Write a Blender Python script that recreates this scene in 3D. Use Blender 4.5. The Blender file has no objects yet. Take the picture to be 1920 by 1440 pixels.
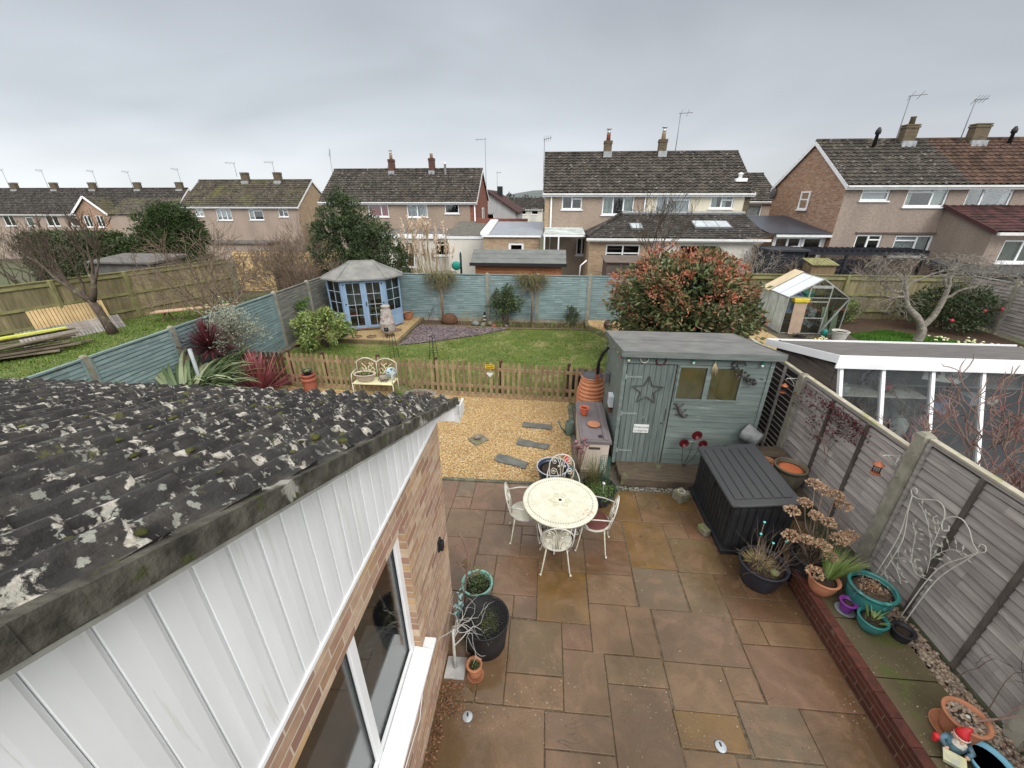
import bpy, bmesh, math, random
import numpy as np
from mathutils import Vector, Matrix
sin, cos, pi, R = math.sin, math.cos, math.pi, math.radians
S = bpy.context.scene
COL = S.collection
# ---------------------------------------------------------------- camera
cam = bpy.data.objects.new('camera', bpy.data.cameras.new('camera')); COL.objects.link(cam)
cam.location = (0, 0, 4.6)
cam.rotation_euler = (R(90 - 24.603), 0, R(4.787))
cam.data.sensor_width = 36; cam.data.lens = 36 * 760 / 1920
cam.data.clip_start = 0.05; cam.data.clip_end = 2000
S.camera = cam
S.render.resolution_x, S.render.resolution_y = 1024, 768
S.view_settings.view_transform = 'Standard'; S.view_settings.look = 'None'
S.view_settings.exposure = 0.55; S.view_settings.gamma = 1; S.view_settings.use_curve_mapping = False
# ---------------------------------------------------------------- overcast sky
W = bpy.data.worlds.new('World'); S.world = W; W.use_nodes = True
nt = W.node_tree; nt.nodes.clear()
def _n(t, **k):
    n = nt.nodes.new(t)
    for a, b in k.items(): setattr(n, a, b)
    return n
out = _n('ShaderNodeOutputWorld'); bg = _n('ShaderNodeBackground'); sky = _n('ShaderNodeTexSky')
sky.sky_type = 'NISHITA'; sky.sun_disc = False; sky.sun_elevation = R(38); sky.sun_rotation = R(142)
bg.inputs['Strength'].default_value = 0.12
tc = _n('ShaderNodeTexCoord'); sx = _n('ShaderNodeSeparateXYZ'); nt.links.new(tc.outputs['Generated'], sx.inputs[0])
el = _n('ShaderNodeValToRGB'); nt.links.new(sx.outputs['Z'], el.inputs[0])   # cloud brightness by elevation (overcast)
cr = el.color_ramp
stops = [(0.0, (4.7, 4.95, 5.15)), (0.06, (4.3, 4.5, 4.75)), (0.14, (3.4, 3.6, 3.85)), (0.28, (2.8, 2.98, 3.2)), (0.37, (2.7, 2.8, 3.1)), (0.5, (8.0, 8.0, 7.9)), (1.0, (8.6, 8.45, 8.1))]
SC = 8.6
cr.elements[0].position = 0; cr.elements[1].position = 1.0
for i, (p, c) in enumerate(stops):
    e = cr.elements[0] if i == 0 else (cr.elements[-1] if i == len(stops) - 1 else cr.elements.new(p))
    e.position = p; e.color = (c[0] / SC, c[1] / SC, c[2] / SC, 1)
mp = _n('ShaderNodeMapping'); mp.inputs['Scale'].default_value = (1.0, 1.0, 3.2)
nt.links.new(tc.outputs['Generated'], mp.inputs[0])
nz = _n('ShaderNodeTexNoise'); nz.inputs['Scale'].default_value = 1.5; nz.inputs['Detail'].default_value = 3.2; nz.inputs['Roughness'].default_value = 0.5
nz.inputs['Distortion'].default_value = 0.5
nt.links.new(mp.outputs[0], nz.inputs[0])
mr = _n('ShaderNodeMapRange'); mr.inputs[1].default_value = 0.3; mr.inputs[2].default_value = 0.72; mr.inputs[3].default_value = 0.83 * SC; mr.inputs[4].default_value = 1.14 * SC
nt.links.new(nz.outputs[0], mr.inputs[0])
# the cloud is thinner and brighter low down towards the left
br = _n('ShaderNodeMath', operation='MULTIPLY_ADD'); nt.links.new(sx.outputs['X'], br.inputs[0]); br.inputs[1].default_value = -0.16; br.inputs[2].default_value = 0.98
# extra brightness added to the unseen sky behind the camera, lighting the upright faces
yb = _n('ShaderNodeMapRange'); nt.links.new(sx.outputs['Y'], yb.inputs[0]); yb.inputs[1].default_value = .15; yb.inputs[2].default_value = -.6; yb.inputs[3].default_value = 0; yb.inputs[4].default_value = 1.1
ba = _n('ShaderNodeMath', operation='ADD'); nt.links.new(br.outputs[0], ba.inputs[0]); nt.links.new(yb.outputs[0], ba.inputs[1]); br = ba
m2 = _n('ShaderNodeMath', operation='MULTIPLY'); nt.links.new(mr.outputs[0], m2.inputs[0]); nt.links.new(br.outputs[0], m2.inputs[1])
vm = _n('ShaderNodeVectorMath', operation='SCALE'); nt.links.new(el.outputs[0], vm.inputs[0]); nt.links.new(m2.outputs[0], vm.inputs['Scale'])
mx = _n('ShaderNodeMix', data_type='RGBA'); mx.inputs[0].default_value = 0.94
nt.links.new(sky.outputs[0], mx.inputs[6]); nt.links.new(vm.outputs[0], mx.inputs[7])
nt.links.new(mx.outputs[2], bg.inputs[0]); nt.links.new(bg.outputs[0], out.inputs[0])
sl = bpy.data.lights.new('sun', 'SUN'); sl.energy = 1.3; sl.angle = R(30); sl.color = (1, 0.97, 0.92)
so = bpy.data.objects.new('sun', sl); COL.objects.link(so); so.rotation_euler = (R(50), 0, R(38))
# ---------------------------------------------------------------- materials
MATS = {}
class NT:
    def __init__(s, name):
        s.m = bpy.data.materials.new(name); s.m.use_nodes = True; s.t = s.m.node_tree
        s.b = s.t.nodes['Principled BSDF']; s.co = None
    def n(s, t, **k):
        n = s.t.nodes.new(t)
        for a, b in k.items(): setattr(n, a, b)
        return n
    def l(s, a, b): s.t.links.new(a, b)
    def obj(s):
        if not s.co: s.co = s.n('ShaderNodeTexCoord').outputs['Object']
        return s.co
    def vec(s, sc=(1, 1, 1), loc=(0, 0, 0), rot=(0, 0, 0)):
        m = s.n('ShaderNodeMapping'); m.inputs['Scale'].default_value = sc; m.inputs['Location'].default_value = loc; m.inputs['Rotation'].default_value = rot
        s.l(s.obj(), m.inputs[0]); return m.outputs[0]
    def noise(s, scale, detail=4, rough=.55, stretch=(1, 1, 1), dist=0, loc=(0, 0, 0)):
        n = s.n('ShaderNodeTexNoise'); n.inputs['Scale'].default_value = scale; n.inputs['Detail'].default_value = detail
        n.inputs['Roughness'].default_value = rough; n.inputs['Distortion'].default_value = dist
        s.l(s.vec(stretch, loc), n.inputs[0]); return n.outputs[0]
    def vor(s, scale, feature='F1', stretch=(1, 1, 1), out='Distance', rnd=1):
        n = s.n('ShaderNodeTexVoronoi', feature=feature); n.inputs['Scale'].default_value = scale; n.inputs['Randomness'].default_value = rnd
        s.l(s.vec(stretch), n.inputs[0]); return n.outputs[out]
    def ramp(s, x, st, interp='LINEAR'):
        r = s.n('ShaderNodeValToRGB'); c = r.color_ramp; c.interpolation = interp
        while len(c.elements) < len(st): c.elements.new(.5)
        for e, (p, col) in zip(c.elements, st):
            e.position = p; e.color = (*col, 1) if hasattr(col, '__len__') else (col, col, col, 1)
        s.l(x, r.inputs[0]); return r.outputs[0]
    def mix(s, f, a, b, bt='MIX'):
        m = s.n('ShaderNodeMix', data_type='RGBA', blend_type=bt)
        for v, i in ((f, 0), (a, 6), (b, 7)):
            if hasattr(v, 'is_linked') or hasattr(v, 'node'): s.l(v, m.inputs[i])
            elif i == 0: m.inputs[0].default_value = v
            else: m.inputs[i].default_value = (*v, 1)
        return m.outputs[2]
    def math(s, op, a, b=0, c=0):
        m = s.n('ShaderNodeMath', operation=op)
        for i, v in enumerate((a, b, c)):
            if hasattr(v, 'node'): s.l(v, m.inputs[i])
            else: m.inputs[i].default_value = v
        return m.outputs[0]
    def bump(s, h, strength=.3, dist=.01, prev=None):
        b = s.n('ShaderNodeBump'); b.inputs['Strength'].default_value = strength; b.inputs['Distance'].default_value = dist
        s.l(h, b.inputs['Height'])
        if prev: s.l(prev, b.inputs['Normal'])
        return b.outputs[0]
    def fin(s, col, rough=.6, nrm=None, metal=0, spec=.5):
        if hasattr(col, 'node'): s.l(col, s.b.inputs['Base Color'])
        else: s.b.inputs['Base Color'].default_value = (*col, 1)
        if hasattr(rough, 'node'): s.l(rough, s.b.inputs['Roughness'])
        else: s.b.inputs['Roughness'].default_value = rough
        s.b.inputs['Metallic'].default_value = metal; s.b.inputs['Specular IOR Level'].default_value = spec
        if nrm: s.l(nrm, s.b.inputs['Normal'])
        return s.m
def mat(name, c1, c2=None, scale=6, rough=.6, bump=.2, bscale=None, bd=.01, metal=0, spec=.28, isl=0, stretch=(1, 1, 1), patch=(), lo=.35, hi=.65, cols=None, orand=0):
    """two-tone noise material; isl = brightness spread per mesh island; patch = [(colour, scale, threshold, stretch)]"""
    if name in MATS: return MATS[name]
    t = NT(name)
    c2 = c2 or tuple(v * .75 for v in c1)
    col = t.ramp(t.noise(scale, 5, stretch=stretch), [(lo, c1), (hi, c2)])
    if cols or isl: rnd = t.n('ShaderNodeNewGeometry').outputs['Random Per Island']
    if cols:
        st = [(i / max(1, len(cols) - 1), c) for i, c in enumerate(cols)]
        col = t.mix(.75, col, t.ramp(rnd, st))
    if isl:
        col = t.mix(1, col, t.ramp(rnd, [(0, 1 - isl), (1, 1 + isl)]), 'MULTIPLY')
    if orand: col = t.mix(1, col, t.ramp(t.n('ShaderNodeObjectInfo').outputs['Random'], [(0, (1 - orand, 1 - orand, 1 - orand)), (1, (1 + orand, 1 + orand * .8, 1 + orand * .6))]), 'MULTIPLY')
    for (pc, ps, pt, pst) in patch:
        f = t.ramp(t.noise(ps, 6, .6, stretch=pst, loc=(3.1, 1.7, 5.3)), [(pt, 0.), (pt + .04, 1.)])
        col = t.mix(f, col, pc)
    nr = None
    if bump: nr = t.bump(t.noise(bscale or scale * 4, 6, stretch=stretch), bump, bd)
    MATS[name] = t.fin(col, rough, nr, metal, spec); return MATS[name]
def brick(name, cols, mortar, u='xy', bw=.225, bh=.075, ms=.012, rough=.85):
    """cols = ramp colours of single bricks; bricks run along x+y, courses along z"""
    if name in MATS: return MATS[name]
    t = NT(name); sp = t.n('ShaderNodeSeparateXYZ'); t.l(t.obj(), sp.inputs[0])
    uu = t.math('ADD', sp.outputs[0], sp.outputs[1]); cb = t.n('ShaderNodeCombineXYZ'); t.l(uu, cb.inputs[0]); t.l(sp.outputs[2], cb.inputs[1])
    b = t.n('ShaderNodeTexBrick'); b.inputs['Scale'].default_value = 1; b.inputs['Brick Width'].default_value = bw; b.inputs['Row Height'].default_value = bh
    b.inputs['Mortar Size'].default_value = ms / 2; b.inputs['Mortar Smooth'].default_value = .3
    b.inputs['Color1'].default_value = (0, 0, 0, 1); b.inputs['Color2'].default_value = (1, 1, 1, 1); b.inputs['Mortar'].default_value = (.5, .5, .5, 1)
    t.l(cb.outputs[0], b.inputs[0])
    c = t.ramp(b.outputs['Color'], [(i / (len(cols) - 1), k) for i, k in enumerate(cols)])
    c = t.mix(t.ramp(t.noise(14, 5), [(.3, 0.), (.7, .45)]), c, tuple(v * .55 for v in cols[0]))
    c = t.mix(b.outputs['Fac'], c, mortar)
    h = t.mix(.6, t.ramp(b.outputs['Fac'], [(0, 1.), (1, 0.)]), t.noise(60, 5))
    MATS[name] = t.fin(c, rough, t.bump(h, .5, .008), 0, .25); return MATS[name]
def glass(name, tint=(.75, .8, .8), refl=1.0, rough=.02, frost=0):
    if name in MATS: return MATS[name]
    t = NT(name); tr = t.n('ShaderNodeBsdfTransparent'); tr.inputs[0].default_value = (*tint, 1)
    gl = t.n('ShaderNodeBsdfGlossy'); gl.inputs['Roughness'].default_value = rough
    fr = t.n('ShaderNodeFresnel'); fr.inputs[0].default_value = 1.5
    f = t.math('MULTIPLY_ADD', fr.outputs[0], refl, .03)
    m = t.n('ShaderNodeMixShader'); t.l(f, m.inputs[0]); t.l(tr.outputs[0], m.inputs[1]); t.l(gl.outputs[0], m.inputs[2])
    o = m.outputs[0]
    if frost:
        d = t.n('ShaderNodeBsdfDiffuse'); d.inputs[0].default_value = (.55, .6, .58, 1)
        k = t.n('ShaderNodeMixShader'); t.l(t.ramp(t.noise(1.6, 4), [(.35, frost * .5), (.65, frost)]), k.inputs[0]); t.l(o, k.inputs[1]); t.l(d.outputs[0], k.inputs[2]); o = k.outputs[0]
    t.l(o, t.t.nodes['Material Output'].inputs[0]); MATS[name] = t.m; return t.m
# ---------------------------------------------------------------- mesh building
class MB:
    def __init__(s): s.v = []; s.f = []; s.mi = []; s.sm = []; s.k = 0; s.smooth = False
    def add(s, vs, fs):
        b = len(s.v); s.v.extend(tuple(v) for v in vs)
        for f in fs: s.f.append(tuple(i + b for i in f)); s.mi.append(s.k); s.sm.append(s.smooth)
        return s
    def hexa(s, p):  # 8 points: bottom 4 (ccw), top 4
        return s.add(p, [(3, 2, 1, 0), (4, 5, 6, 7), (0, 1, 5, 4), (1, 2, 6, 5), (2, 3, 7, 6), (3, 0, 4, 7)])
    def box(s, x0, y0, z0, x1, y1, z1):
        return s.hexa([(x0, y0, z0), (x1, y0, z0), (x1, y1, z0), (x0, y1, z0), (x0, y0, z1), (x1, y0, z1), (x1, y1, z1), (x0, y1, z1)])
    def obox(s, c, size, rz=0, rx=0, ry=0):
        M = Matrix.Rotation(rz, 3, 'Z') @ Matrix.Rotation(ry, 3, 'Y') @ Matrix.Rotation(rx, 3, 'X'); c = Vector(c); a, b, d = [k / 2 for k in size]
        return s.hexa([c + M @ Vector(q) for q in ((-a, -b, -d), (a, -b, -d), (a, b, -d), (-a, b, -d), (-a, -b, d), (a, -b, d), (a, b, d), (-a, b, d))])
    def mbox(s, m, u0, u1, d0, d1, z0, z1):
        return s.hexa([m(u0, d0, z0), m(u1, d0, z0), m(u1, d1, z0), m(u0, d1, z0), m(u0, d0, z1), m(u1, d0, z1), m(u1, d1, z1), m(u0, d1, z1)])
    def bar(s, a, b, w, h=None):
        """square bar from a to b"""
        a, b = Vector(a), Vector(b); d = (b - a).normalized(); h = h or w
        up = Vector((0, 0, 1)) if abs(d.z) < .95 else Vector((0, 1, 0))
        x = d.cross(up).normalized() * w / 2; y = x.cross(d).normalized() * h / 2
        return s.hexa([a - x - y, a + x - y, a + x + y, a - x + y, b - x - y, b + x - y, b + x + y, b - x + y])
    def tube(s, pts, r, n=6, cap=True, smooth=True):
        P = [Vector(p) for p in pts]; m = len(P); rr = r if hasattr(r, '__len__') else [r] * m
        T = [(P[min(i + 1, m - 1)] - P[max(i - 1, 0)]).normalized() for i in range(m)]
        x = T[0].orthogonal().normalized(); vs = []
        for i in range(m):
            x = (x - T[i] * x.dot(T[i])); x = x.normalized() if x.length > 1e-6 else T[i].orthogonal().normalized()
            y = T[i].cross(x)
            for k in range(n):
                a = 2 * pi * k / n; vs.append(P[i] + (x * cos(a) + y * sin(a)) * rr[i])
        fs = [(i * n + k, i * n + (k + 1) % n, (i + 1) * n + (k + 1) % n, (i + 1) * n + k) for i in range(m - 1) for k in range(n)]
        if cap: fs += [tuple(range(n - 1, -1, -1)), tuple(range((m - 1) * n, m * n))]
        o = s.smooth; s.smooth = smooth; s.add(vs, fs); s.smooth = o; return s
    def lathe(s, prof, n=24, c=(0, 0, 0), sx=1, sy=1, smooth=True, wob=0, rot=0):
        vs = []; m = len(prof)
        for (r, z) in prof:
            for k in range(n):
                a = 2 * pi * k / n + rot; q = r * (1 + wob * sin(3 * a + z * 9))
                vs.append((c[0] + q * cos(a) * sx, c[1] + q * sin(a) * sy, c[2] + z))
        fs = [(i * n + k, i * n + (k + 1) % n, (i + 1) * n + (k + 1) % n, (i + 1) * n + k) for i in range(m - 1) for k in range(n)]
        if prof[0][0] > 1e-4: fs.append(tuple(range(n - 1, -1, -1)))
        if prof[-1][0] > 1e-4: fs.append(tuple(range((m - 1) * n, m * n)))
        o = s.smooth; s.smooth = smooth; s.add(vs, fs); s.smooth = o; return s
    def ball(s, c, r, n=12, m=8, rz=0, wob=0, seed=0, smooth=True):
        r = r if hasattr(r, '__len__') else (r, r, r); vs = []; g = random.Random(seed)
        for i in range(m + 1):
            t = pi * i / m
            for k in range(n):
                a = 2 * pi * k / n; w = 1 + (g.uniform(-wob, wob) if 0 < i < m else 0)
                x, y, z = r[0] * sin(t) * cos(a) * w, r[1] * sin(t) * sin(a) * w, -r[2] * cos(t)
                vs.append((c[0] + x * cos(rz) - y * sin(rz), c[1] + x * sin(rz) + y * cos(rz), c[2] + z))
        o = s.smooth; s.smooth = smooth
        s.add(vs, [(i * n + k, i * n + (k + 1) % n, (i + 1) * n + (k + 1) % n, (i + 1) * n + k) for i in range(m) for k in range(n)]); s.smooth = o; return s
    def poly(s, pts): return s.add(pts, [tuple(range(len(pts)))])
    def prism(s, pts, vec):
        n = len(pts); v = Vector(vec); P = [Vector(p) for p in pts]
        return s.add(P + [p + v for p in P], [tuple(range(n - 1, -1, -1)), tuple(range(n, 2 * n))] + [(i, (i + 1) % n, n + (i + 1) % n, n + i) for i in range(n)])
    def blade(s, base, d, L, w, droop=.5, seg=4, tip=0.1, fold=0):
        """strap leaf from base in direction d, bending down"""
        p = Vector(base); d = Vector(d).normalized(); side = d.cross(Vector((0, 0, 1)))
        side = side.normalized() if side.length > .05 else Vector((1, 0, 0)); vs = []
        for i in range(seg + 1):
            t = i / seg; ww = w * (1 - t) ** .6 * (.6 + .8 * min(1, t * 3)) if i < seg else w * tip
            vs += [p - side * ww / 2, p + side * ww / 2]
            p = p + d * L / seg; d = (d + Vector((0, 0, -droop / seg * 2 * (t + .2)))).normalized()
        return s.add(vs, [(2 * i, 2 * i + 1, 2 * i + 3, 2 * i + 2) for i in range(seg)])
    def arr(s, V, F):
        b = len(s.v); s.v.extend(map(tuple, V.tolist())); F = (F + b).tolist()
        s.f.extend(map(tuple, F)); s.mi.extend([s.k] * len(F)); s.sm.extend([s.smooth] * len(F)); return s
    def build(s, name, mats, parent=None, bev=0, recalc=False):
        me = bpy.data.meshes.new(name); root = parent; off = Vector((0, 0, 0))
        if parent is not None: off = Vector(parent.get('_o', (0, 0, 0)))
        V = np.array(s.v, dtype=np.float64).reshape(-1, 3) - np.array(off)
        me.from_pydata(V.tolist(), [], s.f)
        for m in (mats if isinstance(mats, (list, tuple)) else [mats]): me.materials.append(m)
        me.polygons.foreach_set('material_index', s.mi); me.polygons.foreach_set('use_smooth', s.sm)
        me.update()
        if recalc:
            b = bmesh.new(); b.from_mesh(me); bmesh.ops.recalc_face_normals(b, faces=b.faces); b.to_mesh(me); b.free()
        o = bpy.data.objects.new(name, me); COL.objects.link(o)
        if parent is not None: o.parent = parent; o['_o'] = tuple(off)
        if bev:
            md = o.modifiers.new('bevel', 'BEVEL'); md.width = bev; md.segments = 2; md.limit_method = 'ANGLE'; md.angle_limit = R(40)
        return o
def thing(name, label, cat, loc=(0, 0, 0), group=None):
    o = bpy.data.objects.new(name, None); COL.objects.link(o); o.location = loc; o['_o'] = tuple(loc)
    o.empty_display_size = .1; o['label'] = label; o['category'] = cat
    if group: o['group'] = group
    return o
def tag(o, label, cat, group=None):
    o['label'] = label; o['category'] = cat
    if group: o['group'] = group
    return o
def struct(o): o['kind'] = 'structure'; return o
def stuff(o, label=None, cat=None):
    o['kind'] = 'stuff'
    if label: o['label'] = label; o['category'] = cat
    return o
def recenter(o, c):
    """put the origin of a one-mesh thing at its base"""
    o.data.transform(Matrix.Translation(-Vector(c))); o.location = c; return o
def dup(root, loc, rz=None, label=None):
    r = root.copy(); COL.objects.link(r); r.location = loc
    if rz is not None: r.rotation_euler = (0, 0, rz)
    if label: r['label'] = label
    for ch in list(root.children):
        c = ch.copy(); COL.objects.link(c); c.parent = r
        for g in ch.children:
            d = g.copy(); COL.objects.link(d); d.parent = c
    return r
def mapy(c): return lambda u, d, z: (u, c + d, z)      # wall that faces -Y
def mapxp(c): return lambda u, d, z: (c - d, u, z)     # wall that faces +X
def mapxm(c): return lambda u, d, z: (c + d, u, z)     # wall that faces -X
def wallh(mb, m, u0, u1, z0, z1, holes, th=.12):
    us = sorted({u0, u1, *[h[0] for h in holes], *[h[1] for h in holes]}); zs = sorted({z0, z1, *[h[2] for h in holes], *[h[3] for h in holes]})
    us = [u for u in us if u0 <= u <= u1]; zs = [z for z in zs if z0 <= z <= z1]
    for a, b in zip(us, us[1:]):
        for c, d in zip(zs, zs[1:]):
            mu, mz = (a + b) / 2, (c + d) / 2
            if any(h[0] < mu < h[1] and h[2] < mz < h[3] for h in holes): continue
            mb.poly([m(a, 0, c), m(b, 0, c), m(b, 0, d), m(a, 0, d)])
    for h in holes:
        a, b, c, d = h
        mb.poly([m(a, 0, c), m(b, 0, c), m(b, th, c), m(a, th, c)]); mb.poly([m(a, 0, d), m(b, 0, d), m(b, th, d), m(a, th, d)])
        mb.poly([m(a, 0, c), m(a, th, c), m(a, th, d), m(a, 0, d)]); mb.poly([m(b, 0, c), m(b, th, c), m(b, th, d), m(b, 0, d)])
def tiled(mb, p0, ex, es, U, Sl, pitch=.3, gauge=.3, h=.03, step=.025, seg=6, cseg=1, jit=0, rng=None):
    """roof slope of rolled tiles: p0 eave corner, ex along the eave, es up the slope"""
    p0, ex, es = np.array(p0, float), np.array(ex, float), np.array(es, float); ex /= np.linalg.norm(ex); es /= np.linalg.norm(es)
    nn = np.cross(ex, es); nn = nn if nn[2] > 0 else -nn
    nu = max(2, int(round(U / pitch))) * seg; u = np.linspace(0, U, nu + 1); ph = (u / pitch) % 1.0
    prof = h * np.clip(np.cos((ph - .5) * 2 * pi), -.25, 1)
    rows = []; nc = int(math.ceil(Sl / gauge))
    for k in range(nc):
        a, b = k * Sl / nc, (k + 1) * Sl / nc
        for j in range(cseg + 1):
            t = j / cseg; rows.append((a + (b - a) * t, step * (1 - t), k))
    V = []
    for (sv, hh, k) in rows:
        q = prof.copy()
        if jit and rng is not None:
            tid = (u / pitch).astype(int); jr = np.random.RandomState(k * 7 + 1).uniform(-jit, jit, tid.max() + 2); q = q + jr[tid]
        V.append(p0 + u[:, None] * ex + sv * es + (q + hh)[:, None] * nn)
    V = np.concatenate(V); w = nu + 1; F = []
    r = np.arange(len(rows) - 1)[:, None] * w; c = np.arange(nu)[None, :]; a = (r + c).ravel()
    F = np.stack([a, a + 1, a + 1 + w, a + w], 1)
    o = mb.smooth; mb.smooth = False; mb.arr(V, F); mb.smooth = o
def leafcloud(mb, P, l, w, rs, flat=0.0, outc=None, bend=.25):
    """leaf quads (folded diamonds) at points P"""
    n = len(P); D = rs.normal(size=(n, 3)); D[:, 2] *= (1 - flat)
    if outc is not None:
        o = P - np.array(outc); o /= np.linalg.norm(o, axis=1)[:, None] + 1e-6; D = D * .8 + o
    D /= np.linalg.norm(D, axis=1)[:, None]; A = rs.normal(size=(n, 3)); Sd = np.cross(D, A); Sd /= np.linalg.norm(Sd, axis=1)[:, None]
    N = np.cross(D, Sd); L = (l * rs.uniform(.6, 1.3, n))[:, None]; Wd = (w * rs.uniform(.7, 1.2, n))[:, None]
    V = np.stack([P, P + D * L * .5 + Sd * Wd * .5 + N * bend * Wd, P + D * L, P + D * L * .5 - Sd * Wd * .5 + N * bend * Wd], 1).reshape(-1, 3)
    b = np.arange(n) * 4
    mb.arr(V, np.concatenate([np.stack([b, b + 1, b + 2, b + 3], 1)]))
def blob_points(rs, c, rad, n, clumps=40, cr=.3, shell=.6, low=-1, squash=.8):
    """points in uneven clumps through the outer part of an ellipsoid"""
    C = rs.normal(size=(clumps * 3, 3)); C /= np.linalg.norm(C, axis=1)[:, None]; C = C[C[:, 2] > low][:clumps]
    C *= rs.uniform(shell, 1.0, len(C))[:, None]; C = C * np.array(rad) + np.array(c)
    i = rs.randint(0, len(C), n); q = rs.normal(size=(n, 3)); q /= np.linalg.norm(q, axis=1)[:, None]; q *= rs.uniform(.3, 1, n)[:, None] ** .5
    size = cr * rs.uniform(.6, 1.3, len(C))[i][:, None]
    return C[i] + q * size * np.array([1, 1, squash])
def grow(mb, g, p, d, L, r, lev, nb=3, spread=.7, gnarl=.25, up=.15, shrink=.72, n=5, rmin=.004, tips=None, seg=4):
    p = Vector(p); d = Vector(d).normalized(); pts = [p.copy()]; rr = [r]; dirs = [d]
    for i in range(seg):
        d = (d + Vector((g.gauss(0, gnarl), g.gauss(0, gnarl), g.gauss(0, gnarl) + up * .5))).normalized()
        p = p + d * L / seg; pts.append(p.copy()); rr.append(max(rmin, r * (1 - .45 * (i + 1) / seg))); dirs.append(d.copy())
    if lev == 0: rr[-1] = rmin * .5
    mb.tube(pts, rr, n if lev > 1 else 4 if lev else 3, cap=False)
    if lev == 0:
        if tips is not None: tips.append(pts[-1])
        return
    for k in range(nb):
        i = seg if k == 0 else g.randint(max(1, seg // 2), seg); dd = dirs[i]; a = Vector((g.gauss(0, 1), g.gauss(0, 1), g.gauss(0, .6)))
        nd = (dd + a.normalized() * spread * g.uniform(.6, 1.25) + Vector((0, 0, up))).normalized()
        grow(mb, g, pts[i], nd, L * shrink * g.uniform(.75, 1.2), rr[i] * .72, lev - 1, nb, spread, gnarl, up, shrink, n, rmin, tips, seg)
# ---------------------------------------------------------------- material list
WHITE = mat('white_upvc', (.78, .79, .80), (.72, .73, .74), 2, .35, .03)
m_pvc = WHITE
m_conc = mat('concrete', (.31, .29, .24), (.19, .18, .14), 5, .9, .5, 60, .006, patch=[((.19, .19, .12), 6, .60, (1, 1, 1))])
m_blue = mat('painted_fence', (.18, .25, .25), (.13, .19, .195), 3, .7, .35, 30, .004, isl=.14, orand=.12, stretch=(.6, .6, 6), patch=[((.30, .33, .31), 5, .63, (.5, .5, 4)), ((.17, .17, .13), 1.4, .66, (1, 1, 1))])
m_bluegrey = mat('weathered_fence', (.20, .20, .17), (.12, .125, .11), 3, .8, .35, 30, .004, isl=.15, orand=.12, stretch=(.6, .6, 6))
m_greyw = mat('grey_fence', (.34, .315, .30), (.215, .195, .185), 3, .8, .45, 25, .005, isl=.2, orand=.14, stretch=(1, .5, 6), patch=[((.10, .08, .07), 9, .70, (1, 1, 1)), ((.22, .24, .15), 1.2, .66, (1, 1, 1))])
m_darkw = mat('dark_fence', (.10, .085, .075), (.06, .05, .045), 4, .85, .4, 25, .004, isl=.2)
m_slatw = mat('dark_back', (.035, .03, .028), (.02, .018, .016), 4, .9, .2)
m_olive = mat('green_fence', (.235, .20, .115), (.15, .13, .07), 2.5, .85, .4, 25, .004, isl=.28, orand=.1, stretch=(6, 6, .7))
m_oliver = mat('green_rail', (.24, .23, .10), (.16, .155, .07), 3, .85, .4)
m_yelf = mat('new_fence', (.55, .40, .20), (.42, .30, .15), 2.5, .8, .3, 25, .004, isl=.12)
m_brownf = mat('brown_fence', (.24, .17, .10), (.16, .11, .065), 2.5, .85, .4, 25, .004, isl=.2, stretch=(6, 6, .7))
m_picket = mat('picket', (.31, .225, .13), (.19, .13, .075), 5, .75, .3, 30, .003, isl=.32, stretch=(3, 3, .8), patch=[((.22, .23, .10), 5, .62, (1, 1, 1))])
m_picketd = mat('picket_dark', (.10, .05, .03), (.06, .03, .02), 5, .75, .3, 30, .003, isl=.25)
m_sleeper = mat('sleeper', (.10, .075, .05), (.06, .047, .035), 4, .8, .5, 20, .006, stretch=(1, 5, 5), patch=[((.10, .12, .05), 3, .6, (1, 1, 1))])
m_timber = mat('bed_edge', (.17, .13, .075), (.10, .08, .045), 4, .8, .4, 20, .005, patch=[((.11, .13, .05), 3, .55, (1, 1, 1))])
m_shed = mat('shed_paint', (.148, .18, .168), (.105, .13, .122), 4, .6, .3, 25, .003, isl=.10, stretch=(.5, 2, 5), patch=[((.27, .31, .30), 3, .64, (.4, 1, 4))])
m_shedv = mat('shed_door_paint', (.135, .162, .15), (.088, .11, .104), 4, .6, .3, 25, .003, isl=.14, stretch=(8, 2, .6))
m_felt = mat('roof_felt', (.17, .17, .165), (.12, .12, .118), 3, .85, .35, 150, .003, patch=[((.15, .16, .145), 1.6, .6, (1, 1, 1))])
m_feltd = mat('dark_felt', (.15, .14, .135), (.095, .09, .085), 3, .9, .4, 90, .003, stretch=(1, 4, 1))
m_black = mat('black_resin', (.020, .021, .023), (.013, .014, .016), 5, .5, .2, 60, .002)
m_blackm = mat('black_metal', (.02, .02, .022), None, 5, .5, 0)
m_iron = mat('dark_iron', (.045, .042, .045), (.07, .06, .055), 12, .6, .1)
m_cream = mat('cream_enamel', (.58, .57, .48), (.46, .44, .35), 7, .35, .1, 30, .002, patch=[((.40, .27, .12), 14, .67, (1, 1, 1))])
m_gold = mat('antique_gold', (.42, .30, .10), (.25, .18, .07), 9, .5, .05)
m_tablet = None
m_white_m = mat('white_enamel', (.52, .51, .47), (.40, .38, .34), 9, .4, .05)
m_cush = mat('brown_cushion', (.13, .045, .035), (.10, .035, .03), 9, .8, .2)
m_terr = mat('terracotta', (.40, .17, .09), (.29, .12, .065), 6, .75, .15, 40, .002, patch=[((.5, .36, .26), 5, .68, (1, 1, 1))])
m_terr2 = mat('red_plastic', (.50, .10, .045), (.42, .085, .04), 4, .5, 0)
m_orange = mat('orange_barrel', (.56, .24, .12), (.40, .15, .075), 5, .55, .1, 40, .002)
m_brick_r = mat('chimney_pot_clay', (.30, .09, .055), (.22, .07, .045), 5, .6, .1)
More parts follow.
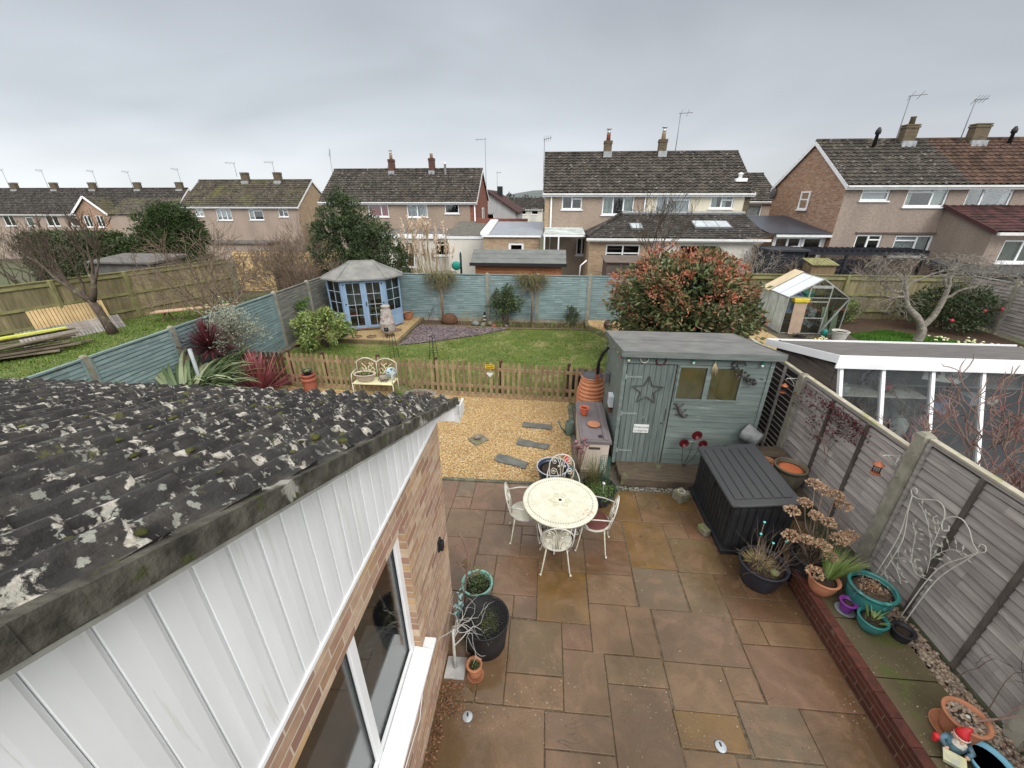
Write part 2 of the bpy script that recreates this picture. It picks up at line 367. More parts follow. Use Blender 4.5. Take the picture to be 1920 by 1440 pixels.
m_teal = mat('teal_glaze', (.03, .17, .155), (.018, .095, .095), 4, .14, .08, 20, .002, spec=.5, patch=[((.08, .27, .24), 6, .62, (1, 1, 1)), ((.12, .10, .06), 18, .68, (1, 1, 1))])
m_sage = mat('sage_glaze', (.18, .36, .30), (.12, .26, .22), 4, .25, .08)
m_purple = mat('purple_plastic', (.16, .03, .22), None, 4, .35, 0)
m_navy = mat('navy_glaze', (.035, .05, .085), (.025, .035, .06), 5, .25, .05)
m_dkpot = mat('charcoal_pot', (.022, .024, .032), (.015, .016, .022), 5, .4, .08)
m_stonepot = mat('stone_bowl', (.14, .125, .09), (.09, .08, .06), 5, .45, .1)
m_galv = mat('galvanised', (.22, .225, .225), (.14, .145, .15), 8, .65, .2, metal=.15)
m_soil = mat('soil', (.045, .03, .02), (.02, .014, .01), 25, .95, .8, 60, .02)
m_mulch = mat('mulch', (.12, .075, .05), (.05, .033, .023), 18, .95, .9, 50, .03)
m_resin = mat('beige_resin', (.50, .43, .36), (.44, .38, .32), 5, .55, .1, 80, .001)
m_resing = mat('taupe_lid', (.15, .13, .135), (.125, .11, .115), 5, .5, .1, 80, .001)
m_slate = mat('slate', (.13, .135, .12), (.08, .085, .08), 6, .5, .4, 20, .004, patch=[((.35, .36, .33), 30, .72, (1, 1, 1))])
m_stone = mat('old_stone', (.20, .18, .14), (.11, .10, .07), 12, .85, .5, 30, .006, patch=[((.12, .14, .05), 6, .55, (1, 1, 1))])
m_sumblue = mat('summerhouse_blue', (.225, .325, .46), (.18, .27, .39), 3, .55, .15, 30, .002, isl=.06)
m_sumtrim = mat('glazing_bar', (.42, .50, .58), None, 5, .5, 0)
m_chim = mat('chiminea_clay', (.42, .38, .35), (.27, .22, .20), 9, .85, .4, 30, .004, patch=[((.16, .13, .11), 5, .62, (1, 1, 1))])
m_bark = mat('bark', (.11, .085, .065), (.06, .045, .035), 12, .9, .7, 30, .01, stretch=(1, 1, .4), patch=[((.17, .18, .10), 5, .6, (1, 1, 1))])
m_barkl = mat('grey_bark', (.26, .235, .20), (.15, .13, .11), 10, .9, .6, 30, .01, patch=[((.33, .34, .22), 6, .6, (1, 1, 1))])
m_twig = mat('twig', (.22, .165, .12), (.13, .095, .07), 6, .85, .1)
m_twigp = mat('purple_twig', (.17, .075, .07), (.22, .16, .125), 3, .8, .1)
m_twigw = mat('painted_twig', (.50, .49, .46), (.36, .35, .33), 9, .6, .1)
def leafm(name, cols, rough=.5, spec=.4):
    if name in MATS: return MATS[name]
    t = NT(name); rnd = t.n('ShaderNodeNewGeometry').outputs['Random Per Island']
    c = t.ramp(rnd, [(i / (len(cols) - 1), k) for i, k in enumerate(cols)])
    c = t.mix(t.ramp(t.noise(1.3, 3), [(.35, 0.), (.7, .35)]), c, tuple(v * .5 for v in cols[0]))
    MATS[name] = t.fin(c, rough, None, 0, spec); return MATS[name]
l_holly = leafm('holly_leaf', [(.015, .028, .010), (.035, .060, .020), (.055, .085, .028), (.09, .12, .045)])
l_hedge = leafm('hedge_leaf', [(.02, .035, .010), (.045, .070, .020), (.075, .11, .03)])
l_phot = leafm('photinia_green', [(.045, .06, .022), (.085, .115, .035), (.13, .16, .06), (.20, .13, .07), (.10, .13, .045)])
l_photr = leafm('photinia_red', [(.30, .07, .04), (.38, .11, .06), (.38, .18, .10), (.22, .11, .05)])
l_var = leafm('variegated_leaf', [(.06, .11, .02), (.16, .22, .05), (.34, .38, .13), (.10, .16, .04)])
l_cam = leafm('camellia_leaf', [(.025, .045, .015), (.05, .08, .028), (.09, .12, .045)], .3)
l_grey = leafm('olive_grey_leaf', [(.17, .19, .13), (.26, .28, .21), (.36, .37, .30)])
l_phor = leafm('phormium_leaf', [(.045, .08, .028), (.08, .13, .045), (.15, .20, .09), (.30, .32, .20)])
l_cord = leafm('cordyline_leaf', [(.15, .025, .04), (.26, .06, .07), (.38, .14, .14), (.11, .02, .03)])
l_cordd = leafm('dark_cordyline_leaf', [(.05, .01, .014), (.09, .02, .026), (.14, .04, .045)])
l_grass = leafm('grass_blade', [(.06, .12, .015), (.10, .18, .025), (.15, .23, .045), (.26, .26, .09)], .7, .2)
l_grassb = leafm('fresh_grass_blade', [(.045, .13, .012), (.07, .18, .02), (.10, .22, .03)], .7, .2)
l_clim = leafm('climber_leaf', [(.14, .12, .055), (.20, .20, .09), (.26, .24, .13)], .8, .1)
l_dead = leafm('dead_flower', [(.34, .22, .13), (.46, .33, .21), (.24, .12, .07), (.52, .40, .29)], .9, .1)
l_strap = leafm('strap_leaf', [(.08, .14, .03), (.15, .22, .05), (.22, .26, .09)])
l_rush = leafm('rush_leaf', [(.07, .09, .03), (.14, .14, .06), (.20, .15, .08)])
l_fern = leafm('herb_leaf', [(.05, .10, .02), (.09, .16, .035), (.13, .20, .05)])
l_pampas = leafm('pampas_plume', [(.66, .53, .40), (.76, .65, .52), (.55, .42, .29)], .9, .1)
l_pamps = leafm('pampas_stem', [(.42, .32, .17), (.32, .24, .12), (.22, .20, .08)], .9, .1)
l_dred = leafm('dark_red_leaf', [(.07, .018, .022), (.12, .03, .035), (.05, .02, .02)], .7, .2)
l_con = leafm('conifer_leaf', [(.025, .045, .014), (.045, .07, .025), (.07, .10, .04)], .8, .1)
def roofm(name, c1, c2, lich=(.33, .33, .30), moss=(.13, .125, .04), mt=.6, lt=.62, zr=None):
    if name in MATS: return MATS[name]
    t = NT(name); rnd = t.noise(2.2, 5, stretch=(1, 1, 2)); c = t.ramp(rnd, [(.35, c1), (.65, c2)])
    c = t.mix(1, c, t.ramp(t.vor(3.2, out='Color'), [(.2, .55), (.8, 1.35)]), 'MULTIPLY')
    c = t.mix(t.ramp(t.noise(5.5, 4, .62, loc=(7, 2, 1)), [(lt - .03, 0.), (lt + .04, .6)]), c, lich)
    c = t.mix(t.ramp(t.noise(.35, 6, .7, loc=(2, 5, 3)), [(mt, 0.), (mt + .2, .7)]), c, moss)
    c = t.mix(t.ramp(t.noise(30, 3), [(.3, .35), (.7, 0.)]), c, (0.02, 0.02, 0.02))
    MATS[name] = t.fin(c, .85, t.bump(t.noise(40, 5), .4, .01), 0, .25); return MATS[name]
r_grey = roofm('roof_tiles_grey', (.075, .063, .050), (.045, .038, .032), mt=.62)
r_moss = roofm('roof_tiles_mossy', (.09, .075, .05), (.05, .043, .034), mt=.50)
r_dark = roofm('roof_tiles_dark', (.055, .047, .040), (.036, .031, .027), mt=.70)
r_red = roofm('roof_tiles_red', (.105, .058, .038), (.07, .042, .03), lich=(.16, .12, .08), mt=.60, lt=.7)
r_maroon = roofm('roof_tiles_maroon', (.075, .028, .026), (.05, .022, .02), lich=(.09, .05, .045), mt=.9, lt=.7)
def render_m(name, c1, c2):
    if name in MATS: return MATS[name]
    t = NT(name); c = t.ramp(t.noise(16, 5, .85), [(.40, c1), (.60, c2)])
    c = t.mix(t.ramp(t.noise(.8, 5, .6, stretch=(1, 1, .35)), [(.4, 0.), (.7, .6)]), c, tuple(v * .55 for v in c1))
    MATS[name] = t.fin(c, .95, t.bump(t.noise(70, 4), .5, .01), 0, .2); return MATS[name]
p_dash = render_m('pebbledash', (.37, .295, .23), (.245, .19, .15))
p_dashg = render_m('pebbledash_grey', (.33, .27, .225), (.22, .175, .145))
p_dashp = render_m('pebbledash_pink', (.39, .315, .26), (.275, .215, .175))
p_cream = render_m('cream_render', (.66, .61, .48), (.58, .535, .42))
p_white = render_m('white_render', (.66, .63, .57), (.58, .55, .49))
p_grey = render_m('grey_render', (.42, .42, .42), (.36, .36, .365))
b_buff = brick('buff_brick', [(.36, .26, .16), (.44, .31, .19), (.30, .18, .11), (.40, .29, .18)], (.40, .36, .29))
b_red = brick('red_brick', [(.21, .062, .042), (.27, .09, .06), (.16, .05, .035)], (.22, .16, .125))
b_mix = brick('mixed_brick', [(.31, .17, .11), (.40, .26, .17), (.25, .12, .075), (.44, .33, .24)], (.36, .30, .24))
b_moss = brick('mossy_brick', [(.10, .08, .05), (.145, .11, .07), (.08, .06, .038)], (.12, .105, .075))
b_wet = brick('wet_red_brick', [(.075, .025, .018), (.11, .035, .024), (.06, .022, .016)], (.13, .10, .07), rough=.45)
g_win = glass('window_glass', (.86, .89, .89), .7)
g_clear = glass('clear_glass', (.86, .9, .89), .9)
g_dirty = glass('dirty_glass', (.8, .84, .82), .6, .05, frost=.05)
g_poly = glass('polycarbonate', (.66, .70, .72), .5, .2, frost=.9)
m_inner = mat('room_dark', (.05, .045, .04), None, 2, .9, 0)
m_net = mat('net_curtain', (.72, .73, .72), (.55, .56, .56), 9, .9, .3, 30, .02, stretch=(6, 6, .3))
m_curt = mat('green_curtain', (.60, .65, .60), (.42, .48, .43), 9, .9, .3, 30, .02, stretch=(6, 6, .3))
m_redc = mat('red_curtain', (.55, .055, .06), (.34, .03, .035), 9, .9, .3, 30, .02, stretch=(6, 6, .3))
m_alu = mat('aluminium', (.50, .51, .50), (.40, .41, .40), 9, .4, .05, metal=.7)
m_gutter = mat('white_gutter', (.68, .68, .66), (.55, .55, .53), 3, .5, .05)
# ================================================================ THE SETTING
def sm(x, a, b): t = max(0., min(1., (x - a) / (b - a))); return t * t * (3 - 2 * t)
def gz(x, y):
    return -2.1 * sm(-x, 9, 60) * sm(y, 14, 42) - .3 * sm(y, 19, 34) * sm(-x, -2, 10) + .25 * sm(x, 9, 16) * sm(y, 17, 24)
def ground_mesh():
    xs = np.concatenate([np.linspace(-900, -90, 12), np.linspace(-84, 60, 80), np.linspace(66, 900, 12)])
    ys = np.concatenate([np.linspace(-30, 70, 60), np.linspace(78, 1200, 24)])
    V = [(x, y, gz(x, y) - .03 - (.012 * max(0, y - 90) if y > 90 else 0)) for y in ys for x in xs]; w = len(xs)
    m = MB(); m.smooth = True
    m.add(V, [(j * w + i, j * w + i + 1, (j + 1) * w + i + 1, (j + 1) * w + i) for j in range(len(ys) - 1) for i in range(w - 1)]); return m
t = NT('ground_soil_grass')
c = t.ramp(t.noise(.35, 6, .65), [(.42, (.075, .062, .042)), (.5, (.09, .095, .04)), (.62, (.07, .10, .03))])
c = t.mix(t.ramp(t.noise(9, 5), [(.35, 0.), (.7, .6)]), c, (.04, .033, .022))
struct(ground_mesh().build('ground', t.fin(c, .95, t.bump(t.noise(25, 6), .8, .03))))
def sheet(name, pts, z, m, mb=None):
    b = mb or MB(); b.poly([(x, y, z) for x, y in pts]); return struct(b.build(name, m))
# lawns --------------------------------------------------------------
def lawnmat(name, a, b_, dry, dt=.66):
    t = NT(name); c = t.ramp(t.noise(2.2, 6, .65), [(.35, a), (.6, b_)])
    c = t.mix(t.ramp(t.noise(1.1, 5, .6, loc=(3, 3, 3)), [(dt - .06, 0.), (dt + .06, .8)]), c, dry)
    c = t.mix(t.ramp(t.noise(60, 3, .7), [(.35, .55), (.6, 0.)]), c, (.02, .035, .008))
    return t.fin(c, .95, t.bump(t.noise(80, 4), .8, .02))
m_lawn = lawnmat('lawn_turf', (.09, .13, .025), (.16, .19, .045), (.40, .31, .15), .58)
m_lawn2 = lawnmat('neighbour_turf', (.10, .14, .03), (.16, .19, .055), (.26, .23, .11), .68)
m_lawn3 = lawnmat('bright_turf', (.05, .12, .015), (.08, .17, .025), (.12, .18, .04), .75)
LAWN = [(-8.4, 9.25), (4.1, 9.25), (4.1, 13.6), (2.3, 14.3), (1.7, 15.2), (-1.3, 15.1), (-2.4, 14.25), (-3.6, 13.5), (-5.0, 12.85), (-7.4, 13.1), (-8.4, 12.3)]
sheet('lawn', LAWN, -.012, m_lawn)
LAWN2 = [(-8.9, 3), (-8.9, 15.5), (-10.4, 17.0), (-16.3, 18.6), (-18.4, 12.5), (-19, 6), (-17, 3)]
sheet('left_lawn', LAWN2, -.012, m_lawn2)
LAWN3 = [(10.9, 13.0), (11.3, 15.5), (13.0, 16.2), (14.2, 15.4), (15.6, 14.2), (16.2, 12.0), (13.5, 11)]
sheet('right_lawn', LAWN3, -.012, m_lawn3)
def inside(P, poly):
    x, y = P[:, 0], P[:, 1]; r = np.zeros(len(P), bool); n = len(poly)
    for i in range(n):
        (x0, y0), (x1, y1) = poly[i], poly[(i + 1) % n]
        k = ((y0 > y) != (y1 > y)) & (x < (x1 - x0) * (y - y0) / (y1 - y0 + 1e-9) + x0); r ^= k
    return r
def grass(name, poly, n, h, m, rs, z=-.012, w=.006):
    a = np.array(poly); lo, hi = a.min(0), a.max(0); P = rs.uniform(lo, hi, (n, 2)); P = P[inside(P, poly)]
    k = len(P); A = rs.uniform(0, 2 * pi, k); T = rs.normal(0, .45, (k, 2)); H = h * rs.uniform(.5, 1.3, k) * (.75 + .5 * np.sin(P[:, 0] * 1.7 + np.sin(P[:, 1] * 2.1)) ** 2)
    s = np.stack([np.cos(A), np.sin(A)], 1) * w * rs.uniform(.7, 1.6, k)[:, None]
    V = np.stack([np.c_[P - s, np.full(k, z)], np.c_[P + s, np.full(k, z)], np.c_[P + T * H[:, None], z + H]], 1).reshape(-1, 3)
    b = MB(); i = np.arange(k) * 3; b.arr(V, np.stack([i, i + 1, i + 2], 1)); return stuff(b.build(name, m))
rs = np.random.RandomState(3)
tag(grass('lawn_grass', LAWN, 110000, .03, l_grass, rs, w=.009), 'short patchy green grass of the garden lawn behind the picket fence', 'grass')
tag(grass('rough_grass', LAWN2, 90000, .05, l_grass, rs, w=.014), 'rougher grass covering the garden beyond the blue side fence', 'grass')
tag(grass('fresh_grass', LAWN3, 45000, .05, l_grassb, rs, w=.013), 'bright green grass round the gnarled tree by the greenhouse', 'grass')
# golden gravel ------------------------------------------------------
t = NT('golden_gravel_bed'); cc = t.vor(48, out='Color'); sp = t.n('ShaderNodeSeparateColor'); t.l(cc, sp.inputs[0])
c = t.ramp(sp.outputs[0], [(0, (.34, .19, .06)), (.3, (.52, .34, .13)), (.6, (.64, .47, .22)), (.85, (.72, .60, .38)), (1, (.40, .18, .07))])
dd = t.vor(48); c = t.mix(t.ramp(dd, [(.45, 0.), (.75, .85)]), c, (.13, .075, .025))
c = t.mix(t.ramp(t.noise(.9, 4), [(.5, 0.), (.75, .25)]), c, (.22, .20, .07))
m_gravel = t.fin(c, .75, t.bump(t.ramp(dd, [(0, 1.), (.8, 0.)]), 1, .02))
l_gravel = leafm('gravel_stone', [(.42, .24, .08), (.60, .40, .16), (.72, .54, .27), (.78, .66, .44), (.46, .22, .09), (.62, .46, .22)], .7, .3)
GRAV = [(-8.4, 5.86), (.62, 5.86), (.62, 9.0), (-8.4, 9.45)]
sheet('gravel_bed', [(-8.5, 5.84), (.66, 5.84), (.66, 9.05), (-8.5, 9.5)], -.004, m_gravel)
def pebbles(name, poly, n, size, m, rs, z=0, zs=.6, lab=None, layers=1):
    a = np.array(poly); lo, hi = a.min(0), a.max(0); P = rs.uniform(lo, hi, (n, 2)); P = P[inside(P, poly)]; k = len(P)
    base = np.array([(1, 0, 0), (0, 1, 0), (-1, 0, 0), (0, -1, 0), (0, 0, 1), (0, 0, -1)], float)
    F0 = np.array([(0, 1, 4), (1, 2, 4), (2, 3, 4), (3, 0, 4), (1, 0, 5), (2, 1, 5), (3, 2, 5), (0, 3, 5)])
    s = size * rs.uniform(.6, 1.35, (k, 1)) * rs.uniform(.7, 1.3, (k, 3)); s[:, 2] *= zs
    A = rs.uniform(0, 2 * pi, k); ca, sa = np.cos(A), np.sin(A)
    V = base[None] * s[:, None, :]; V = V + rs.uniform(-.18, .18, V.shape) * size
    X = V[..., 0] * ca[:, None] - V[..., 1] * sa[:, None]; Y = V[..., 0] * sa[:, None] + V[..., 1] * ca[:, None]
    V = np.stack([X + P[:, 0:1], Y + P[:, 1:2], V[..., 2] + z + rs.uniform(0, size * .7 * layers, (k, 1))], -1)
    b = MB(); b.smooth = True; b.arr(V.reshape(-1, 3), (F0[None] + np.arange(k)[:, None, None] * 6).reshape(-1, 3)); o = b.build(name, m)
    return stuff(o, lab, 'gravel') if lab else stuff(o)
VIS = [(-3.6, 5.88), (.62, 5.88), (.62, 9.0), (-7.9, 9.35), (-7.9, 7.4)]
pebbles('golden_gravel', VIS, 26000, .014, l_gravel, rs, 0, .6, 'loose golden gravel in front of the picket fence')
# edging of the gravel: dark bricks
b = MB()
for i in range(12): b.box(-1.75 + i * .2 + .003, 5.79, -.02, -1.75 + (i + 1) * .2 - .003, 5.86, .012)
for i in range(14): b.box(.62, 5.87 + i * .215 + .003, -.02, .73, 5.87 + (i + 1) * .215 - .003, .02)
struct(b.build('gravel_edging', mat('edging', (.13, .135, .10), (.08, .085, .06), 9, .8, .4, 30, .004, isl=.2), bev=.006))
# ---------------------------------------------------------------- patio
t = NT('sandstone'); at = t.n('ShaderNodeAttribute', attribute_name='col'); base = at.outputs['Color']
c = t.mix(t.ramp(t.noise(1.7, 6, .6, dist=1.2), [(.35, 0.), (.65, .8)]), base, (.105, .064, .030))
c = t.mix(t.ramp(t.noise(2.3, 5, .6, dist=2.0, loc=(5, 1, 2)), [(.48, 0.), (.66, .65)]), c, (.195, .115, .066))
# bedding lines of the riven stone
wv = t.n('ShaderNodeTexNoise'); wv.inputs['Scale'].default_value = 1.1; wv.inputs['Detail'].default_value = 3; wv.inputs['Distortion'].default_value = .6; t.l(t.vec((1, 1.5, 1)), wv.inputs[0])
fr = t.math('FRACT', t.math('MULTIPLY', wv.outputs[0], 11.)); line = t.ramp(fr, [(0, 1.), (.035, 0.), (1, 0.)])
lm = t.math('MULTIPLY', line, t.ramp(t.noise(1.3, 3, loc=(9, 2, 4)), [(.5, 0.), (.56, .75)]))
c = t.mix(lm, c, (.045, .03, .02))
c = t.mix(t.ramp(t.noise(55, 5, .7), [(.3, .30), (.6, 0.)]), c, (.05, .035, .025))
wh = t.math('MULTIPLY', t.ramp(t.noise(42, 3, .6), [(.64, 0.), (.68, 1.)]), t.ramp(t.noise(1.0, 4, .5, loc=(1, 8, 6)), [(.55, 0.), (.64, .8)]))
c = t.mix(wh, c, (.42, .40, .34))
dark = t.ramp(t.noise(.8, 4, .6, loc=(4, 4, 1)), [(.46, 0.), (.62, .5)]); c = t.mix(dark, c, (.05, .03, .012))
rough = t.ramp(t.noise(.75, 5, .6, loc=(4, 4, 1)), [(.38, .36), (.50, .20), (.62, .08)])
nr = t.bump(t.noise(90, 5), .25, .003); nr = t.bump(t.math('ADD', wv.outputs[0], t.math('MULTIPLY', line, -.02)), .8, .03, nr)
m_slab = t.fin(c, rough, nr, 0, .5)
PAL = dict(g=(.122, .090, .055), r=(.158, .082, .047), t=(.158, .097, .052), p=(.138, .084, .053), o=(.130, .090, .043), b=(.185, .106, .052), y=(.165, .093, .026), d=(.095, .053, .029))
SL = [(-1.42, 5.37, -1.12, 5.78, 'g'), (-1.42, 5.08, -1.12, 5.36, 'r'), (-1.12, 5.08, -.53, 5.78, 'r'), (-1.43, 4.48, -.84, 5.08, 't'), (-.84, 4.78, -.53, 5.08, 'r'),
 (-.84, 4.18, -.24, 4.78, 'p'), (-.86, 3.57, -.56, 4.18, 't'), (-.56, 3.57, .02, 4.18, 'r'), (.02, 3.25, .66, 3.99, 'y'), (-.27, 3.27, .02, 3.57, 'p'), (-.56, 3.27, -.27, 3.57, 't'),
 (-.29, 2.64, .32, 3.25, 'o'), (.32, 2.94, .66, 3.25, 'r'), (.66, 2.92, 1.11, 3.54, 'b'), (1.11, 2.92, 1.41, 3.54, 'b'), (.32, 2.32, .78, 2.94, 't'), (.78, 2.62, 1.41, 2.92, 'o'),
 (-.29, 2.33, .32, 2.64, 'b'), (-.58, 2.33, -.29, 3.27, 't'), (-1.2, 1.45, .13, 2.33, 't'), (.13, 2.01, .78, 2.32, 'p'), (.13, 1.3, .78, 2.01, 'p'), (.78, 1.35, 1.39, 2.62, 'p'),
 (1.42, 2.9, 2.35, 3.52, 'p'), (1.41, 2.43, 2.03, 2.9, 't'), (2.03, 2.57, 2.34, 2.9, 't'), (2.35, 2.54, 3.28, 3.17, 'r'), (2.36, 3.17, 2.66, 3.47, 'b'), (2.66, 3.17, 3.28, 3.47, 'b'),
 (1.39, 2.12, 2.01, 2.43, 'y'), (2.03, 2.1, 2.64, 2.56, 'g'), (2.64, 1.5, 3.28, 2.54, 'd'), (1.39, 1.3, 1.86, 2.12, 't'), (1.86, 1.3, 2.64, 2.1, 'g'),
 (.67, 3.99, 1.29, 4.6, 'r'), (.66, 3.54, 1.28, 3.99, 'b'), (1.30, 4.13, 1.92, 5.02, 'y'), (1.29, 3.52, 1.90, 4.13, 'g'), (1.91, 3.49, 2.37, 4.11, 'o'), (2.37, 3.77, 2.69, 4.11, 'd'),
 (2.37, 3.47, 3.28, 3.77, 'r'), (2.69, 3.77, 3.28, 4.11, 'r'), (1.93, 4.11, 2.55, 4.72, 'o'), (2.55, 4.11, 3.3, 4.72, 'd'), (1.92, 4.72, 2.25, 5.02, 't'), (2.25, 4.72, 2.55, 5.32, 'r'), (2.55, 4.72, 3.3, 5.7, 'r'),
 (1.63, 5.02, 2.25, 5.32, 'b'), (1.2, 5.02, 1.63, 5.74, 'y'), (1.63, 5.32, 1.96, 5.74, 'o'), (1.96, 5.32, 2.55, 5.74, 'y'), (.66, 4.6, 1.29, 5.02, 't'), (.6, 5.02, 1.2, 5.78, 'y'), (-.53, 5.08, .02, 5.78, 'r'),
 (.02, 5.02, .6, 5.78, 'p'), (-.53, 4.78, .02, 5.08, 't'), (.02, 4.6, .66, 5.02, 'r'), (-.24, 4.18, .34, 4.6, 'p'), (.34, 3.99, .67, 4.6, 't'), (.02, 3.99, .34, 4.18, 't'), (-.24, 4.6, .02, 4.78, 't'),
 (-2.05, 5.08, -1.42, 5.78, 'r'), (-2.05, 4.48, -1.43, 5.08, 't'), (-1.6, 3.57, -.86, 4.48, 'r'), (-1.6, 2.33, -.58, 3.57, 't'), (3.28, 5.0, 4.1, 5.74, 'o'), (3.3, 4.1, 4.1, 5.0, 'd'), (-3.3, 4.0, -2.05, 5.78, 't')]
b = MB(); g = random.Random(4); fc = []
for (x0, y0, x1, y1, k) in SL:
    q = .004; j = lambda: g.uniform(-.003, .003); zt = g.uniform(-.002, .002)
    tl = [g.uniform(-.003, .003) for _ in range(4)]
    b.hexa([(x0 + q, y0 + q, -.05), (x1 - q, y0 + q, -.05), (x1 - q, y1 - q, -.05), (x0 + q, y1 - q, -.05)] + [(x0 + q + j(), y0 + q + j(), zt + tl[0]), (x1 - q + j(), y0 + q + j(), zt + tl[1]), (x1 - q + j(), y1 - q + j(), zt + tl[2]), (x0 + q + j(), y1 - q + j(), zt + tl[0] + tl[2] - tl[1])])
    v = g.uniform(.9, 1.12); fc += [tuple(w * v for w in PAL[k]) + (1,)] * 6
patio = b.build('patio', m_slab, bev=.007); a = patio.data.color_attributes.new('col', 'FLOAT_COLOR', 'CORNER')
ci = 0
for p in patio.data.polygons:
    for li in p.loop_indices: a.data[li].color = fc[p.index]
struct(patio)
sheet('mortar_bed', [(-3.4, 1.0), (3.3, 1.0), (4.2, 4.2), (4.2, 5.8), (-3.4, 5.79)], -.009, mat('joint', (.13, .10, .065), (.05, .04, .028), 20, .9, .5))
# debris strip along the brick wall
m_leafl = leafm('fallen_leaf', [(.16, .07, .035), (.26, .13, .07), (.10, .05, .03), (.32, .20, .12)], .7, .3)
b = MB(); rs2 = np.random.RandomState(8); P = np.c_[rs2.uniform(-.93, -.70, 700), rs2.uniform(1.2, 2.5, 700), rs2.uniform(0, .02, 700)]; P = P[(P[:, 0] < -.93 + .09 + .2 * (P[:, 1] > 2.2))]
leafcloud(b, P, .035, .022, rs2, .8); tag(stuff(b.build('leaf_litter', m_leafl)), 'brown leaf litter lying along the foot of the brick wall', 'leaf litter')
b = MB(); P = np.c_[rs2.uniform(-1.2, 3.2, 260), rs2.uniform(1.8, 5.8, 260), np.full(260, .004)]; leafcloud(b, P, .018, .012, rs2, 1.0, bend=.1)
P = np.c_[rs2.uniform(-6, 3.5, 420), rs2.uniform(6, 15, 420), np.full(420, .016)]; leafcloud(b, P, .045, .03, rs2, .9); tag(stuff(b.build('scattered_leaves', leafm('pale_leaf', [(.42, .36, .27), (.20, .11, .05), (.32, .22, .12), (.55, .50, .42)]))), 'small dead leaves and petals scattered over the slabs, gravel and lawn', 'leaves')
# raised bed on the right ---------------------------------------------
bed = thing('raised_bed', 'low red brick raised bed with mossy stone coping beside the fence', 'raised bed', (3.5, 3, 0))
b = MB(); b.box(3.28, .8, 0, 3.40, 4.0, .24); b.box(3.40, 3.88, 0, 4.2, 4.0, .24); b.build('brick_wall', b_wet, bed)
b = MB(); g = random.Random(2)
for i in range(15): b.box(3.272, .85 + i * .218, .241, 3.378, .85 + i * .218 + .215, .298)
b.build('brick_edge', mat('brick_edge', (.10, .033, .024), (.06, .025, .019), 14, .4, .4, 40, .004, isl=.2, patch=[((.16, .13, .09), 5, .62, (1, 1, 1))]), bed, bev=.005)
m_cop = mat('mossy_coping', (.115, .09, .055), (.075, .065, .035), 3, .3, .4, 25, .006, patch=[((.085, .09, .035), 3, .56, (1, 1, 1)), ((.45, .43, .30), 55, .66, (1, 1, 1))])
b = MB()
for y0, y1 in ((.8, 1.45), (1.46, 2.1), (2.11, 2.73), (2.74, 3.36), (3.37, 3.98)): b.box(3.382, y0, .25, 3.97, y1, .292)
b.build('coping_slab', m_cop, bed, bev=.006)
b = MB(); b.box(3.40, .8, .05, 4.2, 3.88, .245); b.build('soil', m_soil, bed)
l_peb = leafm('bed_pebble', [(.16, .11, .075), (.28, .21, .15), (.10, .08, .065), (.36, .30, .23), (.22, .12, .08)], .4, .5)
pebbles('bed_pebbles', [(3.98, 1.0), (4.2, 1.0), (4.2, 3.6), (3.98, 3.6)], 1500, .026, l_peb, rs, .26, .7, 'brown pebbles lining the gap between coping and fence')
# timber steps and the low beds by the shed
b = MB(); b.box(1.42, 5.88, 0, 3.3, 6.0, .16); b.box(1.40, 6.01, 0, 3.35, 6.42, .155); st = b.build('timber_step', m_sleeper, bev=.01); tag(st, 'dark wet sleeper step in front of the grey shed', 'step')
pebbles('drain_gravel', [(1.35, 5.76), (2.75, 5.76), (2.75, 5.87), (1.35, 5.87)], 420, .012, leafm('pale_chip', [(.5, .48, .43), (.2, .18, .15), (.1, .09, .08), (.3, .27, .22)]), rs, 0, .7, 'pale chippings in the gap before the sleeper step')
sheet('shed_base', [(.74, 5.88), (4.15, 5.88), (4.15, 8.9), (.74, 8.9)], .0, mat('shed_base', (.12, .105, .085), (.07, .06, .05), 6, .7, .4))
# far garden beds -------------------------------------------------------
b = MB(); E = .12
b.box(-7.45, 12.95, -.05, -5.12, 13.07, E); b.box(-5.12, 12.95, -.05, -5.0, 16.2, E); b.obox((-7.85, 12.72, .03), (.95, .1, .16), R(30))
struct(b.build('summerhouse_bed_edging', m_timber, bev=.01))
sheet('summerhouse_gravel', [(-7.45, 13.05), (-5.1, 13.05), (-5.1, 16.2), (-8.5, 16.2), (-8.5, 12.4), (-8.2, 12.6)], .07, m_gravel)
b = MB()
for x, y in ((-7.25, 13.55), (-6.72, 13.45), (-6.2, 13.5), (-5.55, 14.35)): b.lathe([(.0, .0), (.17, .0), (.17, .02), (0, .02)], 18, (x, y, .075))
tag(b.build('stepping_stones', mat('round_stones', (.20, .13, .09), (.14, .09, .07), 9, .8, .4)), 'round brown stepping stones set in the summerhouse gravel', 'stepping stones')
SLATE = [(-5.0, 12.9), (-3.6, 13.55), (-2.4, 14.3), (-1.35, 15.12), (-2.4, 15.2), (-5.0, 15.35)]
sheet('slate_bed', SLATE, -.005, mat('slate_bed_base', (.14, .105, .115), (.08, .06, .065), 12, .7, .6))
l_sl = leafm('slate_chip', [(.12, .085, .09), (.20, .15, .16), (.28, .22, .23), (.09, .065, .065), (.36, .31, .31)], .5, .4)
pebbles('slate_chippings', SLATE, 5200, .035, l_sl, rs, 0, .35, 'purple slate chippings in the bed beside the chiminea')
sheet('back_border', [(-5.0, 15.35), (-2.4, 15.2), (-1.3, 15.12), (1.7, 15.2), (1.6, 16.2), (-5.0, 16.2)], .0, m_mulch)
b = MB(); b.tube([(-5.0, 15.34, .02), (-2.4, 15.2, .02), (-1.3, 15.12, .02), (1.65, 15.2, .02)], .035, 6); struct(b.build('border_edging', m_timber))
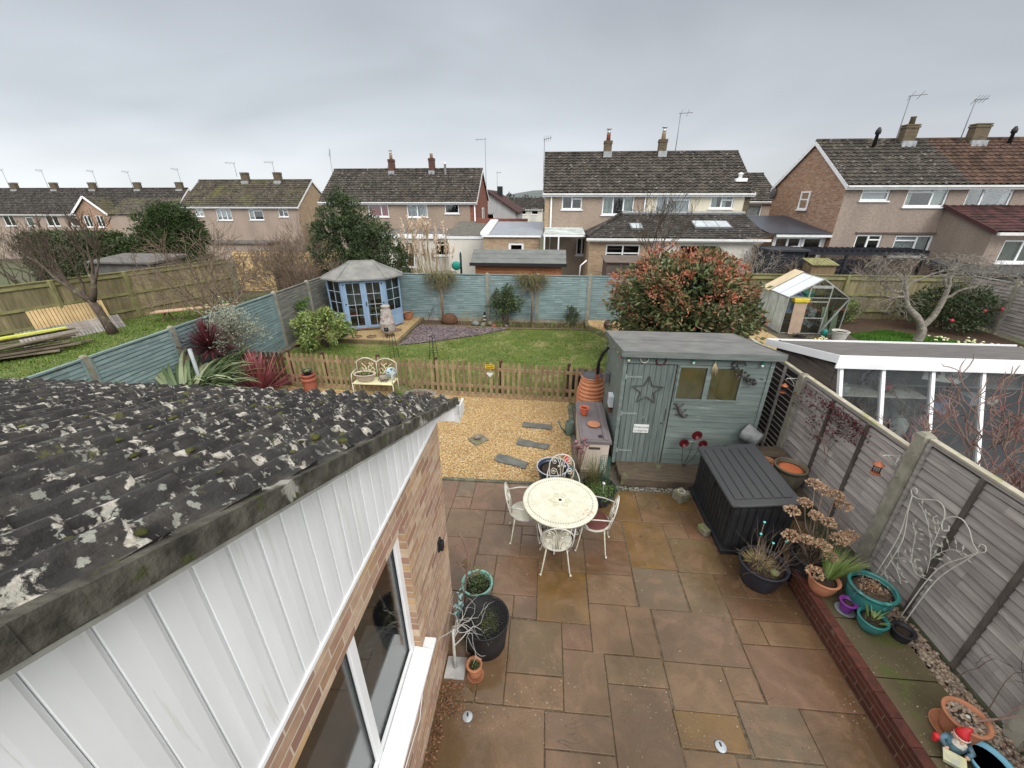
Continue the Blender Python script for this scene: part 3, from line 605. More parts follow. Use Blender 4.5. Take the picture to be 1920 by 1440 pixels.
b = MB(); b.poly([(1.62, 16.15, .14), (1.72, 15.15, .14), (2.35, 14.25, .14), (4.1, 13.5, .14), (4.2, 16.15, .14)]); struct(b.build('raised_gravel', m_gravel))
b = MB()
for p, q in (((1.68, 15.25), (2.32, 14.3)), ((2.32, 14.3), (4.1, 13.55))): b.bar((*p, .06), (*q, .06), .1, .22)
b.box(1.56, 15.2, -.05, 1.68, 16.15, .17); struct(b.build('raised_gravel_edging', m_timber))
pebbles('orange_gravel', [(1.7, 16.1), (1.75, 15.25), (2.4, 14.35), (3.2, 14.2), (3.2, 16.1)], 2500, .022, l_gravel, rs, .14, .6, 'orange gravel in the raised corner by the back fence')
# neighbour ground on the right
sheet('greenhouse_path', [(5.5, 11), (8.6, 13.4), (8.3, 16.6), (5.0, 16.6)], -.006, m_gravel)
sheet('greenhouse_yard', [(8.3, 13.2), (11, 13.2), (11.4, 16.2), (12, 17.8), (8.2, 17.8)], -.008, mat('yard', (.10, .085, .06), (.06, .05, .035), 8, .9, .5))
sheet('right_border', [(11.3, 15.5), (13, 16.2), (14.2, 15.4), (16.3, 13.4), (16.9, 17.8), (12, 17.8)], -.006, m_mulch)
# distant hill with woodland
m = MB(); rs3 = np.random.RandomState(5)
N = 60
V = []; 
for j, (yy, hh) in enumerate(((300, -6), (360, 0), (430, 1))):
    for i in range(N + 1):
        x = -330 + i * 15; V.append((x, yy, hh + (6 + 3.2 * sin(i * .35) + 2 * sin(i * .9 + 1)) * (j / 2) - .012 * max(0, yy - 90) * 0))
m.add(V, [(j * (N + 1) + i, j * (N + 1) + i + 1, (j + 1) * (N + 1) + i + 1, (j + 1) * (N + 1) + i) for j in range(2) for i in range(N)])
m.smooth = True; struct(m.build('hills', mat('hill_wood', (.09, .105, .11), (.12, .135, .13), .05, .95, 0)))  # bluish tint puts distance haze into the hill colour
m = MB(); P = []
for k in range(150):
    x, y = rs3.uniform(-330, 560), rs3.uniform(120, 330); h = rs3.uniform(3.5, 8.5)
    P.append(blob_points(rs3, (x, y, gz(x, y) + h * .5 - .6 - .01 * max(0, y - 90)), (h * .7, h * .6, h * .55), 130, 12, 1.6, .5))
leafcloud(m, np.concatenate(P), 1.3, .9, rs3); tag(stuff(m.build('far_woodland', leafm('far_tree', [(.05, .065, .05), (.08, .09, .07), (.12, .12, .10)], .9, .1))), 'distant woodland on the skyline between the houses', 'woodland')
# ================================================================ OWN EXTENSION
ex = thing('house_extension', 'low brick extension with white clad gable and lichen covered tiled roof', 'house extension', (-2, 1.5, 0))
WX = -.95
mp_ = mapxp(WX); hole = (.05, 2.13, 1.12, 2.5)
b_ext = brick('extension_brick', [(.34, .20, .14), (.52, .38, .26), (.38, .22, .16), (.58, .44, .31), (.26, .14, .11), (.54, .36, .19), (.32, .17, .13)], (.50, .43, .34), ms=.011)
b = MB(); wallh(b, mp_, -.2, 3.15, 0, 2.82, [hole], .1); b.poly([(-.95, 3.15, 0), (-8, 3.15, 0), (-8, 3.15, 2.82), (-.95, 3.15, 2.82)])
b.poly([(-8, 3.15, 0), (-8, -.2, 0), (-8, -.2, 2.82), (-8, 3.15, 2.82)]); b.build('wall', b_ext, ex)
rz = lambda y: 2.93 + .37 * (3.2 - y)
# cladding: vertical boards with grooves
b = MB(); y = -.2; i = 0
m_clad = mat('white_cladding', (.74, .75, .765), (.64, .65, .66), 1.5, .38, .06, 6, .004, stretch=(1, 4, .6), patch=[((.63, .63, .61), 3, .60, (1, 9, .5))])
while y < 3.12:
    y1 = min(y + .115, 3.13); gp = .0028 if i % 3 == 0 else .0012; dx = 0
    W_ = WX + .02; gw, gd = (.004, .03) if i % 3 == 0 else (.0022, .015); T2 = lambda v: rz(v) - .045
    pts = [(W_ - gd, y), (W_ - .002, y), (W_, y + .0015), (W_ + .002, (y + y1) / 2), (W_, y1 - gw - .012), (W_ - .005, y1 - gw), (W_ - gd, y1 - gw), (W_ - gd, y1)]
    for (xa, ya), (xb, yb_) in zip(pts, pts[1:]): b.poly([(xa, ya, 2.822), (xb, yb_, 2.822), (xb, yb_, T2(yb_)), (xa, ya, T2(ya))])
    y = y1; i += 1
b.build('cladding', m_clad, ex)
b = MB(); b.box(WX - .003, -.2, 2.80, WX + .03, 3.16, 2.8215); b.build('cladding_trim', m_pvc, ex)
# roof
t = NT('lichen_tiles'); sp = t.n('ShaderNodeSeparateXYZ'); t.l(t.obj(), sp.inputs[0])
c = t.ramp(t.noise(7, 6, .6), [(.3, (.007, .007, .007)), (.52, (.019, .017, .016)), (.72, (.062, .054, .045))])
c = t.mix(t.ramp(t.noise(1.6, 5, .6, loc=(2, 9, 4)), [(.5, 0.), (.75, .5)]), c, (.09, .085, .075))
yy = t.math('FRACT', t.math('DIVIDE', t.math('ADD', sp.outputs[1], .0), .285)); edge = t.ramp(yy, [(0, .0), (.55, .02), (.82, .07), (1, .09)])
n1 = t.math('ADD', t.noise(13, 5, .6, dist=.5), edge)
n1 = t.math('ADD', n1, t.math('MULTIPLY', t.math('SUBTRACT', t.noise(38, 5, .7, loc=(3, 3, 8)), .5), .16)); l1 = t.ramp(n1, [(.608, 0.), (.65, 1.)])
lc = t.ramp(t.noise(40, 4, .7), [(.35, (.24, .215, .175)), (.62, (.52, .49, .43))])
c = t.mix(l1, c, lc)
l2 = t.ramp(t.noise(28, 4, .55, loc=(4, 1, 7)), [(.60, 0.), (.63, .75)]); c = t.mix(t.math('MULTIPLY', l2, t.ramp(t.noise(2.2, 3), [(.4, .2), (.6, 1.)])), c, (.33, .34, .29))
ms_ = t.ramp(t.noise(5.5, 5, .6, loc=(8, 3, 2)), [(.645, 0.), (.68, .9)]); c = t.mix(ms_, c, (.085, .085, .022))
bl = t.ramp(t.noise(2.4, 4, .5, loc=(1, 1, 9)), [(.70, 0.), (.72, .8)]); c = t.mix(bl, c, (.28, .25, .12))
h = t.math('ADD', t.math('MULTIPLY', l1, .5), t.noise(22, 6, .7)); m_tile = t.fin(c, .8, t.bump(h, .8, .012))
b = MB(); rr = np.random.RandomState(1)
tiled(b, (-8.3, 3.30, rz(3.30) + .0), (1, 0, 0), (0, -1, .37), 7.50, 3.75, .152, .304, .036, .030, 10, 5, .006, rr)
V = np.array(b.v); nzv = (np.sin(V[:, 0] * 37 + V[:, 1] * 19) + np.sin(V[:, 0] * 71 - V[:, 1] * 53)) * .0016; V[:, 2] += nzv + rr.normal(0, .0009, len(V)); b.v = V.tolist()
b.build('roof', m_tile, ex)
# mossy clumps and lichen crusts standing on the tiles
g = random.Random(11); b = MB()
for i in range(110):
    y = g.uniform(.0, 3.2); x = -.85 - abs(g.gauss(0, 1.9)); s = g.uniform(.006, .02); b.ball((x, y, rz(y) + .04), (s, s * 1.4, s * .45), 8, 5, g.uniform(0, 3), .25, i)
stuff(b.build('moss', mat('moss', (.075, .075, .016), (.04, .045, .012), 30, .95, .8, 120, .01, isl=.4), ex))
# verge: mortar band and undercloak along the gable
m_verge = mat('verge_mortar', (.10, .093, .075), (.03, .028, .022), 14, .9, .8, 40, .012, patch=[((.28, .27, .24), 4, .6, (1, 1, 1)), ((.05, .055, .02), 9, .58, (1, 1, 1))])
b = MB(); n = 40; g = random.Random(3)
for i in range(n):
    y0 = 3.3 - i * 3.6 / n; y1 = y0 - 3.6 / n - .0; w = .045 + g.uniform(-.004, .004); a = -.815
    b.hexa([(a, y1, rz(y1) - .03), (a + w, y1, rz(y1) - .03), (a + w, y0, rz(y0) - .03), (a, y0, rz(y0) - .03), (a, y1, rz(y1) + .036), (a + w - .004, y1, rz(y1) + .040), (a + w - .004, y0, rz(y0) + .040), (a, y0, rz(y0) + .036)])
b.build('verge', m_verge, ex)
b = MB(); b.hexa([(-.96, -.3, rz(-.3) - .048), (-.775, -.3, rz(-.3) - .048), (-.775, 3.3, rz(3.3) - .048), (-.96, 3.3, rz(3.3) - .048), (-.96, -.3, rz(-.3) - .036), (-.775, -.3, rz(-.3) - .036), (-.775, 3.3, rz(3.3) - .036), (-.96, 3.3, rz(3.3) - .036)])
b.build('undercloak', mat('undercloak', (.30, .30, .27), (.18, .18, .16), 6, .9, .3), ex)
b = MB(); b.box(-8.3, 3.18, 2.74, -.80, 3.205, 2.88); b.build('fascia', m_pvc, ex)
b = MB(); P = [(0, 0), (.11, 0), (.11, .09), (.10, .09), (.10, .012), (.012, .012), (.012, .09), (0, .09)]
b.prism([(-8.3, 3.215 + u, 2.80 + z) for u, z in P], (7.55, 0, 0)); b.box(-.75, 3.195, 2.77, -.735, 3.345, 2.90); b.box(-.80, 3.2, 2.72, -.752, 3.34, 2.797); b.build('gutter', m_gutter, ex, recalc=True)
# window
wf = MB(); a0, a1, c0, c1 = hole; F = .07
for (u0, u1) in ((a0, a0 + F), (a1 - F, a1), (.74, .81), (1.33, 1.40)): wf.mbox(mp_, u0, u1, .055, .12, c0, c1)
for (z0, z1) in ((c0, c0 + F), (c1 - F, c1)):
    for (u0, u1) in ((a0 + F, .74), (.81, 1.33), (1.40, a1 - F)): wf.mbox(mp_, u0, u1, .058, .118, z0, z1)
win = wf.build('window', m_pvc, ex, bev=.004)
b = MB(); b.mbox(mp_, a0 + F, a1 - F, .085, .09, c0 + F, c1 - F); b.build('pane', g_win, win)
b = MB()
for u0, u1 in ((a0 + F, .74), (.81, 1.33), (1.40, a1 - F)):
    for s in ((u0, u0 + .006, c0 + F, c1 - F), (u1 - .006, u1, c0 + F, c1 - F), (u0 + .006, u1 - .006, c0 + F, c0 + F + .006), (u0 + .006, u1 - .006, c1 - F - .006, c1 - F)): b.mbox(mp_, s[0], s[1], .075, .084, s[2], s[3])
b.build('gasket', m_blackm, win)
b = MB(); b.hexa([mp_(a0 - .03, -.1, 1.085), mp_(a1 + .0, -.1, 1.085), mp_(a1 - .002, .054, 1.10), mp_(a0 - .03, .054, 1.10), mp_(a0 - .03, -.1, 1.12), mp_(a1 + .0, -.1, 1.12), mp_(a1 - .002, .054, 1.15), mp_(a0 - .03, .054, 1.15)]); b.mbox(mp_, a1 + .0005, a1 + .10, -.1, -.002, 1.085, 1.12); b.build('sill', m_pvc, win, bev=.004)
b = MB(); b.box(-1.5, -.1, 1.05, -1.07, 2.3, 1.10); b.build('inner_sill', m_pvc, win)
# room behind the glass
b = MB(); X0, X1, Y0, Y1, Z1 = -4.2, -1.08, -.1, 3.1, 2.7
b.poly([(X0, Y0, .02), (X1, Y0, .02), (X1, Y1, .02), (X0, Y1, .02)]); b.poly([(X0, Y0, Z1), (X1, Y0, Z1), (X1, Y1, Z1), (X0, Y1, Z1)])
b.poly([(X0, Y0, 0), (X0, Y1, 0), (X0, Y1, Z1), (X0, Y0, Z1)]); b.poly([(X0, Y0, 0), (X1, Y0, 0), (X1, Y0, Z1), (X0, Y0, Z1)]); b.poly([(X0, Y1, 0), (X1, Y1, 0), (X1, Y1, Z1), (X0, Y1, Z1)])
r_ = b.build('room', mat('room_wall', (.30, .27, .23), None, 2, .9, 0), ex)
b = MB(); b.box(-3.4, .4, .45, -1.9, 2.4, .5); b.box(-3.3, .5, .0, -3.2, .6, .45); b.box(-2.1, 2.2, 0, -2.0, 2.3, .45); b.build('room_table', mat('table_wood', (.20, .12, .07), None, 4, .4, .1), ex)
b = MB(); b.box(WX, 2.80, 1.50, WX + .02, 2.88, 1.63); b.box(WX + .02, 2.81, 1.51, WX + .05, 2.87, 1.61); b.build('wall_light', m_black, ex, bev=.006)
b = MB(); b.tube([(WX + .01, .9, .75), (WX + .012, 1.6, .66), (WX + .012, 1.86, .60), (WX + .012, 2.0, .75), (WX + .012, 2.06, .95)], .004, 5); b.build('cable', m_pvc, ex)
# the white board of the window we look from is out of frame; the rear wall of the house stays behind the camera
# ================================================================ FENCES
def lap_panel(f, name, m, x0, y0, x1, y1, z0, z1, face, lap=.085, mats_frame=None, battens=True, lean=0):
    """overlapping horizontal boards between two points; face=+1 boards show to the left of the direction"""
    d = Vector((x1 - x0, y1 - y0, 0)); L = d.length; d.normalize(); nrm = Vector((-d.y, d.x, 0)) * face; g = random.Random(int(x0 * 31 + y0 * 77)); b = MB()
    A = Vector((x0, y0, 0))
    q = lambda u, n, z: A + d * u + nrm * n + Vector((0, 0, z))
    k = int((z1 - z0 - .04) / lap); z = z0 + .01
    for i in range(k + 1):
        za, zb = z, min(z + lap + .02, z1 - .035); n = 6
        for j in range(n):   # each board waves a little
            ua, ub = L * j / n, L * (j + 1) / n
            w0, w1 = .006 * sin(i * 1.3 + j * 1.1), .006 * sin(i * 1.3 + (j + 1) * 1.1)
            zt = zb - .030
            b.hexa([q(ua, -.006, za + w0), q(ub, -.006, za + w1), q(ub, .022, za + w1), q(ua, .022, za + w0), q(ua, -.010, zt + w0), q(ub, -.010, zt + w1), q(ub, .006, zt + w1), q(ua, .006, zt + w0)])
        z += lap
    b.k = 1; b.hexa([q(.01, -.016, z0), q(L - .01, -.016, z0), q(L - .01, -.0105, z0), q(.01, -.0105, z0), q(.01, -.016, z1 - .036), q(L - .01, -.016, z1 - .036), q(L - .01, -.0105, z1 - .036), q(.01, -.0105, z1 - .036)])  # near-black sheet behind the gaps, painting the shadow lines between the boards
    o = b.build(name, [m, m_slatw], f)
    b = MB(); b.hexa([q(0, -.03, z1 - .035), q(L, -.03, z1 - .035), q(L, .03, z1 - .035), q(0, .03, z1 - .035), q(0, -.03, z1), q(L, -.03, z1), q(L, .03, z1), q(0, .03, z1)])
    for u in ([0.0, L - .04]): b.hexa([q(u, .02, z0), q(u + .04, .02, z0), q(u + .04, .042, z0), q(u, .042, z0), q(u, .02, z1 - .036), q(u + .04, .02, z1 - .036), q(u + .04, .042, z1 - .036), q(u, .042, z1 - .036)])
    b.build('frame', mats_frame or m, o)
    return o, q, L
def post(f, x, y, z0, z1, s=.1, m=None):
    b = MB(); h = s / 2; b.hexa([(x - h, y - h, z0), (x + h, y - h, z0), (x + h, y + h, z0), (x - h, y + h, z0), (x - h, y - h, z1 - .03), (x + h, y - h, z1 - .03), (x + h, y + h, z1 - .03), (x - h, y + h, z1 - .03)])
    h2 = h * .6; b.hexa([(x - h, y - h, z1 - .03), (x + h, y - h, z1 - .03), (x + h, y + h, z1 - .03), (x - h, y + h, z1 - .03), (x - h2, y - h2, z1), (x + h2, y - h2, z1), (x + h2, y + h2, z1), (x - h2, y + h2, z1)])
    return b.build('post', m or m_conc, f)
# blue fence on the left and at the back
fb = thing('garden_fence', 'blue green lapped panel fence with concrete posts on the left side', 'fence', (-8.6, 10, 0))
ys = [4.6, 6.42, 8.34, 10.26, 12.18, 14.10, 16.05]
for i, (a, c) in enumerate(zip(ys, ys[1:])):
    last = i >= 4; lap_panel(fb, 'fence_panel', m_bluegrey if last else m_blue, -8.6, a + .055, -8.6, c - .055, .12, 1.88, -1)
    b = MB(); b.box(-8.62, a + .055, -.1, -8.58, c - .055, .118); b.build('gravel_board', m_conc, fb)
for y in ys[1:]: post(fb, -8.6, y, -.1, 1.93)
fk = thing('back_fence', 'blue green lapped panel fence with concrete posts across the end of the lawn', 'fence', (-2, 16.1, 0))
xs = [-8.55, -6.7, -4.55, -2.33, -.38, 1.68, 3.75]; xs = [-8.55, -6.2, -4.27, -2.32, -.35, 1.68, 3.7]
for a, c in zip(xs, xs[1:]):
    yy = 16.1; lap_panel(fk, 'fence_panel', m_blue, a + .055, yy, c - .055, yy, .14, 1.9, -1)
    b = MB(); b.box(a + .055, yy - .02, -.1, c - .055, yy + .02, .138); b.build('gravel_board', m_conc, fk)
for x in xs[1:]: post(fk, x, 16.1, -.1, 1.95, m=m_conc)
# picket fence ---------------------------------------------------------
pk = thing('picket_fence', 'low brown picket fence with round topped pales across the garden', 'fence', (-3.4, 9.2, 0))
def pline(x): return 9.06 - .052 * (x - 1.6) * .9 if x > -8 else 9.06 + .45
g = random.Random(9)
segs = [(-8.4, -6.75, 1), (-6.75, -5.78, 0), (-5.78, -4.25, 0), (-4.25, -2.72, 0), (-2.72, -1.05, 0), (-1.05, .62, 0), (.62, 1.62, 0)]
for (a, c, dk) in segs:
    b = MB(); x = a + .05
    while x < c - .02:
        y = pline(x) - .03; h = .94 + g.uniform(-.012, .012); w = .036; t_ = .018; ln = g.uniform(-.006, .006)
        pr = [(x - w, y, .06), (x + w, y, .06)] + [(x + ln + w * cos(k * pi / 6), y, h - w + w * 1.1 * sin(k * pi / 6)) for k in range(7)]
        b.prism(pr, (0, t_, 0)); x += .1235 if dk else .138
    o = b.build('pickets', m_picketd if dk else m_picket, pk)
    b = MB()
    for z in (.24, .72): b.hexa([(a, pline(a) - .01, z), (c, pline(c) - .01, z), (c, pline(c) + .03, z), (a, pline(a) + .03, z), (a, pline(a) - .01, z + .07), (c, pline(c) - .01, z + .07), (c, pline(c) + .03, z + .07), (a, pline(a) + .03, z + .07)])
    b.hexa([(a, pline(a) - .02, -.03), (c, pline(c) - .02, -.03), (c, pline(c) + .01, -.03), (a, pline(a) + .01, -.03), (a, pline(a) - .02, .1), (c, pline(c) - .02, .1), (c, pline(c) + .01, .1), (a, pline(a) + .01, .1)])
    b.build('rail', m_picketd if dk else m_picket, pk)
for x in (-8.4, -6.75, -5.78, -4.25, -2.72, -1.05, .62, 1.62):
    b = MB(); y = pline(x) + .045; b.box(x - .04, y, -.05, x + .04, y + .08, .97); b.build('post', m_picketd, pk, bev=.006)
# yellow notice with the little plaque on the fence
sg = thing('warning_sign', 'small yellow notice hanging on the picket fence above a pale heart plaque', 'sign', (-1.32, 9.15, .7))
b = MB(); b.box(-1.43, 9.135, .80, -1.20, 9.142, .90); b.build('plate', mat('yellow_plate', (.72, .48, .03), None, 4, .5, 0), sg)
b = MB()
for i in range(7): b.box(-1.41 + i * .028, 9.131, .865, -1.392 + i * .028, 9.1345, .885)
for i in range(5): b.box(-1.40 + i * .038, 9.131, .82, -1.372 + i * .038, 9.1345, .84)
b.build('lettering', m_blackm, sg)
b = MB(); b.prism([(-1.40, 9.13, .66), (-1.31, 9.13, .57), (-1.23, 9.13, .66), (-1.26, 9.13, .70), (-1.315, 9.13, .675), (-1.37, 9.13, .70)], (0, .012, 0)); b.build('plaque', mat('pale_blue_plaque', (.45, .55, .55), (.62, .62, .58), 30, .6, 0), sg)
# right side fence -------------------------------------------------------
fr_ = thing('side_fence', 'tall weathered grey timber fence with square concrete posts on the right', 'fence', (4.25, 4, 0))
FX = 4.27
for (a, c, z0, z1, m, dk) in ((6.52, 8.4, .15, 1.95, m_slatw, 1), (4.30, 6.38, .28, 1.97, m_greyw, 0), (2.36, 4.14, .28, 2.19, m_greyw, 0), (.45, 2.24, .28, 2.19, m_greyw, 0)):
    o, q, L = lap_panel(fr_, 'fence_panel', m, FX, c, FX, a, z0, z1, -1, .105 if not dk else .09, mats_frame=m_greyw)
    b = MB()
    us = (L * .34, L * .68) if not dk else (L * .25, L * .5, L * .75)
    for u in us: b.hexa([q(u, .013, z0), q(u + .045, .013, z0), q(u + .045, .045, z0), q(u, .045, z0), q(u, .013, z1 - .036), q(u + .045, .013, z1 - .036), q(u + .045, .045, z1 - .036), q(u, .045, z1 - .036)])
    if dk:
        for i in range(17): z = z0 + .04 + i * .1; b.hexa([q(0, .02, z), q(L, .02, z), q(L, .03, z), q(0, .03, z), q(0, .02, z + .015), q(L, .02, z + .015), q(L, .03, z + .015), q(0, .03, z + .015)])
    b.build('batten', m_darkw if not dk else m_greyw, o)
    b = MB(); b.box(FX - .035, a, z1, FX + .035, c, z1 + .022); b.build('capping', mat('fence_cap', (.40, .37, .29), (.28, .26, .20), 5, .8, .4, patch=[((.27, .26, .13), 5, .58, (1, 1, 1))]), o)
    b = MB(); b.box(FX - .02, a, -.05, FX + .02, c, z0 - .002); b.build('gravel_board', mat('green_board', (.13, .14, .085), (.09, .10, .06), 4, .85, .4), fr_)
for y, z1 in ((6.45, 2.0), (4.22, 2.24), (2.30, 2.24)): post(fr_, FX - .01, y, 0, z1, .13)
# dead creeper on the middle panel
vb = MB(); g = random.Random(6); tips = []
for k in range(5): grow(vb, g, (4.21, 5.35 + k * .06, 1.0 + .15 * k), (0, g.uniform(-.5, .6), .5), .45, .006, 3, 3, .9, .35, .1, .75, 4, .0018, tips)
vv = np.array(vb.v); vv[:, 0] = np.clip(vv[:, 0], 4.15, 4.225); vv[:, 2] = np.clip(vv[:, 2], .6, 1.9); vb.v = vv.tolist()
cr_ = thing('creeper', 'dead dark red creeper clinging to the middle grey fence panel', 'climbing plant', (4.2, 5.4, .3)); vb.build('stem', m_twigp, cr_)
P = []; rs4 = np.random.RandomState(2)
for q_ in tips: P.append(np.array([[min(max(q_[0], 4.16), 4.2), q_[1], min(max(q_[2], .7), 1.85)]]) + rs4.normal(0, .03, (4, 3)) * [.3, 1, 1])
b = MB(); leafcloud(b, np.concatenate(P), .035, .028, rs4); b.build('leaves', l_dred, cr_)
# bird feeders on scroll brackets
def feeder(x, y, z, label):
    f = thing('bird_feeder', label, 'bird feeder', (x, y, z), 'copper topped bird feeders on the fence posts')
    b = MB(); b.tube([(x + .17, y, z + .23), (x + .04, y, z + .235), (x, y, z + .23), (x - .01, y, z + .20)], .006, 6); b.tube([(x + .17, y, z + .24), (x + .17, y, z + .04)], .006, 6)
    b.tube([(x + .17 - .05 * t * cos(t * 7), y, z + .12 + .05 * t * sin(t * 7)) for t in [k / 14 for k in range(15)]], .004, 5); b.tube([(x + .04, y, z + .23), (x + .10, y, z + .18), (x + .165, y, z + .07)], .005, 5); b.build('bracket', m_white_m, f)
    b = MB(); b.lathe([(.0, .165), (.012, .16), (.014, .148), (.03, .142), (.045, .125), (.058, .118), (.058, .112), (0, .112)], 18, (x - .01, y, z - .02)); b.build('roof', m_terr2 if 0 else mat('copper_roof', (.40, .13, .06), (.28, .09, .045), 8, .35, .1, metal=.2), f)
    b = MB()
    for k in range(10):
        a = 2 * pi * k / 10; b.tube([(x - .01 + .038 * cos(a), y + .038 * sin(a), z - .02 + zz) for zz in (0, .11)], .0022, 4)
    for zz in (.03, .06, .09): b.tube([(x - .01 + .038 * cos(a), y + .038 * sin(a), z - .02 + zz) for a in [2 * pi * k / 12 for k in range(13)]], .002, 4)
    b.build('cage', m_blackm, f)
    b = MB(); b.lathe([(0, -.012), (.05, -.012), (.055, 0), (.052, .004), (0, .004)], 18, (x - .01, y, z - .02)); b.build('tray', MATS['copper_roof'], f)
feeder(4.03, 6.50, 1.66, 'copper topped wire bird feeder hanging on the far fence post by the grey shed'); feeder(4.03, 4.34, 1.62, 'copper topped wire bird feeder hanging on the near concrete fence post')
# ================================================================ GREY SHED
sh = thing('garden_shed', 'blue grey timber shed with felt roof, vertical board door and two panes', 'shed', (2.6, 7.2, 0))
SX0, SX1, SY0, SY1 = 1.36, 3.70, 6.44, 8.25; ZB, ZT, ZTB = .12, 2.26, 2.02
m = mapy(SY0)
win_h = (2.27, 3.26, 1.48, 2.06)
# shiplap boards (front right part, sides)
b = MB(); z = ZB
def boards(b, mp, u0, u1, z0, z1, holes=(), gauge=.115):
    z = z0
    while z < z1 - .01:
        ze = min(z + gauge, z1); us = [(u0, u1)]
        for h in holes:
            if z < h[3] and ze > h[2]:
                us = [(a, min(c, h[0])) for a, c in us if a < h[0]] + [(max(a, h[1]), c) for a, c in us if c > h[1]]
        for a, c in us:
            if c - a > .01: b.hexa([mp(a, -.014, z + .006), mp(c, -.014, z + .006), mp(c, .0, z + .006), mp(a, .0, z + .006), mp(a, -.010, ze), mp(c, -.010, ze), mp(c, .0, ze), mp(a, .0, ze)])
        z = ze
boards(b, m, 2.22, SX1, ZB, 2.10, [(2.24, 3.29, 1.44, 2.10)]); boards(b, m, SX0, SX1, 2.10, ZT + .02)
boards(b, mapxm(SX0), SY0, SY1, ZB, 2.0); boards(b, mapxp(SX1), SY0, SY1, ZB, 2.0)
b.hexa([(SX0 - .012, SY0, 2.0), (SX0, SY0, 2.0), (SX0, SY1, 2.0), (SX0 - .012, SY1, 2.0), (SX0 - .012, SY0, ZT), (SX0, SY0, ZT), (SX0, SY1, ZTB), (SX0 - .012, SY1, ZTB)])
b.hexa([(SX1, SY0, 2.0), (SX1 + .012, SY0, 2.0), (SX1 + .012, SY1, 2.0), (SX1, SY1, 2.0), (SX1, SY0, ZT), (SX1 + .012, SY0, ZT), (SX1 + .012, SY1, ZTB), (SX1, SY1, ZTB)])
b.box(2.22, SY0 - .012, 1.39, 3.30, SY0, 1.439)
wl = b.build('wall', m_shed, sh)
b = MB(); b.box(SX0 + .01, SY0 + .02, ZB, 2.22, SY0 + .04, ZT - .05); b.box(SX0 + .01, SY1 - .02, ZB, SX1 - .01, SY1, ZTB - .02); b.box(SX0 + .01, SY0 + .05, ZB, SX1 - .01, SY1 - .03, ZB + .02); b.build('inner_boards', mat('shed_inner', (.09, .06, .035), None, 4, .9, 0), sh)
for x in (SX0, SX1): b = MB(); b.box(x - .03, SY0 - .03, ZB, x + .03, SY0, 2.24); b.build('corner_trim', m_shed, sh)
# door
b = MB(); u = SX0 + .04; g = random.Random(5)
while u < 2.19:
    u1 = min(u + .094, 2.20); b.box(u + .003, SY0 - .022, .13, u1 - .002, SY0 + .006, 2.09); u = u1
dr = b.build('door', m_shedv, sh, bev=.003)
for z in (.38, 1.15, 1.85): b = MB(); b.box(SX0 + .05, SY0 - .031, z, SX0 + .30, SY0 - .023, z + .028); b.box(SX0 + .02, SY0 - .036, z - .03, SX0 + .05, SY0 - .023, z + .06); b.build('hinge', mat('painted_hinge', (.22, .26, .25), None, 6, .5, 0), dr)
b = MB(); b.box(2.14, SY0 - .035, 1.05, 2.155, SY0 - .023, 1.28); b.ball((2.11, SY0 - .03, 1.0), .018); b.build('handle', m_iron, dr)
# window
b = MB()
for u0, u1, z0, z1 in ((2.24, 2.27, 1.44, 2.10), (3.26, 3.29, 1.44, 2.10), (2.70, 2.78, 1.48, 2.06), (2.27, 3.26, 2.06, 2.10), (2.27, 3.26, 1.44, 1.48)): b.box(u0, SY0 - .026, z0, u1, SY0 + .01, z1)
wn = b.build('window', m_shed, sh)
t = NT('amber_blind'); c = t.ramp(t.noise(3.2, 3, .5, stretch=(1.5, 1, .6), dist=.4), [(.38, (.30, .22, .08)), (.6, (.37, .27, .10)), (.75, (.50, .24, .09))]); m_blind = t.fin(c, .5, None)
b = MB(); b.box(2.272, SY0 + .018, 1.482, 2.698, SY0 + .022, 2.058); b.box(2.782, SY0 + .018, 1.482, 3.258, SY0 + .022, 2.058); b.build('blind', m_blind, wn)
b = MB(); b.box(2.271, SY0 - .004, 1.481, 2.699, SY0 - .001, 2.059); b.box(2.781, SY0 - .004, 1.481, 3.259, SY0 - .001, 2.059); b.build('pane', g_clear, wn)
# roof: felt on boards, fascia in front
def rzs(y): return 2.355 - (y - 6.32) * .135
b = MB(); X0, X1, Y0, Y1 = 1.29, 3.80, 6.33, 8.3
b.hexa([(X0, Y0, rzs(Y0) - .02), (X1, Y0, rzs(Y0) - .02), (X1, Y1, rzs(Y1) - .02), (X0, Y1, rzs(Y1) - .02), (X0, Y0, rzs(Y0)), (X1, Y0, rzs(Y0)), (X1, Y1, rzs(Y1)), (X0, Y1, rzs(Y1))])
b.hexa([(X0, 7.3, rzs(7.3) + .001), (X1, 7.3, rzs(7.3) + .001), (X1, Y1, rzs(Y1) + .001), (X0, Y1, rzs(Y1) + .001), (X0, 7.3, rzs(7.3) + .008), (X1, 7.3, rzs(7.3) + .008), (X1, Y1, rzs(Y1) + .006), (X0, Y1, rzs(Y1) + .006)])
rf = b.build('roof', m_felt, sh)
b = MB(); b.box(X0, 6.305, rzs(Y0) - .10, X1, 6.328, rzs(Y0) + .006)
for xx in (X0 - .022, X1 + .002): b.hexa([(xx, 6.305, rzs(6.3) - .10), (xx + .02, 6.305, rzs(6.3) - .10), (xx + .02, Y1, rzs(Y1) - .09), (xx, Y1, rzs(Y1) - .09), (xx, 6.305, rzs(6.3) + .012), (xx + .02, 6.305, rzs(6.3) + .012), (xx + .02, Y1, rzs(Y1) + .012), (xx, Y1, rzs(Y1) + .012)])
b.build('fascia', mat('fascia_paint', (.15, .165, .155), (.10, .115, .108), 3, .6, .3, 25, .003, stretch=(1, 1, 6), patch=[((.25, .15, .13), 6, .66, (.4, 1, 3))]), rf)
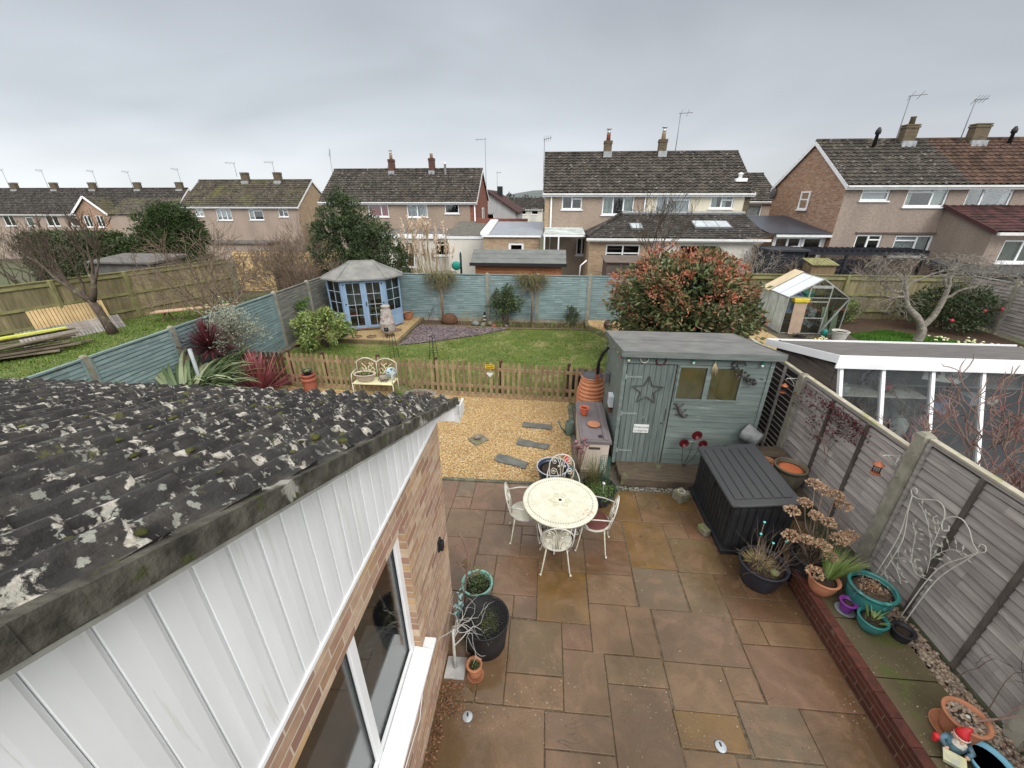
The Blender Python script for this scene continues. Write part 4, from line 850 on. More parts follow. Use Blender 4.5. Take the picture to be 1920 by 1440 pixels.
# festoon bulbs
gm = mat('green_socket', (.01, .16, .10), None, 4, .4, 0)
bm_ = [mat('bulb_' + n, c, None, 4, .15, 0) for n, c in (('cream', (.75, .72, .45)), ('pale', (.55, .75, .65)), ('clear', (.60, .68, .62)), ('red', (.35, .03, .05)), ('yellow', (.75, .62, .10)), ('white', (.8, .8, .78)))]
fs = thing('festoon_lights', 'string of coloured bulbs in green sockets under the shed roof edge', 'string lights', (2.4, 6.4, 2.1))
for i, (x, y, z) in enumerate(((1.40, 6.385, 2.16), (2.44, 6.385, 2.15), (3.52, 6.385, 2.13), (1.30, 6.50, 2.17), (1.30, 6.85, 2.14), (1.30, 7.25, 2.10))):
    b = MB(); b.lathe([(.016, 0), (.02, .01), (.02, .055), (.008, .06)], 10, (x, y, z + .03)); s_ = b.build('socket', gm, fs); b = MB(); b.ball((x, y, z + .012), (.022, .022, .028), 12, 8); b.build('bulb', bm_[i], s_)
b = MB(); b.tube([(x, 6.37, 2.235 - .02 * abs(sin((x - 1.4) * 3))) for x in np.linspace(1.3, 3.6, 24)] , .005, 5); b.tube([(1.3, y, 2.22 - (y - 6.4) * .1 - .03 * abs(sin(y * 8))) for y in np.linspace(6.4, 7.6, 14)], .005, 5); b.build('cable', gm, fs)
# ornaments on the shed
b = MB(); c_ = (1.78, 6.405, 1.62); pts = []
for k in range(10): a = pi / 2 + k * pi / 5; r = .27 if k % 2 == 0 else .115; pts.append((c_[0] + r * cos(a), c_[1] + (0 if k % 2 else -.01), c_[2] + r * sin(a)))
b.tube(pts + [pts[0], pts[1]], .010, 6, smooth=False); tag(b.build('star_ornament', m_iron), 'black wire five pointed star hung on the shed door', 'ornament')
for nm, cx, cz, rr_, mt_, lab in (('horseshoe', 1.66, 2.19, .065, m_white_m, 'pale round metal ring nailed above the shed door on the left'), ('horseshoe', 1.93, 2.17, .075, mat('rust_red', (.08, .03, .03), None, 20, .7, .2), 'dark rusty metal ring nailed above the shed door on the right')):
    b = MB(); b.tube([(cx + rr_ * cos(a), 6.415, cz + rr_ * 1.02 * sin(a)) for a in [.9 * pi / 2 + 2 * pi * k / 22 for k in range(23)]], .011, 6); tag(b.build(nm, mt_), lab, 'metal ring')
ws = thing('hanging_sign', 'small white sign hanging by a string on the shed door', 'sign', (1.78, 6.4, .9))
b = MB(); b.box(1.635, 6.400, .79, 1.90, 6.410, .955); b.build('board', mat('sign_white', (.66, .67, .65), (.55, .56, .54), 9, .6, 0), ws)
b = MB(); b.tube([(1.66, 6.405, .955), (1.785, 6.402, 1.13), (1.88, 6.405, .955)], .003, 4); b.build('string', m_white_m, ws)
def text(s, loc, size, m, parent, rot=(pi / 2, 0, 0), name='lettering', ex=.0015, sx=1):
    cu = bpy.data.curves.new(name, 'FONT'); cu.body = s; cu.size = size; cu.extrude = ex; cu.align_x = 'CENTER'; cu.resolution_u = 2
    o = bpy.data.objects.new(name, cu); COL.objects.link(o); bpy.context.view_layer.update()
    dg = bpy.context.evaluated_depsgraph_get(); me = bpy.data.meshes.new_from_object(o.evaluated_get(dg)); COL.objects.unlink(o); bpy.data.objects.remove(o)
    n = bpy.data.objects.new(name, me); COL.objects.link(n); me.materials.clear(); me.materials.append(m)
    from mathutils import Euler
    me.transform(Matrix.Translation(Vector(loc) - Vector(parent['_o'])) @ Euler(rot).to_matrix().to_4x4() @ Matrix.Diagonal((sx, 1, 1, 1))); n.parent = parent; n['_o'] = parent['_o']; return n
m_ink = mat('grey_ink', (.16, .18, .19), None, 4, .6, 0)
text('Welcome', (1.767, 6.3985, .885), .07, m_ink, ws, sx=.95); text('to my garden', (1.767, 6.3985, .82), .048, m_ink, ws, sx=.9)
# gecko
b = MB(); P = [(2.30, 1.385), (2.335, 1.355), (2.35, 1.31), (2.375, 1.26), (2.40, 1.21), (2.43, 1.165), (2.475, 1.135), (2.515, 1.15), (2.52, 1.185), (2.49, 1.195)]
b.tube([(x, 6.41, z) for x, z in P], [.012, .03, .022, .032, .034, .026, .017, .012, .009, .006], 8)
for (a, c, e) in (((2.345, 1.325), (2.40, 1.35), (2.42, 1.39)), ((2.345, 1.325), (2.30, 1.29), (2.28, 1.30)), ((2.40, 1.21), (2.46, 1.24), (2.48, 1.28)), ((2.40, 1.20), (2.35, 1.165), (2.33, 1.18))):
    b.tube([(p[0], 6.415, p[1]) for p in (a, c, e)], [.010, .008, .006], 6); b.ball((e[0], 6.412, e[1]), (.015, .006, .015), 8, 5)
b.ball((2.295, 6.408, 1.39), (.028, .014, .02), 10, 6, 0); tag(b.build('gecko_ornament', m_iron), 'dark metal gecko crawling on the shed boards below the window', 'ornament')
# leaf wall decoration by the window, small tassel
b = MB(); rsx = np.random.RandomState(12); C = np.array([(3.10, 6.39, 2.12), (3.16, 6.39, 2.06), (3.22, 6.39, 2.0), (3.33, 6.39, 1.93), (3.40, 6.39, 1.90), (3.38, 6.39, 1.85), (3.46, 6.39, 1.88)])
b.tube([(3.05, 6.40, 2.16), (3.12, 6.39, 2.20), (3.24, 6.39, 2.19), (3.27, 6.39, 2.13)], [.01, .02, .02, .008], 6); b.tube([(3.06, 6.4, 2.14), (3.14, 6.4, 2.02), (3.30, 6.4, 1.94), (3.44, 6.4, 1.86)], .009, 5)
P = C[rsx.randint(0, len(C), 46)] + rsx.normal(0, .025, (46, 3)) * [1, .3, 1]; leafcloud(b, P, .075, .05, rsx); tag(b.build('leaf_ornament', m_iron), 'dark metal birds and leaves mounted beside the shed window', 'ornament')
b = MB()
for k in range(7): b.tube([(2.79, 6.41, 2.18), (2.76 + k * .012, 6.40, 2.08), (2.75 + k * .018, 6.40, 1.99 - .02 * (k % 3))], .005, 4)
b.ball((2.79, 6.405, 2.19), .012); tag(b.build('straw_tassel', mat('straw', (.55, .45, .28), None, 9, .8, .1)), 'small straw tassel hanging on the shed window mullion', 'ornament')
# metal poppies
b = MB(); po = thing('metal_flowers', 'three dark red metal poppies on thin stems against the shed wall', 'garden ornament', (2.62, 6.3, .1))
for x, z, r in ((2.50, .70, .085), (2.69, .87, .09), (2.82, .70, .08)):
    b = MB()
    for ring, (rr2, t2, n2) in enumerate(((1., .5, 6), (.6, .2, 5))):
        for k in range(n2):
            a = 2 * pi * k / n2 + ring * .5; R2 = r * rr2; cc = Vector((x, 6.27 - .02 * ring, z)); vs = [cc]
            for q in (-.55, -.2, .2, .55): vs.append(cc + Vector((R2 * cos(a + q), -.02 - .02 * ring, R2 * sin(a + q))))
            b.add(vs, [(0, 1, 2), (0, 2, 3), (0, 3, 4)])
    fl = b.build('flower', mat('poppy_red', (.10, .012, .016), (.06, .008, .012), 12, .35, .1), po)
    b = MB(); b.tube([(x, 6.29, z - .01), (x * .6 + 2.62 * .4, 6.33, z * .5), (2.60, 6.34, .12)], .006, 5); b.build('stem', m_iron, po)
# things at the left shed wall
fx = thing('water_butt_pipe', 'black downpipe with clay coloured shoe at the left shed corner', 'pipe', (1.24, 8.3, 0))
b = MB(); b.tube([(1.29, 7.9, 1.85), (1.22, 8.0, 1.7), (1.16, 8.1, 1.45), (1.16, 8.12, 1.12)], .035, 8); b.build('pipe', m_blackm, fx)
b = MB(); b.box(1.12, 8.08, 1.06, 1.20, 8.16, 1.18); b.build('shoe', m_brick_r, fx)
b = MB(); b.box(1.26, 6.95, .98, 1.345, 7.15, 1.22); s1 = b.build('meter_box', mat('pale_box', (.52, .58, .62), None, 4, .4, 0), bev=.01); tag(s1, 'pale grey box fixed low on the left wall of the shed', 'box')
b = MB(); b.box(1.24, 7.6, 1.20, 1.34, 7.75, 1.42); tag(b.build('wall_box', mat('dark_grey_box', (.12, .12, .125), None, 4, .5, 0), bev=.008), 'dark grey switch box fixed higher on the left wall of the shed', 'box')
b = MB(); b.box(1.27, 6.98, .86, 1.345, 7.12, .955); tag(b.build('brick_block', b_wet), 'small brown block fixed under the pale box on the shed side', 'block')
# orange ribbed barrel
bt = thing('water_butt', 'orange ribbed beehive water butt with dark lid by the picket fence', 'water butt', (1.10, 8.45, 0))
pr = [(.22, 0)]; n = 11
for k in range(n):
    z = .03 + k * .085; r = .235 + .085 * sin(pi * min(1, (k + .9) / n)) ; pr += [(r - .016, z), (r + .004, z + .02), (r + .004, z + .06), (r - .016, z + .08)]
pr += [(.25, .98), (.24, 1.0)]; b = MB(); b.lathe(pr, 40, (1.10, 8.45, 0)); b.build('barrel', m_orange, bt)
b = MB(); b.lathe([(.235, .99), (.235, 1.012), (.0, 1.02)], 36, (1.10, 8.45, 0)); b.build('lid', mat('slate_lid', (.07, .075, .085), None, 4, .5, .1), bt)
# storage bench
def rbox(x0, y0, z0, x1, y1, z1, taper=0):
    b = MB(); b.hexa([(x0 + taper, y0 + taper, z0), (x1 - taper, y0 + taper, z0), (x1 - taper, y1 - taper, z0), (x0 + taper, y1 - taper, z0), (x0, y0, z1), (x1, y0, z1), (x1, y1, z1), (x0, y1, z1)]); return b
sb = thing('storage_bench', 'beige plastic garden storage box with taupe lid beside the shed', 'storage box', (.98, 6.95, 0))
BX0, BX1, BY0, BY1 = .72, 1.22, 6.20, 7.72
b = rbox(BX0, BY0, .0, BX1, BY1, .63, .02)
b.box(BX0 + .02, BY0 - .012, .06, BX1 - .02, BY0 + .01, .11)
b.build('body', m_resin, sb, bev=.02)
b = rbox(BX0 - .02, BY0 - .02, .64, BX1 + .03, BY1 + .02, .70, -.0); b.box(BX0 + .03, BY0 + .03, .70, BX1 - .12, BY1 - .03, .712); b.box(BX1 - .10, BY0 + .03, .70, BX1 - .02, BY1 - .03, .72); b.build('lid', m_resing, sb, bev=.012)
b = MB(); b.box(.86, 6.185, .53, 1.06, 6.203, .57); b.build('handle', mat('dark_handle', (.06, .055, .05), None, 4, .5, 0), sb, bev=.006)
b = MB(); b.lathe([(.0, 0), (.04, 0), (.04, .01), (0, .01)], 16, (1.06, 6.32, .722)); b.build('lock', m_blackm, sb)
def pot(name, label, cat, c, r, h, m, group=None, lip=.012, soil=True, taper=.7, belly=0, n=28, soilm=None, fill=.82, sx=1, sy=1):
    t_ = thing(name, label, cat, c, group); b = MB(); pr = [(r * taper * .96, 0)]
    for k in range(1, 8): q = k / 8; pr.append((r * (taper + (1 - taper) * q) + belly * sin(pi * q) * r, h * q * .93))
    pr += [(r * .99, h * .90), (r + lip, h * .91), (r + lip, h * .985), (r + lip * .5, h), (r - .012, h), (r - .018, h * .95), (r * (taper + (1 - taper) * fill) + belly * sin(pi * fill) * r - .02, h * fill)]
    b.lathe(pr, n, c, sx, sy); pt = b.build('pot', m, t_)
    if soil:
        b = MB(); rr_ = r * (taper + (1 - taper) * fill) + belly * sin(pi * fill) * r - .019
        b.lathe([(0, h * fill + .012), (rr_ * .6, h * fill + .01), (rr_, h * fill)], n, c, sx, sy); b.build('soil', soilm or m_soil, t_)
    return t_
pot('plant_pot', 'orange plastic pot standing on the taupe storage box lid', 'pot', (.83, 7.13, .712), .085, .17, m_terr2)
b = MB(); b.lathe([(.0, 0), (.095, 0), (.118, .022), (.122, .024), (.116, .018), (.09, .008), (0, .008)], 28, (.98, 6.72, .722)); tag(b.build('saucer', m_terr), 'shallow terracotta saucer lying on the storage box lid', 'saucer')
# watering can
wc = thing('watering_can', 'sage green metal watering can on the gravel by the storage box', 'watering can', (.60, 7.55, 0))
m_wc = mat('sage_metal', (.16, .22, .19), (.11, .15, .13), 6, .4, .1, metal=.2)
b = MB(); b.lathe([(.10, 0), (.105, .03), (.10, .22), (.085, .29), (.08, .30), (.072, .29), (.07, .2)], 20, (.60, 7.55, 0)); b.build('body', m_wc, wc)
b = MB(); b.tube([(.52, 7.50, .06), (.42, 7.42, .22), (.36, 7.37, .36)], [.022, .016, .012], 8); b.lathe([(.012, 0), (.04, .03), (.04, .035), (0, .035)], 12, (.355, 7.365, .36)); b.build('spout', m_wc, wc)
b = MB(); b.tube([(.60, 7.55 + .08 * cos(a), .29 + .15 * sin(a)) for a in [pi * k / 10 for k in range(11)]], .008, 6); b.build('handle', m_wc, wc)
# ---------------------------------------------------------------- black storage box
kb = thing('storage_box', 'big black lockable plastic garden store with slatted sides and sloping lid', 'storage box', (3.0, 5.2, 0))
KX0, KX1, KY0, KY1 = 2.62, 3.42, 4.50, 5.85
b = MB(); b.hexa([(KX0 + .02, KY0, .03), (KX1, KY0, .03), (KX1, KY1, .03), (KX0 + .02, KY1, .03), (KX0 + .02, KY0, .86), (KX1, KY0, .96), (KX1, KY1, .96), (KX0 + .02, KY1, .86)])
b.build('body', m_black, kb, bev=.02)
b = MB(); g = random.Random(3)
for i in range(12): y = KY0 + .09 + i * .098; b.box(KX0 + .0, y, .12, KX0 + .03, y + .082, .82)
b.build('door_slats', m_black, kb, bev=.006)
b = MB()
for i in range(7): x = KX0 + .1 + i * .1; b.box(x, KY0 - .015, .14, x + .085, KY0 + .01, .82)
b.build('side_slats', m_black, kb, bev=.006)
b = MB(); b.box(KX0 - .03, KY0 - .03, 0, KX1 + .03, KY1 + .03, .07); b.build('base', m_black, kb, bev=.01)
t = NT('lid_wet'); c = t.ramp(t.noise(2.1, 3, .4, dist=.6, loc=(.4, .2, 0)), [(.60, (.036, .037, .04)), (.615, (.018, .016, .014))]); r0 = t.ramp(t.noise(2.1, 3, .4, dist=.6, loc=(.4, .2, 0)), [(.60, .5), (.615, .15)]); m_lid = t.fin(c, r0, t.bump(t.noise(90, 4), .2, .002))
b = MB(); L0 = lambda x: .885 + (x - KX0) * .12
def slab(b, x0, x1, y0, y1, dz, th): b.hexa([(x0, y0, L0(x0) + dz - th), (x1, y0, L0(x1) + dz - th), (x1, y1, L0(x1) + dz - th), (x0, y1, L0(x0) + dz - th), (x0, y0, L0(x0) + dz), (x1, y0, L0(x1) + dz), (x1, y1, L0(x1) + dz), (x0, y1, L0(x0) + dz)])
slab(b, KX0 - .05, KX1 + .04, KY0 - .05, KY1 + .05, .0, .045)
lid = b.build('lid', m_lid, kb, bev=.02)
b = MB(); x = KX0 + .03
for i in range(6):
    x1 = x + .105; slab(b, x, x1, KY0 + .08 , KY1 - .08, .012, .011); x = x1 + .018
b.build('lid_slats', m_lid, lid, bev=.004)
b = MB(); b.box(KX0 - .02, 5.12, .66, KX0 + .0, 5.26, .78); b.build('latch', m_blackm, kb, bev=.006)
# stone blocks beside it
b = MB(); b.obox((2.36, 5.60, .085), (.19, .19, .17), .45); q = thing('stone_planter', 'square stone block holding a pale ring of shells by the sleeper step', 'stone block', (2.36, 5.6, 0)); b.build('block', m_stone, q, bev=.012)
b = MB()
for k in range(16): a = 2 * pi * k / 16; b.ball((2.36 + .055 * cos(a), 5.60 + .055 * sin(a), .175), (.012, .01, .01), 6, 4, a, .2, k)
b.build('ring', mat('shell', (.5, .48, .42), (.3, .28, .25), 40, .6, .2), q)
b = MB(); b.obox((2.49, 4.86, .06), (.11, .18, .12), .35); tag(b.build('stone_block', m_stone, bev=.02), 'small mossy stone block against the black storage box', 'stone block')
# ================================================================ TABLE AND CHAIRS
TC = (.30, 4.56)
tb = thing('garden_table', 'round cream enamelled metal table with pierced rim and scroll base', 'table', (TC[0], TC[1], 0))
t = NT('table_enamel'); c = t.ramp(t.noise(9, 5, .6), [(.35, (.60, .59, .49)), (.65, (.50, .49, .38))])
c = t.mix(t.ramp(t.noise(26, 4, .6), [(.62, 0.), (.70, .5)]), c, (.55, .50, .30))
f = t.vor(1, stretch=(1, 1, 0)); sp = t.n('ShaderNodeSeparateXYZ'); t.l(t.obj(), sp.inputs[0])
dx = t.math('SUBTRACT', sp.outputs[0], .36); dy = t.math('SUBTRACT', sp.outputs[1], -.22); dd = t.math('ADD', t.math('MULTIPLY', dx, dx), t.math('MULTIPLY', dy, dy))
rust = t.math('MULTIPLY', t.ramp(dd, [(0, 1.), (.012, 0.)]), t.ramp(t.noise(22, 4, .7), [(.5, 0.), (.6, 1.)])); c = t.mix(rust, c, (.45, .12, .02))
m_table = t.fin(c, .3, t.bump(t.noise(60, 3), .05, .001))
b = MB(); b.lathe([(0, .715), (.50, .712), (.515, .700), (.525, .700), (.527, .72), (.518, .728), (.50, .727), (.02, .732), (0, .732)], 72, (*TC, 0)); top = b.build('tabletop', m_table, tb)
b = MB()
for k in range(84): a = 2 * pi * k / 84; b.obox((TC[0] + .455 * cos(a), TC[1] + .455 * sin(a), .7295), (.016, .008, .003), a)
for k in range(60): a = 2 * pi * k / 60; rr = .40 if k % 2 else .34; b.obox((TC[0] + rr * cos(a), TC[1] + rr * sin(a), .7302), (.006, .004, .002), a) if k % 3 == 0 else None
b.build('perforation', mat('hole_dark', (.12, .11, .085), None, 4, .9, 0), top)
b = MB()
def spiral(c, r, turns, a0, z, d=1, n=26): return [(c[0] + r * (1 - .8 * k / n) * cos(a0 + d * turns * 2 * pi * k / n), c[1] + r * (1 - .8 * k / n) * sin(a0 + d * turns * 2 * pi * k / n), z) for k in range(n + 1)]
for k in range(6): a = 2 * pi * k / 6; b.tube(spiral((TC[0] + .11 * cos(a), TC[1] + .10 * sin(a)), .05, 1.4, a, .733, 1 if k % 2 else -1), .0025, 4)
b.build('scroll_pattern', mat('gold_scroll', (.50, .42, .20), (.30, .24, .10), 30, .5, 0), top)
b = MB(); b.lathe([(0, .7335), (.024, .7335), (.024, .7345), (0, .7345)], 16, (*TC, 0)); b.build('parasol_hole', m_blackm, top)
for k in range(3):
    a = 2 * pi * k / 3 + pi / 6 - .2; d = Vector((cos(a), sin(a), 0)); o = Vector((*TC, 0)); b = MB()
    b.tube([o + d * r + Vector((0, 0, z)) for r, z in ((.06, .70), (.10, .55), (.07, .36), (.12, .20), (.26, .09), (.33, .03), (.31, .012), (.27, .03), (.27, .07))], .010, 7)
    b.tube([o + d * r + Vector((0, 0, z)) for r, z in ((.30, .70), (.22, .62), (.12, .60), (.14, .67), (.20, .66))], .007, 6)
    b.build('leg', m_white_m, tb)
b = MB(); b.lathe([(.055, .34), (.065, .35), (.055, .36)], 20, (*TC, 0)); b.tube([(TC[0] + .16 * cos(a), TC[1] + .16 * sin(a), .18) for a in [2 * pi * k / 24 for k in range(25)]], .007, 6); b.build('ring', m_white_m, tb)
b = MB(); b.lathe([(0, 0), (.23, 0), (.24, .02), (.20, .06), (.04, .07), (.03, .3), (.0, .3)], 28, (*TC, 0)); b.build('parasol_base', m_dkpot, tb)
def chair(name, label):
    """seat centre at the origin, sitter faces +Y, back at -Y"""
    t_ = thing(name, label, 'chair', (0, 0, 0), 'cream metal chairs round the garden table')
    b = MB(); b.lathe([(0, .435), (.19, .435), (.20, .442), (.195, .45), (0, .453)], 36); seat = b.build('seat', m_cream, t_)
    b = MB(); b.tube([(.205 * cos(a), .205 * sin(a), .44) for a in [2 * pi * k / 32 for k in range(33)]], .009, 6); b.build('seat_rim', m_white_m, seat)
    for sx_, sy_ in ((1, -1), (-1, -1), (1, 1), (-1, 1)):
        b = MB(); e = Vector((.20 * sx_, .215 * sy_, 0)); b.tube([(.13 * sx_, .145 * sy_, .44), (.145 * sx_, .16 * sy_, .34), (.185 * sx_, .20 * sy_, .06), tuple(e + Vector((0, 0, .012)))], [.011, .011, .010, .009], 7); b.ball((e.x, e.y, .015), .017, 8, 6); b.build('leg', m_cream, t_)
    b = MB(); W = .20; yb = lambda z: -.185 - (z - .44) * .22
    arch = [(-W * .72, yb(.44), .44), (-W * .95, yb(.55), .55), (-W, yb(.68), .68)] + [(-W * cos(a), yb(.70 + .20 * sin(a)), .70 + .20 * sin(a)) for a in [pi * k / 14 for k in range(1, 14)]] + [(W, yb(.68), .68), (W * .95, yb(.55), .55), (W * .72, yb(.44), .44)]
    b.tube(arch, .010, 7); b.build('backrest', m_white_m, t_)
    b = MB(); Y = lambda x, z: (x, yb(z), z)
    for s in (-1, 1):
        b.tube([Y(s * .02, .45), Y(s * .02, .62), Y(s * .03, .72), Y(s * .06, .81), Y(s * .11, .84), Y(s * .15, .80), Y(s * .14, .75), Y(s * .10, .745), Y(s * .09, .78), Y(s * .115, .80)], .006, 6)
        b.tube([Y(s * .05, .45), Y(s * .055, .56), Y(s * .09, .65), Y(s * .14, .67), Y(s * .17, .63), Y(s * .155, .58), Y(s * .115, .575), Y(s * .10, .61), Y(s * .125, .63)], .006, 6)
        b.tube([Y(s * .0, .45), Y(s * .0, .70), Y(s * .04, .86), Y(s * .07, .885)], .006, 6)
        for (cx, cz) in ((.115, .79), (.135, .62), (.05, .70)): b.ball(Y(s * cx, cz), (.018, .008, .022), 8, 5)
    b.build('back_scroll', m_cream, t_)
    for s in (-1, 1):
        b = MB(); b.tube([(s * .20, yb(.68), .68), (s * .235, -.08, .685), (s * .25, .06, .67), (s * .24, .15, .62), (s * .215, .12, .55), (s * .195, .07, .47), (s * .19, .06, .44)], .009, 7); b.build('armrest', m_white_m, t_)
    return t_
ch0 = chair('garden_chair', 'cream metal chair nearest the camera with its scrolled back towards us')
ch0.location = (.25, 4.12, 0); ch0.rotation_euler = (0, 0, .03)
c1 = dup(ch0, (-.20, 4.62, 0), -pi / 2 + .1, 'cream metal chair with pale seat on the left of the round table')
c2 = dup(ch0, (.80, 4.50, 0), pi / 2 - .22, 'cream metal chair with red brown cushion right of the round table')
c3 = dup(ch0, (.36, 5.16, 0), pi + .05, 'cream metal chair tucked behind the round table by the navy pot')
b = MB(); b.lathe([(0, .454), (.185, .454), (.195, .462), (.19, .472), (0, .476)], 30); cu = b.build('cushion', m_cush, c2); cu.parent = c2
cu['label'] = 'round red brown seat cushion'
# ---------------------------------------------------------------- pots by the table
p_ = pot('plant_pot', 'round navy glazed pot of bare soil behind the table', 'pot', (.22, 5.86, 0), .265, .36, m_navy, taper=.72, n=32)
b = MB(); b.tube([(.22 + .272 * cos(a), 5.86 + .272 * sin(a), .356) for a in [2 * pi * k / 30 for k in range(31)]], .012, 6); b.build('rim', mat('pale_rim', (.42, .45, .50), (.3, .33, .38), 9, .3, 0), p_)
rs5 = np.random.RandomState(21)
p_ = pot('planter', 'wide dark pot of mixed rushes, herbs and a green cage by the table', 'planter', (.98, 5.50, 0), .29, .26, m_dkpot, taper=.8, n=32)
b = MB(); g = random.Random(7)
for k in range(240):
    a, r = g.uniform(0, 6.28), abs(g.gauss(0, .10)); b.blade((.90 + r * cos(a), 5.62 + r * sin(a), .22), (cos(a) * .35 + g.gauss(0, .1), sin(a) * .35 + g.gauss(0, .1), 1), g.uniform(.28, .55), .006, g.uniform(.1, .5), 4)
b.build('rushes', l_rush, p_)
P = np.array([.98, 5.42, .26]) + rs5.normal(0, 1, (1500, 3)) * [.13, .12, .045]; b = MB(); leafcloud(b, P, .035, .014, rs5); b.build('herbs', l_fern, p_)
b = MB()
for z in np.linspace(.3, .72, 12): b.tube([(1.07 + .085 * cos(a), 5.66 + .085 * sin(a), z) for a in [2 * pi * k / 12 for k in range(13)]], .0028, 4)
for k in range(16): a = 2 * pi * k / 16; b.tube([(1.07 + .085 * cos(a), 5.66 + .085 * sin(a), .28), (1.07 + .085 * cos(a), 5.66 + .085 * sin(a), .72)], .0028, 4)
b.build('mesh_cage', mat('green_mesh', (.02, .12, .09), None, 5, .5, 0), p_)
b = MB(); b.tube([(1.02, 5.30, .2), (1.02, 5.30, .46)], .005, 5); b.ball((1.02, 5.30, .48), .03, 12, 8); b.build('garden_light', mat('silver_ball', (.45, .46, .46), None, 5, .2, 0, metal=.5), p_)
# gnome with red hat behind the navy pot
def gnome(name, label, x, y, z, s, rz=0, barrow=False):
    t_ = thing(name, label, 'garden gnome', (x, y, z)); M = lambda px, py, pz: (x + s * (px * cos(rz) - py * sin(rz)), y + s * (px * sin(rz) + py * cos(rz)), z + s * pz)
    ms = dict(coat=mat('gnome_blue', (.10, .20, .26), (.05, .08, .10), 20, .4, 0), red=mat('gnome_red', (.55, .025, .03), (.42, .02, .025), 12, .3, .1), skin=mat('gnome_skin', (.62, .36, .25), None, 9, .5, 0), white=mat('gnome_beard', (.66, .62, .54), (.45, .42, .36), 30, .6, .5, 40), dark=mat('gnome_boot', (.06, .07, .08), None, 6, .4, 0))
    b = MB(); b.lathe([(0, 0), (.26, .0), (.30, .12), (.27, .35), (.20, .52), (.10, .58), (0, .60)], 16, M(0, 0, 0), s, s) if False else b.ball(M(0, 0, .32), (.27 * s, .24 * s, .34 * s), 16, 10); 
    for sd in (-1, 1): b.tube([M(sd * .2, 0, .5), M(sd * .33, -.1, .36), M(sd * .22, -.26, .32)], [.09 * s, .08 * s, .065 * s], 8)
    body = b.build('body', ms['coat'], t_)
    b = MB(); b.ball(M(0, -.02, .68), (.17 * s, .16 * s, .17 * s), 14, 10); b.ball(M(0, -.19, .66), .045 * s, 8, 6)
    for sd in (-1, 1): b.ball(M(sd * .17, 0, .67), (.03 * s, .03 * s, .05 * s), 8, 5); b.ball(M(sd * .22, -.27, .31), .06 * s, 8, 6)
    b.build('face', ms['skin'], body)
    b = MB(); b.ball(M(0, -.13, .50), (.16 * s, .10 * s, .19 * s), 14, 8, rz, .08, 3)
    for sd in (-1, 1): b.ball(M(sd * .07, -.17, .61), (.08 * s, .04 * s, .03 * s), 8, 5, rz + .3 * sd)
    b.tube([M(.16 * cos(a), .16 * sin(a) - .02, .765) for a in [2 * pi * k / 16 for k in range(17)]], .025 * s, 6); b.build('beard', ms['white'], body)
    b = MB()
    for sd in (-1, 1): b.ball(M(sd * .06, -.155, .715), .018 * s, 8, 6); b.ball(M(sd * .13, -.16, .05), (.11 * s, .16 * s, .08 * s), 10, 6, rz)
    b.build('boots', ms['dark'], body)
    b = MB(); b.tube([M(0, -.01, .76), M(0, 0, .88), M(.04, .03, 1.02), M(.13, .06, 1.10)], [.18 * s, .15 * s, .08 * s, .03 * s], 14); b.build('hat', ms['red'], t_)
    return t_, ms, M
gnome('gnome', 'small garden gnome in red hat standing behind the navy pot', .47, 6.10, .02, .36, .1)
# plant with dark red rosettes in front of the beige box
ae = thing('succulent', 'dark red rosette succulent on bare stems before the beige storage box', 'plant', (.70, 6.12, 0))
b = MB(); C = [(.62, 6.10, .70), (.70, 6.06, .62), (.76, 6.12, .75), (.66, 6.12, .56), (.80, 6.08, .66), (.58, 6.08, .62), (.72, 6.05, .52)]
for c in C: b.tube([(.70, 6.12, 0), (.70 * .5 + c[0] * .5, 6.11, c[2] * .5), c], .009, 5)
b.build('stem', m_twigp, ae); b = MB()
for i, c in enumerate(C):
    for k in range(10): a = 2 * pi * k / 10 + i; b.blade(c, (cos(a), sin(a), .5 + .3 * (k % 2)), .075, .028, .3, 3)
b.build('rosette', leafm('rosette_leaf', [(.07, .015, .025), (.15, .05, .065), (.28, .14, .16)]), ae)
# ---------------------------------------------------------------- pots on the right
p_ = pot('plant_pot', 'big charcoal pot of dry bare stems in front of the black store', 'pot', (2.92, 4.05, 0), .28, .34, m_dkpot, taper=.74, n=36, fill=.88)
b = MB(); tips = []; g = random.Random(14)
for k in range(36):
    a, r = g.uniform(0, 6.28), g.uniform(.02, .2); grow(b, g, (2.92 + r * cos(a), 4.05 + r * sin(a), .28), (cos(a) * .5, sin(a) * .5, 1), g.uniform(.15, .34), .0035, 1, 2, .7, .18, .1, .8, 4, .0012, tips)
b.build('dead_stems', m_twig, p_)
b = MB()
for k in range(160): a, r = g.uniform(0, 6.28), g.uniform(.0, .11); b.blade((2.87 + r * cos(a), 4.08 + r * sin(a), .29), (cos(a), sin(a), g.uniform(.3, 1.2)), g.uniform(.08, .2), .006, .6, 3)
b.build('straw_tuft', l_pamps, p_)
b = MB(); 
for i, (dx, dy, h) in enumerate(((-.07, .10, .62), (-.12, .02, .50), (.02, -.04, .42), (.24, .06, .36))): b.tube([(2.90 + dx * .8, 4.05 + dy, .28), (2.90 + dx, 4.05 + dy, .28 + h)], .004, 5)
b.build('cane', m_twig, p_); b = MB()
for i, (dx, dy, h) in enumerate(((-.07, .10, .62), (-.12, .02, .50), (.02, -.04, .42), (.24, .06, .36))): b.ball((2.90 + dx, 4.05 + dy, .29 + h), (.016, .016, .011), 10, 6)
b.build('cane_topper', mat('turquoise_cap', (.10, .62, .58), None, 4, .4, 0), p_)
b = MB(); b.ball((2.98, 3.90, .33), (.06, .05, .04), 10, 6, 0, .2, 4); b.build('stone', m_stone, p_)
def bedz(): return .293
